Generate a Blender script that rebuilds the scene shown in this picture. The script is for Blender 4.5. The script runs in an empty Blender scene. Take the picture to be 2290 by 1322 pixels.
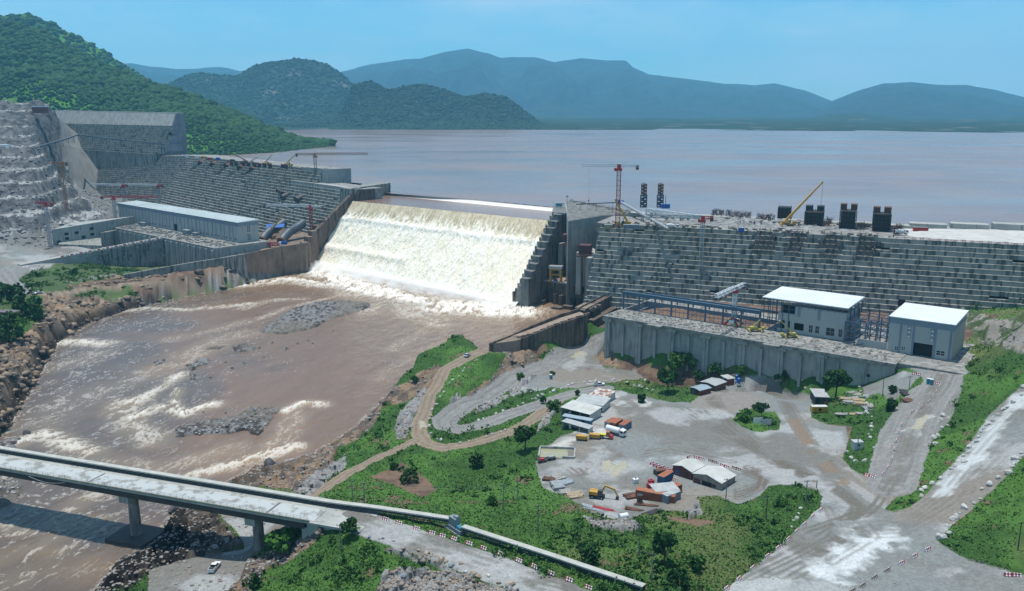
import bpy, bmesh, math, random
import numpy as np
from mathutils import Vector, Matrix
R=math.radians; PI=math.pi
random.seed(7); rng=np.random.default_rng(7)
scn=bpy.context.scene; col=scn.collection
# ---------------------------------------------------------------- camera
H=130.0; F=1900.0; PITCH=math.atan((661-245)/F)
cd=bpy.data.cameras.new('camera'); cam=bpy.data.objects.new('camera',cd); col.objects.link(cam)
cam.location=(0,0,H); cam.rotation_euler=(PI/2-PITCH,0,0)
cd.sensor_width=36; cd.lens=36*F/2290; cd.clip_start=1; cd.clip_end=60000
scn.camera=cam
# ---------------------------------------------------------------- sky, sun, exposure
SUN=Vector((-0.10,0.12,0.985)).normalized()
w=bpy.data.worlds.new("World"); scn.world=w; w.use_nodes=True
nt=w.node_tree; nt.nodes.clear()
def N(t,ty,**k):
    n=t.nodes.new(ty)
    for a,b in k.items(): setattr(n,a,b)
    return n
sky=N(nt,'ShaderNodeTexSky',sky_type='NISHITA',sun_disc=False)
sky.sun_elevation=math.asin(SUN.z); sky.sun_rotation=math.atan2(SUN.x,SUN.y)
sky.altitude=600; sky.air_density=1.0; sky.dust_density=0.6; sky.ozone_density=3.0
tc=N(nt,'ShaderNodeTexCoord'); mp=N(nt,'ShaderNodeMapping'); mp.inputs['Scale'].default_value=(1,1,3.2)
nz=N(nt,'ShaderNodeTexNoise'); nz.inputs['Scale'].default_value=3.4; nz.inputs['Detail'].default_value=7; nz.inputs['Roughness'].default_value=.55
rp=N(nt,'ShaderNodeValToRGB'); rp.color_ramp.elements[0].position=.42; rp.color_ramp.elements[1].position=.74
rp.color_ramp.elements[1].color=(.8,.8,.8,1)
tint=N(nt,'ShaderNodeMix',data_type='RGBA',blend_type='MULTIPLY'); tint.inputs[0].default_value=1; tint.inputs[7].default_value=(.52,.90,.98,1)
mx=N(nt,'ShaderNodeMix',data_type='RGBA'); mx.inputs[7].default_value=(4.7,6.0,6.8,1)
bg=N(nt,'ShaderNodeBackground'); bg.inputs['Strength'].default_value=0.13
ow=N(nt,'ShaderNodeOutputWorld'); L=nt.links.new
L(tc.outputs['Generated'],mp.inputs[0]); L(mp.outputs[0],nz.inputs['Vector']); L(nz.outputs[0],rp.inputs[0])
L(sky.outputs[0],tint.inputs[6]); L(tint.outputs[2],mx.inputs[6]); L(rp.outputs[0],mx.inputs[0]); L(mx.outputs[2],bg.inputs[0]); L(bg.outputs[0],ow.inputs[0])
sd=bpy.data.lights.new('sun','SUN'); sd.energy=4.1; sd.angle=R(.55); sd.color=(1,.955,.88)
so=bpy.data.objects.new('sun',sd); col.objects.link(so); so.rotation_euler=(-SUN).to_track_quat('-Z','Y').to_euler(); so.location=(0,0,900)
scn.view_settings.view_transform='Standard'; scn.view_settings.look='None'; scn.view_settings.gamma=1; scn.view_settings.exposure=0.19
scn.render.engine='CYCLES'; scn.cycles.volume_bounces=6; scn.cycles.max_bounces=8; scn.cycles.transparent_max_bounces=12
# ---------------------------------------------------------------- measuring: a photo pixel seen at height z is this point
sp,cp=math.sin(PITCH),math.cos(PITCH)
def at(x,y,z=0.):
    u=(x-1145)/F; v=(y-661)/F
    t=(z-H)/-(sp+v*cp); return Vector((u*t,(cp-v*sp)*t,z))
def atY(x,y,Y):
    u=(x-1145)/F; v=(y-661)/F; t=Y/(cp-v*sp); return Vector((u*t,Y,H-(sp+v*cp)*t))
def proj(X,Y,Z):
    Z=Z-H; D=Y*cp-Z*sp; V=-(Y*sp+Z*cp); return 1145+F*X/D, 661+F*V/D
# ---------------------------------------------------------------- numpy noise
def _h(ix,iy,s):
    n=(ix.astype(np.int64)*374761393+iy.astype(np.int64)*668265263+s*2147483647)&0x7fffffff
    n=((n^(n>>13))*1274126177)&0x7fffffff
    return ((n^(n>>16))&0xffff)/65535.
def vn(x,y,s=0):
    ix=np.floor(x);iy=np.floor(y);fx=x-ix;fy=y-iy
    fx=fx*fx*(3-2*fx);fy=fy*fy*(3-2*fy)
    a=_h(ix,iy,s);b=_h(ix+1,iy,s);c=_h(ix,iy+1,s);d=_h(ix+1,iy+1,s)
    return (a+(b-a)*fx)*(1-fy)+(c+(d-c)*fx)*fy
def fbm(x,y,sc,o=4,s=0,g=.5):
    x=x/sc;y=y/sc;t=0;a=1;n=0
    for i in range(o):
        t=t+a*vn(x+i*17.3,y-i*9.1,s+i); n+=a; a*=g; x=x*2.03; y=y*2.03
    return t/n
def cell(x,y,sc,s=0):
    """distance-to-cell-edge and a random value per cell (blocky rock)"""
    x=x/sc;y=y/sc;ix=np.floor(x);iy=np.floor(y)
    d1=np.full(x.shape,9.);d2=np.full(x.shape,9.);v=np.zeros(x.shape)
    for i in(-1,0,1):
        for j in(-1,0,1):
            cx=ix+i+_h(ix+i,iy+j,s);cy=iy+j+_h(ix+i,iy+j,s+5)
            d=(cx-x)**2+(cy-y)**2; r=_h(ix+i,iy+j,s+9)
            c=d<d1; d2=np.where(c,d1,np.minimum(d2,d)); v=np.where(c,r,v); d1=np.where(c,d,d1)
    return np.sqrt(d2)-np.sqrt(d1),v
def ss(a,b,x): t=np.clip((x-a)/(b-a),0,1); return t*t*(3-2*t)
def inpoly(x,y,P):
    r=np.zeros(x.shape,bool); n=len(P)
    for i in range(n):
        x0,y0=P[i][:2];x1,y1=P[(i+1)%n][:2]
        if y0==y1: continue
        c=((y0>y)!=(y1>y)); r^= c&(x<(x1-x0)*(y-y0)/(y1-y0)+x0)
    return r
def segdist(x,y,P,closed=False):
    d=np.full(x.shape,1e9); n=len(P)
    for i in range(n if closed else n-1):
        x0,y0=P[i][:2];x1,y1=P[(i+1)%n][:2]
        dx=x1-x0;dy=y1-y0;t=np.clip(((x-x0)*dx+(y-y0)*dy)/(dx*dx+dy*dy+1e-9),0,1)
        d=np.minimum(d,(x-x0-t*dx)**2+(y-y0-t*dy)**2)
    return np.sqrt(d)
# ---------------------------------------------------------------- materials
MATS={}
def mat(name,c,c2=None,sc=1.,rough=.85,metal=0.,bump=0.,det=4,thr=(.35,.65),streak=None,coat=0.,spec=None,c3=None,sc3=8.):
    """two colours mixed by noise (world position), optional dark vertical run-off stains, optional bump"""
    if name in MATS: return MATS[name]
    assert c is not None,name
    m=bpy.data.materials.new(name); m.use_nodes=True; t=m.node_tree; b=t.nodes['Principled BSDF']; l=t.links.new
    b.inputs['Roughness'].default_value=rough; b.inputs['Metallic'].default_value=metal
    if spec is not None: b.inputs['Specular IOR Level'].default_value=spec
    ge=N(t,'ShaderNodeNewGeometry'); c2=c2 or tuple(v*.72 for v in c)
    n=N(t,'ShaderNodeTexNoise'); n.inputs['Scale'].default_value=1./sc; n.inputs['Detail'].default_value=det; n.inputs['Roughness'].default_value=.6
    l(ge.outputs['Position'],n.inputs['Vector'])
    mr=N(t,'ShaderNodeMapRange'); mr.inputs[1].default_value=thr[0]; mr.inputs[2].default_value=thr[1]; l(n.outputs[0],mr.inputs[0])
    x=N(t,'ShaderNodeMix',data_type='RGBA'); x.inputs[6].default_value=(*c,1); x.inputs[7].default_value=(*c2,1); l(mr.outputs[0],x.inputs[0])
    out=x.outputs[2]
    def layer(colr,scale,stretch,a,bb,amt):
        nonlocal out
        m2=N(t,'ShaderNodeMapping'); m2.inputs['Scale'].default_value=stretch; l(ge.outputs['Position'],m2.inputs[0])
        n2=N(t,'ShaderNodeTexNoise'); n2.inputs['Scale'].default_value=1./scale; n2.inputs['Detail'].default_value=3; l(m2.outputs[0],n2.inputs['Vector'])
        r2=N(t,'ShaderNodeMapRange'); r2.inputs[1].default_value=a; r2.inputs[2].default_value=bb; r2.inputs[4].default_value=amt; l(n2.outputs[0],r2.inputs[0])
        x2=N(t,'ShaderNodeMix',data_type='RGBA'); l(out,x2.inputs[6]); x2.inputs[7].default_value=(*colr,1); l(r2.outputs[0],x2.inputs[0]); out=x2.outputs[2]
    if c3: layer(c3,sc3,(1,1,1),.5,.68,.75)
    if streak: layer(streak[0],streak[1],(1,1,.12),streak[2],streak[2]+.12,streak[3])
    l(out,b.inputs['Base Color'])
    if bump:
        bp=N(t,'ShaderNodeBump'); bp.inputs['Strength'].default_value=1.; bp.inputs['Distance'].default_value=bump; l(n.outputs[0],bp.inputs['Height']); l(bp.outputs[0],b.inputs['Normal'])
    MATS[name]=m; return m
# ---------------------------------------------------------------- objects
def tag(o,label=None,cat=None,group=None,kind=None):
    for k,v in (('label',label),('category',cat),('group',group),('kind',kind)):
        if v: o[k]=v
    return o
def thing(name,label,cat,loc=(0,0,0),rz=0.,group=None):
    o=bpy.data.objects.new(name,None); col.objects.link(o); o.empty_display_size=.3
    o.location=loc; o.rotation_euler=(0,0,rz); return tag(o,label,cat,group)
class MB:
    """collects shapes for ONE mesh"""
    def __init__(s,off=(0,0,0)): s.v=[];s.f=[];s.m=[];s.o=Vector(off);s.mi=0
    def add(s,vs,fs):
        n=len(s.v); s.v+=[tuple(Vector(p)-s.o) for p in vs]; s.f+=[tuple(i+n for i in f) for f in fs]; s.m+=[s.mi]*len(fs); return s
    def box(s,c,d,rz=0.,rx=0.,ry=0.):
        M=Matrix.Translation(c)@Matrix.Rotation(rz,4,'Z')@Matrix.Rotation(ry,4,'Y')@Matrix.Rotation(rx,4,'X')
        x,y,z=[k/2 for k in d]
        return s.add([M@Vector(p) for p in((-x,-y,-z),(x,-y,-z),(x,y,-z),(-x,y,-z),(-x,-y,z),(x,-y,z),(x,y,z),(-x,y,z))],
            [(0,3,2,1),(4,5,6,7),(0,1,5,4),(1,2,6,5),(2,3,7,6),(3,0,4,7)])
    def bx(s,x0,x1,y0,y1,z0,z1): return s.box(((x0+x1)/2,(y0+y1)/2,(z0+z1)/2),(abs(x1-x0),abs(y1-y0),abs(z1-z0)))
    def bar(s,a,b,w=.2,h=None):
        a=Vector(a);b=Vector(b);d=b-a; Ln=d.length
        if Ln<1e-6: return s
        h=h or w; q=d.to_track_quat('X','Z').to_matrix().to_4x4(); M=Matrix.Translation((a+b)/2)@q
        x,y,z=Ln/2,w/2,h/2
        return s.add([M@Vector(p) for p in((-x,-y,-z),(x,-y,-z),(x,y,-z),(-x,y,-z),(-x,-y,z),(x,-y,z),(x,y,z),(-x,y,z))],
            [(0,3,2,1),(4,5,6,7),(0,1,5,4),(1,2,6,5),(2,3,7,6),(3,0,4,7)])
    def cyl(s,a,b,r,r2=None,n=12,cap=True):
        a=Vector(a);b=Vector(b);r2=r if r2 is None else r2; q=(b-a).to_track_quat('Z','Y').to_matrix()
        vs=[];
        for p,rr in((a,r),(b,r2)):
            for i in range(n):
                t=2*PI*i/n; vs.append(p+q@Vector((rr*math.cos(t),rr*math.sin(t),0)))
        fs=[(i,(i+1)%n,n+(i+1)%n,n+i) for i in range(n)]
        if cap: fs+=[tuple(range(n-1,-1,-1)),tuple(range(n,2*n))]
        return s.add(vs,fs)
    def prism(s,P,z0,z1):
        """P: ccw xy polygon; z0,z1 numbers or lists"""
        n=len(P); a=z0 if isinstance(z0,(list,tuple)) else [z0]*n; b=z1 if isinstance(z1,(list,tuple)) else [z1]*n
        ar=sum(P[i][0]*P[(i+1)%n][1]-P[(i+1)%n][0]*P[i][1] for i in range(n))
        if ar<0: P=P[::-1];a=a[::-1];b=b[::-1]
        vs=[(p[0],p[1],z) for p,z in zip(P,a)]+[(p[0],p[1],z) for p,z in zip(P,b)]
        return s.add(vs,[(i,(i+1)%n,n+(i+1)%n,n+i) for i in range(n)]+[tuple(range(n-1,-1,-1)),tuple(range(n,2*n))])
    def lattice(s,a,b,w,n,r=.12,up=None,h=None):
        """four-chord lattice girder from a to b"""
        a=Vector(a);b=Vector(b);h=h or w;q=(b-a).to_track_quat('Z','Y').to_matrix(); Ln=(b-a).length
        cs=[(-w/2,-h/2),(w/2,-h/2),(w/2,h/2),(-w/2,h/2)]
        P=lambda i,k:a+q@Vector((cs[k%4][0],cs[k%4][1],Ln*i/n))
        for k in range(4): s.bar(P(0,k),P(n,k),r*1.5)
        for i in range(n):
            for k in range(4):
                s.bar(P(i,k+(i%2)),P(i+1,k+1-(i%2)),r)
                s.bar(P(i,k),P(i,k+1),r)
        return s
    def build(s,name,mats,parent=None,smooth=False,loc=None,rz=0.,bev=0.):
        me=bpy.data.meshes.new(name); me.from_pydata(s.v,[],s.f); mats=mats if isinstance(mats,(list,tuple)) else [mats]
        for m in mats: me.materials.append(m)
        if len(mats)>1: me.polygons.foreach_set('material_index',s.m)
        if smooth: me.polygons.foreach_set('use_smooth',[True]*len(me.polygons))
        me.update(); o=bpy.data.objects.new(name,me); col.objects.link(o)
        if parent is not None: o.parent=parent
        if loc is not None: o.location=loc
        o.rotation_euler=(0,0,rz)
        if bev: md=o.modifiers.new('bevel','BEVEL'); md.width=bev; md.segments=2; md.limit_method='ANGLE'
        return o
def npmesh(name,V,Fq,m,attrs=None,smooth=True,parent=None):
    """mesh from numpy arrays; Fq (n,3) or (n,4)"""
    me=bpy.data.meshes.new(name); V=np.asarray(V,np.float32); Fq=np.asarray(Fq,np.int32); k=Fq.shape[1]
    me.vertices.add(len(V)); me.vertices.foreach_set('co',V.ravel())
    me.loops.add(Fq.size); me.loops.foreach_set('vertex_index',Fq.ravel())
    me.polygons.add(len(Fq)); me.polygons.foreach_set('loop_start',np.arange(0,Fq.size,k,dtype=np.int32)); me.polygons.foreach_set('loop_total',np.full(len(Fq),k,np.int32))
    me.update(calc_edges=True)
    if smooth: me.polygons.foreach_set('use_smooth',np.ones(len(Fq),bool))
    for n,a in (attrs or {}).items():
        a=np.asarray(a,np.float32)
        if a.ndim==1: at_=me.attributes.new(n,'FLOAT','POINT'); at_.data.foreach_set('value',a)
        else:
            at_=me.attributes.new(n,'FLOAT_COLOR','POINT'); at_.data.foreach_set('color',np.c_[a,np.ones(len(a))].astype(np.float32).ravel())
    for x in (m if isinstance(m,(list,tuple)) else [m]): me.materials.append(x)
    o=bpy.data.objects.new(name,me); col.objects.link(o)
    if parent is not None: o.parent=parent
    return o
def submesh(V,Fq,mask):
    f=Fq[mask]; u,inv=np.unique(f,return_inverse=True); return u,inv.reshape(f.shape)
def clone(root,loc,rz=0.,label=None,group=None,scale=None):
    r=root.copy(); col.objects.link(r); r.location=loc; r.rotation_euler=(0,0,rz)
    if label: r['label']=label
    if group: r['group']=group
    if scale: r.scale=scale
    for ch in list(root.children):
        c=ch.copy(); col.objects.link(c); c.parent=r
        for g in list(ch.children):
            d=g.copy(); col.objects.link(d); d.parent=c
    return r
# ================================================================ LEVELS (m above the river)
ZL=54.; ZC=52.; ZD=26.
# ================================================================ TERRAIN
CP=[ # photo x, photo y, height there
 # lower right bank by the bridge
 (480,1270,2.5),(400,1300,2),(340,1322,1.2),(573,1222,3),(450,1200,1.6),(520,1160,3),(620,1250,5),(655,1235,8),(705,1185,15),(745,1180,17),(620,1322,7),(560,1300,4),(700,1290,10),(800,1290,13),(880,1240,17),(900,1322,14),(980,1300,15),(1130,1335,18),(780,1230,15.5),
 (720,1160,17.6),(800,1190,17.8),(870,1210,18),(1000,1265,18.5),(700,1120,17.5),(850,1152,18),(950,1185,18.2),(1050,1215,18.6),(1200,1265,19.2),(1340,1318,20),(1100,1290,19),(1250,1350,20),(1450,1345,20),
 (560,1080,1.5),(600,1060,1.2),(650,1060,3),(690,1080,5),(640,1130,4),(760,1070,7),(720,1095,7),(780,1055,7.5),(850,1020,8),(925,985,8),(700,1030,2),(760,1010,3),(820,1000,5),(880,960,6),(850,940,3),(900,900,5),(930,860,8),
 # wall road, hairpin
 (1310,698,19.5),(1200,738,17),(1150,754,14.8),(1108,769,13),(1049,796,13),(994,826,12.5),(961,883,11),(940,938,9),(937,970,8),(953,992,8),(989,1000,8),(1040,995,8),(1095,979,8.3),(1149,962,8.6),(1190,938,9),(1245,897,9.6),
 (1204,907,9),(1136,929,8.2),(1081,951,7.6),(1027,962,7),(997,957,6.8),(994,940,6.6),(1021,921,6),(1081,894,5),(1122,867,4.5),(1177,834,4),(1231,815,3.5),(1272,791,3),(1300,774,2.5),(1345,756,2),
 (1000,900,9),(1020,870,10),(1060,845,11.5),(1100,830,9.5),(1110,800,11.5),(1140,790,9),(1200,790,7),(1130,815,8),(1080,870,6.5),(1060,890,6),
 (1100,905,7.2),(1160,880,6.5),(1230,855,6),(1290,868,8.5),(1350,862,9),(1330,835,4),(1270,845,4.5),(1400,850,3),(1440,852,1.6),(1420,838,.8),(1465,848,.8),(1200,850,5),(1140,870,5.5),(1360,800,3),(1340,790,2.5),(1350,760,1.5),
 # berm in front of the power station
 (1480,866,10.2),(1560,872,10.6),(1620,866,11),(1520,867,8.8),(1600,860,10),(1700,838,10.5),(1760,842,11.3),(1440,869,9),(1820,850,12.5),(1860,860,13),
 # yard
 (1400,900,10.8),(1300,1080,11),(1500,1000,12),(1600,900,12),(1700,870,12),(1500,1100,12),(1650,1050,13),(1800,950,13),(1750,1040,14),(1850,1080,16),(1880,1000,15),(1900,900,14),(1240,1000,10.8),(1400,1000,11.3),(1220,1040,10.5),(1300,960,10.5),(1350,880,10),(1550,1060,12.5),(1680,1000,13),(1780,910,12.8),(1560,930,12),
 (1250,930,9.6),(1200,970,8.6),(1150,1010,8),(1100,1040,8),(1000,1030,7.5),(1050,1080,8.5),(1130,1080,9),(1200,1060,9.6),(1230,1110,10.5),(1300,1150,12),(1200,1150,12),
 (820,1090,9),(900,1080,8.5),(1000,1140,13),(900,1120,12.5),(780,1100,10),(1100,1130,12),(1200,1200,15.5),(1350,1250,17),(1500,1300,18.5),(1450,1200,15.5),(1600,1180,15.5),(1550,1250,17.5),(1650,1130,14.5),(1400,1160,13),(1450,1140,12.6),(1620,1110,13),(1100,1190,17),(1300,1265,18.6),(1400,1300,19.5),(1000,1175,17.2),
 # junction and roads
 (1950,1120,17),(1820,1120,16.6),(2000,1040,18),(1990,980,19.5),(2020,940,21),(2050,900,22.5),(2080,860,24),(2110,830,25.3),(2060,800,26),(2150,780,26.3),(2110,780,26.2),(2010,800,26),(1990,1140,17.6),
 (2060,1130,19),(2150,1030,23),(2220,950,27),(2290,900,31),(2100,1180,19.5),(2200,1080,24),(2290,1000,29.5),(1700,1300,18.5),(1900,1250,18),(2100,1250,18.6),(2290,1290,19.5),(1820,1200,17.6),(1700,1200,16.8),(1900,1340,18.5),(2350,840,34),(2350,950,33),(2200,1330,19),
 (1975,1060,17.4),(1925,1020,15.6),(1965,960,17.5),(1990,900,19),(1960,880,16),(2020,860,21),(1940,920,15),(1930,960,14.8),(2060,850,23),(1960,850,17),(2000,840,21),
 (2060,1000,19),(2100,930,21.5),(2130,870,23),(2160,820,25),(2180,780,26),(2030,1080,18.2),(2100,1010,20.8),(2180,920,25),(2200,880,28),(2230,840,32),(2290,800,39),(2200,800,30),(2250,760,38),(2290,720,46),(2350,700,52),(2350,780,46),(2180,740,29),(2220,720,34),(2150,740,26.5),(2240,690,36),(2160,720,27),
 (2250,1130,23),(2290,1060,29),(2200,1180,21),(2340,1150,26),(2150,1210,20),(2330,1240,22),
 # left bank
 (0,1000,1.5),(40,985,1.2),(0,940,8),(30,860,9),(0,820,13),(60,800,9),(90,745,12),(150,705,9),(60,700,15),(0,700,18),(-80,700,20),(-80,900,14),(0,640,18),(90,655,16.5),(200,642,14.5),(300,637,12),(400,626,12.5),(490,612,14.5),(535,604,15),(640,608,3),(690,590,3),(250,668,7),(330,660,6),(200,690,5),(460,634,6),
 (30,612,17),(110,590,17.5),(150,625,15),(240,615,13.5),(290,606,12.5),(50,570,17.5),(150,555,18),(0,560,18),(100,545,18),(200,545,19),(0,590,17.5),(-80,600,19),(40,630,16.5),
 # quarry, far left
 (0,500,34),(60,505,31),(100,480,33),(-60,500,36),(0,440,50),(100,440,44),(170,440,42),(180,480,32),(0,400,62),(130,400,56),(0,350,80),(0,300,102),(210,505,24),(-80,350,88),(-80,250,140),
]
CW=[(p.x,p.y,p.z) for p in (at(a,b,c) for a,b,c in CP)]
CW+=[tuple(atY(x,y,Y)) for x,y,Y in ((0,195,1230),(80,196,1260),(-80,170,1250),(40,240,1180),(88,250,1210),(110,262,1290),(125,300,1250),(136,345,1190),(150,320,1230))]
# power-station foot line
PA=at(1355,705,ZD); PB=at(2000,812,ZD); PU=(PB-PA).normalized(); PN=Vector((PU.y,-PU.x,0))*1.0   # PN points downstream
if PN.y>0: PN=-PN
PLEN=(PB-PA).length
for s,z in ((-.06,1.5),(0,1),(.15,.4),(.3,.2),(.45,.3),(.6,.6),(.72,1),(.82,5),(.9,11),(.97,18),(1.03,24)):
    p=PA+PU*(PLEN*s)+PN*3; CW.append((p.x,p.y,z))
    if s<.65:
        for q in (9,16,21): p=PA+PU*(PLEN*s)+PN*q; CW.append((p.x,p.y,z+q*.07))
for s in (0,.25,.5,.75,1.,1.2):
    for k in (6,30,60):
        p=PA+PU*(PLEN*s)-PN*k; CW.append((p.x,p.y,ZD-1.0 if s>.97 else ZD-3.))
LA0=(-181,813);LA1=(-401,1068);LA2=(-706,1338)
for k in range(-1,7):
    t=k/6
    for off,dz in ((44,0),(75,-2)): CW.append((LA0[0]+(LA1[0]-LA0[0])*t-.756*off,LA0[1]+(LA1[1]-LA0[1])*t-.654*off,(22 if k<1 else 8+6*t)+dz))
for k in range(1,5):
    t=k/4
    for off in (44,80): CW.append((LA1[0]+(LA2[0]-LA1[0])*t-.68*off,LA1[1]+(LA2[1]-LA1[1])*t-.74*off,16+22*t-off*.05))
def lpt(x,y):
    a=at(267,492,ZD);b=at(533,543,ZD);d=(b-a).to_2d().normalized(); return (a.x+d.x*x-d.y*y,a.y+d.y*x+d.x*y)
for x in (150,175,200,222):
    for y,z in ((-20,2),(-32,2),(-50,4),(-66,7)): CW.append((*lpt(x,y),z))
for x in (30,70,110,132):
    for y,z in ((40,9),(24,12),(0,14),(-22,10),(-34,9)): CW.append((*lpt(x,y),z))
for x in (160,200,235):
    for y in (0,24): CW.append((*lpt(x,y),10))
BWP=[(549,567,23),(493,577,22),(440,585,20),(392,593,18),(330,604,15.5),(276,614,14)]
for (a,b,c),(a2,b2,c2) in zip(BWP,BWP[1:]):
    for u in (0,.5): p=at(a,b,c).lerp(at(a2,b2,c2),u); d=-Vector((p.x,p.y,0)).normalized(); CW.append((p.x+d.x*3.5,p.y+d.y*3.5,p.z-4.5)); CW.append((p.x-d.x*5,p.y-d.y*5,min(8,p.z-6)))
CW=np.array(CW)
def rbf_fit(C):
    n=len(C); d=np.hypot(C[:,0][:,None]-C[:,0],C[:,1][:,None]-C[:,1])
    A=np.zeros((n+3,n+3)); A[:n,:n]=-d; A[:n,:n]+=np.eye(n)*1.5; A[:n,n]=1; A[:n,n+1]=C[:,0]; A[:n,n+2]=C[:,1]; A[n:,:n]=A[:n,n:].T
    return np.linalg.solve(A,np.r_[C[:,2],0,0,0])
RW=rbf_fit(CW)
def rbf(x,y):
    out=np.empty(x.size); xf=x.ravel(); yf=y.ravel(); n=len(CW)
    for i in range(0,x.size,60000):
        a=xf[i:i+60000];b=yf[i:i+60000]
        out[i:i+60000]=-np.hypot(a[:,None]-CW[:,0],b[:,None]-CW[:,1])@RW[:n]+RW[n]+RW[n+1]*a+RW[n+2]*b
    return out.reshape(x.shape)
# river outline (at river level)
RIVR=[(150,1420),(212,1322),(259,1259),(299,1242),(348,1205),(382,1156),(431,1136),(480,1100),(511,1076),(548,1060),(571,1040),(607,1043),(650,1030),(700,1015),(746,990),(803,951),(836,916),(852,905),(861,889),(899,864),(918,837),(961,818),(994,804),(1027,788),(1092,763)]
RIVR2=[(1095,771,13.6),(1142,756,15),(1190,733,17.5),(1250,709,19),(1296,695,20),(1392,646,20)]
RIVL=[(700,560),(680,600),(640,612),(590,626),(540,640),(400,666),(330,684),(290,694),(200,722),(132,766),(92,832),(52,902),(17,962),(-60,1010),(-100,1060),(-300,1100),(-300,1420)]
RIV=[at(x,y,0).to_2d() for x,y in RIVR[:-1]]+[at(*q).to_2d() for q in RIVR2]+[at(1300,560,0).to_2d(),at(900,520,0).to_2d()]+[at(x,y,0).to_2d() for x,y in RIVL]
BARS=[[(375,962),(400,948),(440,935),(520,925),(560,908),(600,905),(640,908),(630,925),(610,940),(600,965),(575,980),(540,968),(460,975),(390,977)],
 [(565,745),(600,722),(640,692),(700,675),(760,668),(830,675),(838,688),(800,697),(740,715),(700,735),(640,748)],
 [(325,822),(345,803),(380,798),(375,812),(345,826)],
 [(410,815),(440,800),(482,795),(475,812),(445,824),(420,838)],
 [(-40,1000),(30,974),(75,968),(60,985),(20,1012),(-40,1030)],
 [(-40,1065),(45,1072),(72,1085),(60,1110),(30,1125),(-40,1152)],
 [(445,776),(490,772),(520,766),(500,782),(455,784)],[(500,770),(560,765),(600,775),(560,788),(520,785)],[(620,780),(655,773),(650,783),(628,790)],[(528,810),(548,806),(560,812),(540,818)],[(480,833),(508,824),(500,838)],[(412,828),(450,830),(440,845),(420,852)]]
BARW=[[at(x,y,.5).to_2d() for x,y in b] for b in BARS]
QUARRY=[(-300,60),(0,150),(90,160),(170,240),(135,262),(140,345),(165,400),(180,435),(232,470),(250,500),(105,497),(110,560),(70,545),(-300,545)]
UPW=[at(2700,560,60).to_2d(),at(2290,520,60).to_2d(),at(1700,490,60).to_2d(),at(1330,478,60).to_2d(),at(1232,480,52).to_2d(),at(820,436,52).to_2d(),at(800,402,60).to_2d(),at(722,366,74).to_2d(),at(430,338,74).to_2d(),Vector((-790,1440)),Vector((-1500,2500)),Vector((3000,2500)),Vector((3000,200))]
def height(x,y,detail=True):
    z=rbf(x,y); z=np.where(inpoly(x,y,UPW),np.minimum(z,38),z); z=np.where(y>1215,np.minimum(z,146),z)
    px,py=proj(x,y,z)
    # quarry benches
    q=inpoly(px,py,QUARRY)&(y>560)&(z>26)
    st=10.; za=np.minimum(34+(y-728)*.235+(x+450)*.03,146); qw=.8*ss(150,70,px); wz=za*qw+z*(1-qw)+2.5*fbm(x,y,90,3,3); k=np.floor(wz/st); fr=wz/st-k
    zt=(k+ss(.55,.95,fr))*st+ (fbm(x,y,14,4,5)-.5)*3+(fbm(x,y,9,4,8)-.5)*1.2
    z=np.where(q,zt-2,z)
    d=segdist(x,y,RIV,True); ins=inpoly(x,y,RIV)
    bar=np.zeros(x.shape)
    for b in BARW:
        db=segdist(x,y,b,True); ib=inpoly(x,y,b); e=np.where(ib,db,-db)+(fbm(x,y,5,3,2)-.5)*5
        bar=np.maximum(bar,ss(-1.2,3.5,e))
    zo=.25+(z-.25)*ss(0,7,d+(fbm(x,y,9,3,12)-.5)*4)
    zi=-np.minimum(3.5,d*.7)
    z=np.where(ins,zi*(1-bar)+bar*.75,np.maximum(zo,.25))
    return z,ins,d,bar
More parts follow.
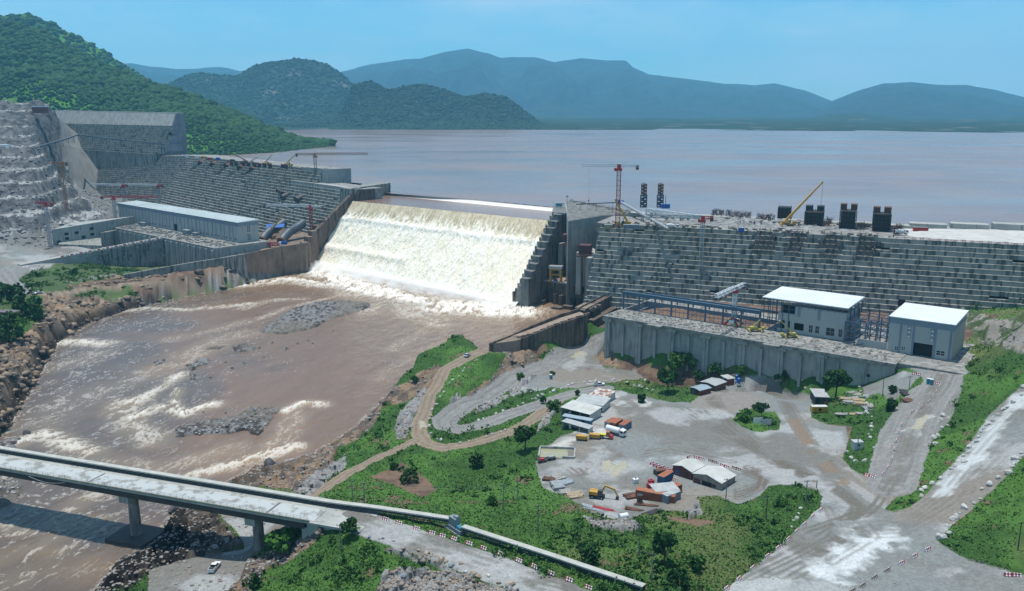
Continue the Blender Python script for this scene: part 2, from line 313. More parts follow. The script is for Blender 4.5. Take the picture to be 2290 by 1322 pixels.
# region outlines, photo pixels
G_GRAV=[ # gravel / packed earth: yard, junction, roads
 [(1350,868),(1420,882),(1500,898),(1545,900),(1560,885),(1600,872),(1640,850),(1690,836),(1730,842),(1745,858),(1800,866),(1820,880),(1815,935),(1850,950),(1890,955),(1895,985),(1885,1030),(1905,1050),(1945,1068),(1965,1066),(1985,1045),(1995,1000),(2003,960),(2020,925),(2045,905),(2075,890),(2090,862),(2050,835),(2020,830),(2000,838),(1960,855),(1925,865),(1935,885),(1965,880),(1995,900),(2020,880),(2045,855),(2060,842),(2010,805),(1985,800),(2010,780),(2130,770),(2165,785),(2185,800),(2150,815),(2155,860),(2140,900),(2125,940),(2090,975),(2055,1020),(2030,1075),(2005,1110),(1980,1140),(2000,1145),(2035,1135),(2070,1105),(2110,1060),(2150,1015),(2190,960),(2230,910),(2290,860),(2400,800),(2400,930),(2290,1020),(2210,1105),(2150,1160),(2095,1205),(2110,1222),(2160,1250),(2240,1275),(2300,1290),(2400,1300),(2400,1400),(1540,1400),(1620,1322),(1700,1255),(1770,1195),(1835,1130),(1840,1110),(1820,1092),(1780,1082),(1720,1086),(1700,1110),(1650,1130),(1600,1110),(1560,1110),(1545,1150),(1500,1140),(1440,1150),(1400,1165),(1340,1155),(1260,1110),(1215,1090),(1200,1050),(1200,1010),(1240,985),(1290,960),(1270,945),(1330,900)],
 [(700,1108),(850,1152),(960,1190),(1060,1225),(1200,1275),(1350,1330),(1450,1400),(1300,1400),(1190,1338),(1130,1316),(1000,1268),(870,1220),(800,1197),(740,1180),(700,1165)],
 [(1240,812),(1290,780),(1345,745),(1360,760),(1330,800),(1350,822),(1420,825),(1440,848),(1400,850),(1340,860),(1290,868),(1230,868),(1190,880),(1150,880),(1190,850),(1215,825)],
 [(330,1335),(330,1275),(420,1250),(480,1240),(545,1228),(530,1190),(490,1150),(460,1130),(500,1110),(600,1120),(660,1130),(690,1150),(620,1200),(560,1250),(520,1322)],
 [(0,545),(110,560),(225,535),(240,560),(120,590),(110,600),(60,610),(20,640),(60,650),(60,640),(90,662),(40,655),(-100,660),(-100,545)]]
G_ROAD=[ # centre line, half width m, brown?
 ([(1330,692),(1200,740),(1108,769),(1049,796),(994,826),(961,883),(940,938),(937,970),(953,992),(989,1000),(1040,995),(1095,979),(1149,962),(1190,938),(1245,897)],3.3,1),
 ([(1350,866),(1285,879),(1204,905),(1136,927),(1081,949),(1027,961),(997,955),(994,941),(1021,921),(1081,894),(1122,867),(1177,834),(1231,815),(1272,791),(1300,774),(1345,756)],5.2,0),
 ([(640,1150),(700,1110),(780,1055),(850,1020),(930,985)],2.6,1),
 ([(2072,870),(2040,910),(2010,960),(1998,1010),(1985,1060)],6.,0),([(2100,790),(2120,830),(2090,880),(2060,920),(2035,980),(2010,1050),(1990,1090)],7,0),
 ([(20,655),(90,657),(200,642),(300,633),(400,624),(490,611),(560,603)],3.6,1),([(-40,610),(30,604),(110,590),(240,560),(380,528)],3.,0),([(0,600),(25,630),(40,655)],6,0),
 ([(150,632),(270,612)],2.,0)]
G_ROCKB=[ # brown blocky rock
 [(-200,640),(0,735),(60,745),(100,700),(90,665),(160,660),(220,665),(290,680),(360,680),(205,725),(135,770),(95,835),(55,905),(15,970),(-300,1010)],
 [(860,890),(920,850),(930,838),(965,822),(1000,812),(985,850),(955,890),(940,880),(900,900),(870,905)],
 [(700,1015),(803,951),(836,916),(850,915),(850,935),(800,985),(760,1000),(745,1020),(740,1060),(690,1100),(600,1090),(530,1090),(520,1070),(570,1040),(620,1045)],
 [(480,1322),(500,1290),(540,1250),(600,1235),(640,1225),(690,1185),(715,1170),(730,1190),(680,1230),(640,1260),(590,1280),(570,1310),(560,1340)],
 [(1030,900),(1060,870),(1100,850),(1130,800),(1150,765),(1190,790),(1215,800),(1180,815),(1120,850),(1090,890),(1060,920)],
 [(1290,800),(1350,765),(1375,790),(1390,820),(1330,822)],
 [(230,1322),(260,1262),(300,1240),(350,1200),(380,1155),(440,1130),(470,1140),(430,1170),(400,1200),(420,1240),(340,1270),(290,1322)]]
G_ABUT=[[(2140,690),(2200,705),(2250,720),(2290,700),(2330,690),(2330,800),(2270,790),(2240,770),(2200,780),(2170,740)]]
G_ROCKG=[ # grey / white rubble
 [(885,985),(882,960),(900,920),(925,890),(950,870),(955,885),(940,910),(925,940),(915,970),(900,985)],
 [(745,1030),(775,1020),(770,1050),(720,1090),(690,1110),(640,1110),(680,1080)],[(800,1400),(845,1315),(860,1285),(900,1275),(975,1290),(985,1278),(900,1248),(860,1232),(870,1222),(1000,1270),(1130,1318),(1190,1340),(1250,1400)],
 [(1300,1155),(1340,1160),(1440,1175),(1420,1190),(1330,1180)],[(1530,1120),(1560,1120),(1570,1150),(1540,1165)],
 [(2130,850),(2160,840),(2120,920),(2100,960),(2080,1000),(2075,980),(2100,920)],
 [(0,600),(20,640),(90,662),(60,650),(40,620)],[(330,676),(400,652),(540,618),(640,596),(690,580),(690,600),(560,628),(400,664),(290,700)],
 [(1020,880),(1040,900),(1010,925),(1000,905)],[(1130,870),(1200,840),(1210,850),(1150,885)],[(1230,945),(1200,968),(1210,940),(1240,925)],[(1060,925),(1090,900),(1150,880),(1130,895),(1090,915)]]
G_DIRT=[[(300,440),(470,425),(700,495),(735,545),(620,560),(560,555),(262,470)],[(270,618),(400,596),(500,580),(560,572),(600,585),(600,630),(540,640),(400,668),(330,684),(300,650)],[(1385,636),(1700,660),(2010,690),(2235,705),(2140,775),(1990,792),(1700,730),(1355,712)],[(1370,815),(1440,848),(1480,862),(1600,864),(1660,835),(1480,820),(1400,800)], # bare brown earth
 [(250,640),(400,625),(540,605),(680,585),(690,560),(560,590),(440,590),(300,612),(150,640),(260,650),(300,645),(340,672),(430,650),(560,618),(640,600),(560,600),(400,636),(310,660)],
 [(1130,800),(1150,770),(1195,755),(1230,780),(1190,800)],[(820,1070),(900,1035),(960,1075),(980,1100),(940,1110),(860,1075)],
 [(1550,1100),(1560,1060),(1640,1085),(1700,1090),(1690,1120),(1620,1110)],[(1460,1150),(1540,1160),(1600,1170),(1560,1180)],[(1760,1010),(1830,945),(1900,955),(1895,1000)]]
COLS=dict(grass=(.038,.092,.02),grass2=(.075,.165,.032),grav=(.188,.198,.190),grav2=(.155,.145,.128),brown=(.235,.185,.135),rockb=(.25,.175,.115),rockg=(.29,.29,.28),dirt=(.19,.125,.085),dark=(.07,.06,.055))
def ground_colour(x,y,z,ins,dr,bar,slope):
    px,py=proj(x,y,z); wob=(fbm(x,y,3.5,4,21)-.5)*9; wx=px+(fbm(x,y,6,3,31)-.5)*14; wy=py+(fbm(x,y,6,3,32)-.5)*9
    n1=fbm(x,y,22,4,41);n2=fbm(x,y,4,4,42);n3=fbm(x,y,1.3,3,43)
    def mixc(c,c2,t): return c*(1-t[:,None])+np.array(c2)*t[:,None]
    C=np.tile(np.array(COLS['grass']),(x.size,1)); C=mixc(C,COLS['grass2'],ss(.42,.62,n1)*.9); C=mixc(C,(.03,.075,.014),ss(.52,.62,n2)*.6); C=mixc(C,(.125,.145,.055),ss(.54,.66,fbm(x,y,48,4,44))*.75)
    C=mixc(C,COLS['dirt'],ss(.66,.72,n2*.5+n1*.5)*.8)
    far=(px<330)&(py<565)&(y>560)&(y<1420); C=np.where(far[:,None],mixc(np.tile(np.array((.19,.188,.18)),(x.size,1)),(.14,.135,.125),ss(.4,.6,n2*.6+n1*.4)),C)
    left=(px<760)&(py<720)&~far; C=np.where(left[:,None],mixc(C,(.10,.11,.06),np.full(x.size,.45)),C)
    G=np.zeros(x.size,np.int8)  # 0 grass 1 gravel 2 rock 3 dirt
    def put(polys,code,c,c2,t):
        nonlocal C
        m=np.zeros(x.size,bool)
        for P in polys: m|=inpoly(wx,wy,P)
        C=np.where(m[:,None],mixc(np.tile(np.array(c),(x.size,1)),c2,t),C); G[m]=code; return m
    put(G_DIRT,3,COLS['dirt'],(.12,.08,.06),ss(.4,.6,n2))
    put(G_ROCKB,2,COLS['rockb'],(.13,.105,.085),ss(.4,.6,n2))
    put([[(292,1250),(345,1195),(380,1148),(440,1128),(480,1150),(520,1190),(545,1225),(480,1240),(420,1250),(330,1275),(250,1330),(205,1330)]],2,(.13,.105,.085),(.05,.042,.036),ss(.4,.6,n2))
    put(G_ROCKG,2,COLS['rockg'],(.2,.2,.2),ss(.42,.6,n3))
    put(G_ABUT,2,(.27,.25,.22),(.06,.09,.035),ss(.44,.54,n2*.6+n1*.4))
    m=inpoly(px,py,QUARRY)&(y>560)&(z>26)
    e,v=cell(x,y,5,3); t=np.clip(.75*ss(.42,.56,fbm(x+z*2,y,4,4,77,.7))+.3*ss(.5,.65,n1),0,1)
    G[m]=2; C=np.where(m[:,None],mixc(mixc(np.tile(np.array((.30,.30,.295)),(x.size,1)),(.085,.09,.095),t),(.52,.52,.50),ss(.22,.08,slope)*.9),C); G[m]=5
    # patches of bare bank just above the river
    e=dr<(2.5+6*n1); m=e&~ins&(G!=1)&(G!=2); C=np.where(m[:,None],mixc(np.tile(np.array((.16,.125,.10)),(x.size,1)),(.28,.27,.26),ss(.5,.6,n3)),C); G[m]=2
    g=np.zeros(x.size,bool)
    for P in G_GRAV: g|=inpoly(px+(wx-px)*.7,py+(wy-py)*.7,P)
    isl=[(1638,935),(1655,920),(1690,915),(1735,925),(1745,945),(1740,962),(1700,965),(1660,955)],[(1925,945),(1935,990),(1960,1055),(1900,1050),(1888,1010)],[(1740,858),(1820,865),(1830,895),(1815,885),(1745,870)]
    for P in isl: g&=~inpoly(wx,wy,P)
    stain=fbm(x*.8+y*.6,(y*.8-x*.6)*.35,26,4,51); C2=mixc(np.tile(np.array(COLS['grav']),(x.size,1)),COLS['grav2'],ss(.42,.62,stain)*.8)
    C2=mixc(C2,(.235,.20,.165),ss(.55,.7,fbm(x,y,30,3,52))*.55); C2=mixc(C2,(.34,.345,.34),ss(.56,.68,fbm(x,y,16,4,53))*.7); C2=C2*(.86+.28*n3[:,None])
    C=np.where(g[:,None],C2,C); G[g]=1
    for P,wd,br in G_ROAD:
        d=segdist(x,y,[at(a,b,zz).to_2d() for a,b,zz in RZ(P)]); m=d<wd+(n2-.5)*1.6
        base=np.array(COLS['brown'] if br else (.225,.22,.208)); c=base*(.8+.4*n3[:,None])*(1-.22*np.exp(-((d-wd*.42)/.5)**2)[:,None])
        if not br: c=c*(1-.15*ss(.45,.6,fbm(d*3,(x+y)*.05,1,3,61))[:,None])
        m&=~ins; C=np.where(m[:,None],c,C); G[m]=1
    # white dried patches along the haul roads, wheel tracks, puddles
    for P,wd,c,a in TRK:
        pts=[at(a_,b_,zz).to_2d() for a_,b_,zz in RZ(P)]; d=segdist(x,y,pts)
        if wd<0: t=ss(-wd,-wd*.2,d+(fbm(x,y,5,4,66)-.5)*(-wd)*2.6)
        else:
            t=np.exp(-((d-.95)/.5)**2)*ss(.38,.5,fbm(x,y,7,3,67))
        t=t*a*(G==1); C=mixc(C,c,t)
    for P in PUD:
        m=inpoly(wx,wy,P); C=np.where(m[:,None],np.array((.33,.31,.235)),C)
    # river bed / bars
    wb=(bar>.35)&ins; cb=mixc(np.tile(np.array((.20,.195,.19)),(x.size,1)),(.05,.046,.042),ss(.44,.58,n3*.65+n2*.35)); cb=mixc(cb,(.17,.15,.12),ss(.45,.6,n1)*.6)
    C=np.where(wb[:,None],cb,C); G[ins]=4
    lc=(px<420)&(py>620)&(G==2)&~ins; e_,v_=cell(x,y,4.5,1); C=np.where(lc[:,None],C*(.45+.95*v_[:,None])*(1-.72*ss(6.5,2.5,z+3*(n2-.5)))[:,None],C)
    C=np.clip(C,0,1); wet=ss(2.5,0,z)*(~ins); C=C*(1-.5*wet[:,None]*((G==2)|(G==3)|(G==0))[:,None])
    return C,G
def RZ(P):
    """heights of the terrain under a list of photo points"""
    out=[]
    for a,b in P:
        z=10.
        for _ in range(14):
            p=at(a,b,z); z=.5*z+.5*float(rbf(np.array([p.x]),np.array([p.y]))[0])
        out.append((a,b,z))
    return out
W=(.36,.37,.36);DK=(.13,.12,.10)
TRK=[([(1580,1370),(1700,1300),(1850,1245),(1960,1200)],-7,W,.8),([(1850,1275),(1900,1240),(1960,1205)],-6,(.50,.52,.52),.9),([(2010,1090),(1930,1075),(1900,1050)],-2,W,.5),([(2110,1100),(2180,1020),(2230,950),(2285,880)],-3.5,(.46,.48,.48),.85),([(2040,965),(2070,930)],-3.5,W,.9),([(1730,1030),(1780,1060),(1900,1080),(1990,1140)],-2,W,.5),([(1370,895),(1440,900)],-6,(.42,.42,.4),.8),([(1240,1000),(1300,975),(1340,965)],-5,(.5,.48,.44),.8),([(1130,1300),(1200,1322),(1260,1360)],-5,W,.7),([(900,1200),(1050,1250),(1200,1300)],-2.5,W,.35)]
_q=random.Random(3); J=lambda l:[(a+_q.uniform(-7,7),b+_q.uniform(-4,4)) for a,b in l]
for k in range(9): TRK.append((J([(1500+k*14,905+k*3),(1600+k*16,960+k*8),(1700+k*12,1010+k*6),(1800+k*8,1055+k*4),(1900+k*5,1120+k*3),(1950-k*25,1200),(1800-k*30,1290)]),1,DK,.5+.03*k))
for k in range(5): TRK.append(([(1640,940+k*3),(1580+k*6,900-k*2),(1600+k*5,875),(1660,855-k*2),(1720+k*4,870),(1760+k*6,930),(1800+k*5,990),(1860+k*5,1070)],1,DK,.7))
for k in range(5): TRK.append(([(2290,890+k*22),(2200+k*6,985+k*14),(2100+k*8,1100+k*8),(2010,1165+k*8),(1880,1150+k*12),(1780+k*8,1085-k*5)],1,DK,.3))
for k in range(4): TRK.append(([(2100+k*4,840),(2070+k*4,900),(2030+k*5,970),(2005+k*5,1050),(1960,1130),(1860-k*10,1230)],1,DK,.5))
for k in range(4): TRK.append(([(1250+k*22,1035),(1290+k*12,1060),(1330+k*5,1050),(1400,1010+k*5),(1500,985+k*8),(1640,1015+k*6)],1,(.13,.10,.08),.6))
for k in range(4): TRK.append(([(1650,1115-k*6),(1700,1095-k*4),(1710,1075-k*4),(1670,1060-k*5),(1740,1050-k*5),(1840,1080)],1,(.12,.10,.08),.7))
for k in range(3): TRK.append(([(700,1130+k*12),(850,1170+k*14),(1000,1215+k*15),(1200,1280+k*15),(1350,1340)],1,DK,.4))
for k in range(3): TRK.append(([(1770+k*6,940),(1800+k*6,990),(1840+k*6,1040),(1880+k*6,1080)],1,(.20,.15,.11),.9))
PUD=[[(1345,1040),(1362,1028),(1370,1040),(1395,1030),(1400,1045),(1385,1060),(1370,1068),(1365,1050),(1345,1055)],[(1340,1050),(1350,1030),(1365,1030),(1355,1048)],[(1270,800),(1300,783),(1310,790),(1290,800)],[(935,945),(950,943),(955,955),(940,958)],[(2035,960),(2050,945),(2075,925),(2080,932),(2055,960)]]
# one sheet, denser near the viewpoint
NA,NR=1150,860
th=np.linspace(R(-38),R(38),NA); rr=1/np.linspace(1/140.,1/620.,NR-150); rr=np.r_[rr,np.linspace(620,1750,151)[1:]]
T,Q=np.meshgrid(th,rr); GX=(np.sin(T)*Q).ravel(); GY=(np.cos(T)*Q).ravel()
GZ,INS,DR,BAR=height(GX,GY)
def grid_slope(z):
    z2=z.reshape(NR,NA); gx=np.gradient(z2,axis=1)/(Q*(th[1]-th[0])); gy=np.gradient(z2,axis=0)/np.gradient(Q,axis=0); return np.hypot(gx,gy).ravel()
SL=grid_slope(GZ)
GC,GG=ground_colour(GX,GY,GZ,INS,DR,BAR,SL)
# relief by kind of ground
e1,v1=cell(GX,GY,4.5,1); e2,v2=cell(GX,GY,1.9,2)
rock=(v1*2.2+ss(0,.12,e1)*.7+v2*.9+ss(0,.15,e2)*.3-2.0); near=ss(0,3,DR)
gr=(fbm(GX,GY,9,4,71)-.5)*1.5+(fbm(GX,GY,2.2,3,72)-.5)*.9
PXA,PYA=proj(GX,GY,GZ); cliff=(PXA<420)&(PYA>620); e3,v3=cell(GX,GY,9.,7); rock=rock+np.where(cliff,(v3-.45)*2.0,0)
dz=np.where(GG==5,(v1-.5)*2.2+(v2-.5)*1.2,0)+np.where(GG==2,rock*1.1*near,np.where(GG==0,gr*near,np.where(GG==3,gr*.6,np.where(GG==5,0,(fbm(GX,GY,5,3,73)-.5)*.16))))
dz=np.where(INS&(BAR>.3),(v2-.4)*.6+ (v1-.5)*.4,dz); dz=np.where(INS&(BAR<=.3),0,dz)
GZ=GZ+dz
I=np.arange(NR*NA).reshape(NR,NA); FQ=np.stack([I[:-1,:-1],I[:-1,1:],I[1:,1:],I[1:,:-1]],-1).reshape(-1,4)
def ground_mat(name,bumpd,rough):
    m=bpy.data.materials.new(name); m.use_nodes=True; t=m.node_tree; b=t.nodes['Principled BSDF']; l=t.links.new
    a=N(t,'ShaderNodeAttribute',attribute_name='Col'); g=N(t,'ShaderNodeNewGeometry')
    n=N(t,'ShaderNodeTexNoise'); n.inputs['Scale'].default_value=1.3; n.inputs['Detail'].default_value=6; n.inputs['Roughness'].default_value=.75; l(g.outputs['Position'],n.inputs['Vector'])
    mr=N(t,'ShaderNodeMapRange'); mr.inputs[1].default_value=.3; mr.inputs[2].default_value=.7; mr.inputs[3].default_value=.7; mr.inputs[4].default_value=1.3; l(n.outputs[0],mr.inputs[0])
    x=N(t,'ShaderNodeVectorMath',operation='SCALE'); l(a.outputs['Color'],x.inputs[0]); l(mr.outputs[0],x.inputs['Scale']); l(x.outputs[0],b.inputs['Base Color'])
    bp=N(t,'ShaderNodeBump'); bp.inputs['Distance'].default_value=bumpd; l(n.outputs[0],bp.inputs['Height']); l(bp.outputs[0],b.inputs['Normal']); b.inputs['Roughness'].default_value=rough; b.inputs['Specular IOR Level'].default_value=.2
    return m
GM=ground_mat('earth_rock_grass',.5,.95); RM=ground_mat('packed_gravel',.08,.9)
V=np.c_[GX,GY,GZ]; fk=(GG[FQ]==1).sum(1)>=3
fq=(GG[FQ]==5).all(1)
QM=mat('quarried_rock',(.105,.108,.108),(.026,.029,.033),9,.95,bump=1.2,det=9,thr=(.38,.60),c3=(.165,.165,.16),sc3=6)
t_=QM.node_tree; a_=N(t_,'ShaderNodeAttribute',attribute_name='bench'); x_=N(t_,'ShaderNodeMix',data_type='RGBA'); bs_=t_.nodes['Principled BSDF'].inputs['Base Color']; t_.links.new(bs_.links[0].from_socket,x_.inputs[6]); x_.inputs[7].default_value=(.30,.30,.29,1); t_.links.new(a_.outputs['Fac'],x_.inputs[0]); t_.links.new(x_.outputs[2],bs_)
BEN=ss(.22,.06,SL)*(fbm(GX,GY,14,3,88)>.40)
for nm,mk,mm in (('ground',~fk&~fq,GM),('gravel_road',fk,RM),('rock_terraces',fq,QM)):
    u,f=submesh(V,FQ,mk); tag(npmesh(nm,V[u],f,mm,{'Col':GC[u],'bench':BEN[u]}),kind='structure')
def gz(x,y):
    """final height of the ground sheet at a world point"""
    r=math.hypot(x,y); a=math.atan2(x,y); j=(a-th[0])/(th[1]-th[0]); i=float(np.interp(r,rr,np.arange(NR)))
    i=min(max(i,0),NR-1.001); j=min(max(j,0),NA-1.001); i0=int(i);j0=int(j);fi=i-i0;fj=j-j0; Z=GZ
    q=lambda a_,b_:Z[a_*NA+b_]
    return (q(i0,j0)*(1-fj)+q(i0,j0+1)*fj)*(1-fi)+(q(i0+1,j0)*(1-fj)+q(i0+1,j0+1)*fj)*fi
def gat(px,py,z0=12.):
    """the ground point seen at a photo pixel"""
    z=z0
    for _ in range(16):
        p=at(px,py,z); z=.55*z+.45*gz(p.x,p.y)
    p=at(px,py,z); return Vector((p.x,p.y,gz(p.x,p.y)))
# ================================================================ RIVER
def water_mat(name,c1,c2,foam=False,rough=.12,bsc=.25,bd=.25):
    m=bpy.data.materials.new(name); m.use_nodes=True; t=m.node_tree; b=t.nodes['Principled BSDF']; l=t.links.new
    g=N(t,'ShaderNodeNewGeometry'); mpn=N(t,'ShaderNodeMapping'); mpn.inputs['Scale'].default_value=(1,.8,1); l(g.outputs['Position'],mpn.inputs[0])
    n=N(t,'ShaderNodeTexNoise'); n.inputs['Scale'].default_value=bsc; n.inputs['Detail'].default_value=6; n.inputs['Roughness'].default_value=.6; l(mpn.outputs[0],n.inputs['Vector'])
    n2=N(t,'ShaderNodeTexNoise'); n2.inputs['Scale'].default_value=.012; n2.inputs['Detail'].default_value=4; l(g.outputs['Position'],n2.inputs['Vector'])
    mr=N(t,'ShaderNodeMapRange'); mr.inputs[1].default_value=.4; mr.inputs[2].default_value=.6; l(n2.outputs[0],mr.inputs[0])
    x=N(t,'ShaderNodeMix',data_type='RGBA'); x.inputs[6].default_value=(*c1,1); x.inputs[7].default_value=(*c2,1); l(mr.outputs[0],x.inputs[0]); out=x.outputs[2]
    b.inputs['IOR'].default_value=1.33; b.inputs['Roughness'].default_value=rough
    if foam:
        a=N(t,'ShaderNodeAttribute',attribute_name='foam'); ac=N(t,'ShaderNodeAttribute',attribute_name='Col')
        x2=N(t,'ShaderNodeMix',data_type='RGBA'); l(a.outputs['Fac'],x2.inputs[0]); l(ac.outputs['Color'],x2.inputs[6]); x2.inputs[7].default_value=(.80,.77,.70,1); out=x2.outputs[2]
        r=N(t,'ShaderNodeMapRange'); l(a.outputs['Fac'],r.inputs[0]); r.inputs[3].default_value=rough; r.inputs[4].default_value=.8; l(r.outputs[0],b.inputs['Roughness'])
    l(out,b.inputs['Base Color'])
    bp=N(t,'ShaderNodeBump'); bp.inputs['Distance'].default_value=bd; l(n.outputs[0],bp.inputs['Height']); l(bp.outputs[0],b.inputs['Normal'])
    return m
WA,WR=1150,900
wth=np.linspace(R(-36),R(16),WA); wrr=1/np.linspace(1/170.,1/800.,WR); wT,wQ=np.meshgrid(wth,wrr); wx=(np.sin(wT)*wQ).ravel(); wy=(np.cos(wT)*wQ).ravel()
dR=segdist(wx,wy,RIV,True); inR=inpoly(wx,wy,RIV)
fu=np.array([-.32,-.95]); al=wx*fu[0]+wy*fu[1]; ac_=wx*-fu[1]+wy*fu[0]
warp=(fbm(wx,wy,28,3,101)-.5)*30
fn=1-np.abs(2*fbm(al*.34+warp*.2,ac_+warp*.5,5,5,102,.62)-1)*1.5; fn2=1-np.abs(2*fbm(al*.55,ac_+warp*.8,1.9,4,110,.65)-1)*1.6; lump=fbm(wx,wy,30,3,103)
STR=[([(690,598),(800,640),(900,668),(1000,688),(1080,695),(1150,697)],24,1.0),([(520,640),(640,625),(760,640),(850,650)],15,.9),([(640,600),(700,612),(780,640)],10,.85),
 ([(240,700),(330,690),(430,692),(555,680)],6,.8),([(540,690),(600,672),(680,668)],5,.6),([(130,768),(180,765),(238,770)],8,.85),([(90,830),(160,810),(230,790)],9,.55),
 ([(200,885),(300,850),(420,800),(540,745)],11,.5),([(80,950),(150,900),(260,860)],12,.42),
 ([(290,905),(330,885),(380,855),(405,838)],6,.85),([(300,935),(360,910),(410,925),(475,905)],6,.9),([(280,900),(300,960),(350,985)],8,.75),([(400,870),(390,900),(410,930)],4,.9),
 ([(640,920),(680,902),(716,905)],5,.9),([(600,1010),(640,970),(660,925)],6,.55),([(40,990),(100,970),(150,995),(205,1010)],6,.85),([(150,1020),(250,1040),(330,1050)],8,.5),
 ([(420,1068),(520,1040),(600,1018),(660,1000)],5,.85),([(330,1060),(430,1030),(520,1005)],7,.5),([(820,700),(870,668),(920,705),(990,730)],9,.7),([(880,780),(950,740),(1000,715)],6,.45),
 ([(560,720),(640,690),(760,660),(850,655)],4,.6),([(380,760),(480,740),(560,718)],6,.45),([(130,1165),(180,1120),(240,1098)],6,.7),([(100,1215),(150,1180),(210,1165)],6,.6),([(0,1250),(60,1225),(120,1235)],6,.55),([(40,1290),(100,1260),(200,1270)],7,.35),([(0,1180),(60,1190)],6,.5),([(850,850),(920,800),(1000,760)],6,.3),([(1160,700),(1240,690)],4,.3)]
foam=np.zeros(wx.shape); core=np.zeros(wx.shape)
for P,wd,a in STR:
    d=segdist(wx,wy,[at(p,q,0).to_2d() for p,q in P])+(lump-.5)*wd*1.0
    core=np.maximum(core,a*ss(wd*1.7,wd*.15,d))
foam=ss(.0,.30,core*.60+(fn-.72)*1.0+(fn2-.72)*.9-.30)*ss(0,.4,core)*(.35+.65*ss(.3,.95,core))
left=ss(650,100,proj(wx,wy,np.zeros(wx.shape))[0]); foam=np.maximum(foam,ss(.84,.97,fn*.55+fn2*.45+.05*left)*(.3+.45*left)*ss(.42,.58,lump+.15*left))
foam=foam*ss(.22,.58,fbm(al*.7,ac_,.95,3,120)+.42*core*core); edge=ss(2.5,.3,dR)*(fn2>.75)*.5; foam=np.maximum(foam,edge)
foam=np.clip(foam*(.46+.50*ss(.78,1,core)),0,1)
cA=np.array((.185,.118,.076));cB=np.array((.120,.090,.070)); tt=ss(.35,.65,lump*.6+left*.45)[:,None]
wc=cA*(1-tt)+cB*tt; wc=wc*(.9+.2*fbm(al*.2,ac_,4,3,104)[:,None])
wc=wc*(1-.0*core[:,None])+np.array((.30,.25,.15))*(.35*core[:,None])
wz=(fbm(al*.6,ac_,6,4,105)-.5)*.7+(fbm(al*.45,ac_,2.0,3,106)-.5)*.45+foam*(fn2-.3)*1.8*(.4+core)
kI=np.arange(WR*WA).reshape(WR,WA); wF=np.stack([kI[:-1,:-1],kI[:-1,1:],kI[1:,1:],kI[1:,:-1]],-1).reshape(-1,4)
ok=(inR|(dR<2.))[wF].any(1); u,f=submesh(None,wF,ok)
tag(npmesh('river',np.c_[wx,wy,wz][u],f,water_mat('river_water',(.2,.14,.1),(.14,.12,.1),True,.22,.7,.22),{'foam':foam[u],'Col':wc[u]}),kind='structure')
# ================================================================ SPILLWAY WATER
def lerp(a,b,t): return a+(b-a)*t
UL,UR=at(872,432,ZL-1),at(1236,467,ZL-1); CL,CRr=at(787,449,ZC),at(1230,493,ZC); FL,FR=at(701,592,0),at(1150,684,0)
def spill(name,m):
    ns,nt=760,420; S,Tt=np.meshgrid(np.linspace(-.012,1.012,ns),np.linspace(0,1,nt)); S=S.ravel();Tt=Tt.ravel()
    P=lambda a,b:np.array(a)[None,:]+(np.array(b)-np.array(a))[None,:]*S[:,None]
    U,C0,F0=P(UL,UR),P(CL,CRr),P(FL,FR)
    k=.12; a=np.clip(Tt/k,0,1)[:,None]; b=np.clip((Tt-k)/(1-k),0,1)[:,None]
    V=U+(C0-U)*a; V[:,2]=np.where(Tt<k,ZL-.09-2.1*ss(0,.07,Tt/k)-.5*(Tt/k),ZC); bb=b[:,0]
    V=np.where(b>0,C0+(F0-C0)*(b*.985+.015*np.sqrt(b)),V)
    Wd=np.linalg.norm(np.array(CRr)-np.array(CL)); X=S*Wd; Yd=bb*66
    tur=fbm(X,Yd*.30+3*np.sin(X*.05),3.6,4,201,.6); fine=fbm(X,Yd*.34,1.2,4,202,.65); wide=fbm(X*.6,Yd*.25,16,3,203)
    amp=ss(.0,.25,bb)*1.0+.25*(bb>0)
    h=((tur-.5)*1.7+(fine-.5)*1.1+(wide-.5)*1.4)*amp+.9*np.exp(-((bb-.27-.05*(wide-.5))/.04)**2)+1.2*np.exp(-((bb-.72)/.05)**2)*(S<.47)+.8*ss(.93,1,bb)
    n=np.cross(np.array(CRr)-np.array(CL),np.array(FL)-np.array(CL)); n=n/np.linalg.norm(n); n=n if n[2]>0 else -n
    V=V+n[None,:]*(h*(bb>0)*ss(0,.03,bb))[:,None]; V[:,2]-=2.0*(bb>=1)
    wht=np.clip(ss(.10,.30,bb+ (wide-.5)*.12+(fine-.5)*.25)*.9+.1,0,1)
    c0=np.array((.52,.44,.29));c1=np.array((.80,.74,.58));c2=np.array((.88,.85,.76))
    brown=np.array((.23,.15,.11))
    cc=c0*(1-wht[:,None])+c1*wht[:,None]; t2=np.clip(ss(.45,.62,tur*.5+fine*.5)*.8*wht+.5*ss(.8,1,bb)+.5*np.exp(-((bb-.29)/.05)**2),0,1)[:,None]; cc=cc*(1-t2)+c2*t2
    dk=(ss(.52,.38,fine)*(1-wht)*.4)[:,None]; cc=cc*(1-dk)+np.array((.22,.15,.08))*dk
    lip=np.where((Tt<k*1.03),1.,0.)[:,None]; cc=cc*(1-lip)+brown*lip
    up=(ss(.16,.07,Tt/k)*ss(-.02,.03,Tt/k)*.9)[:,None]; cc=cc*(1-up)+np.array((.8,.78,.72))*up
    fo=np.where(Tt<k,up[:,0],.75); I=np.arange(ns*nt).reshape(nt,ns); F_=np.stack([I[:-1,:-1],I[1:,:-1],I[1:,1:],I[:-1,1:]],-1).reshape(-1,4)
    return npmesh(name,V,F_,m,{'Col':cc,'foam':fo})
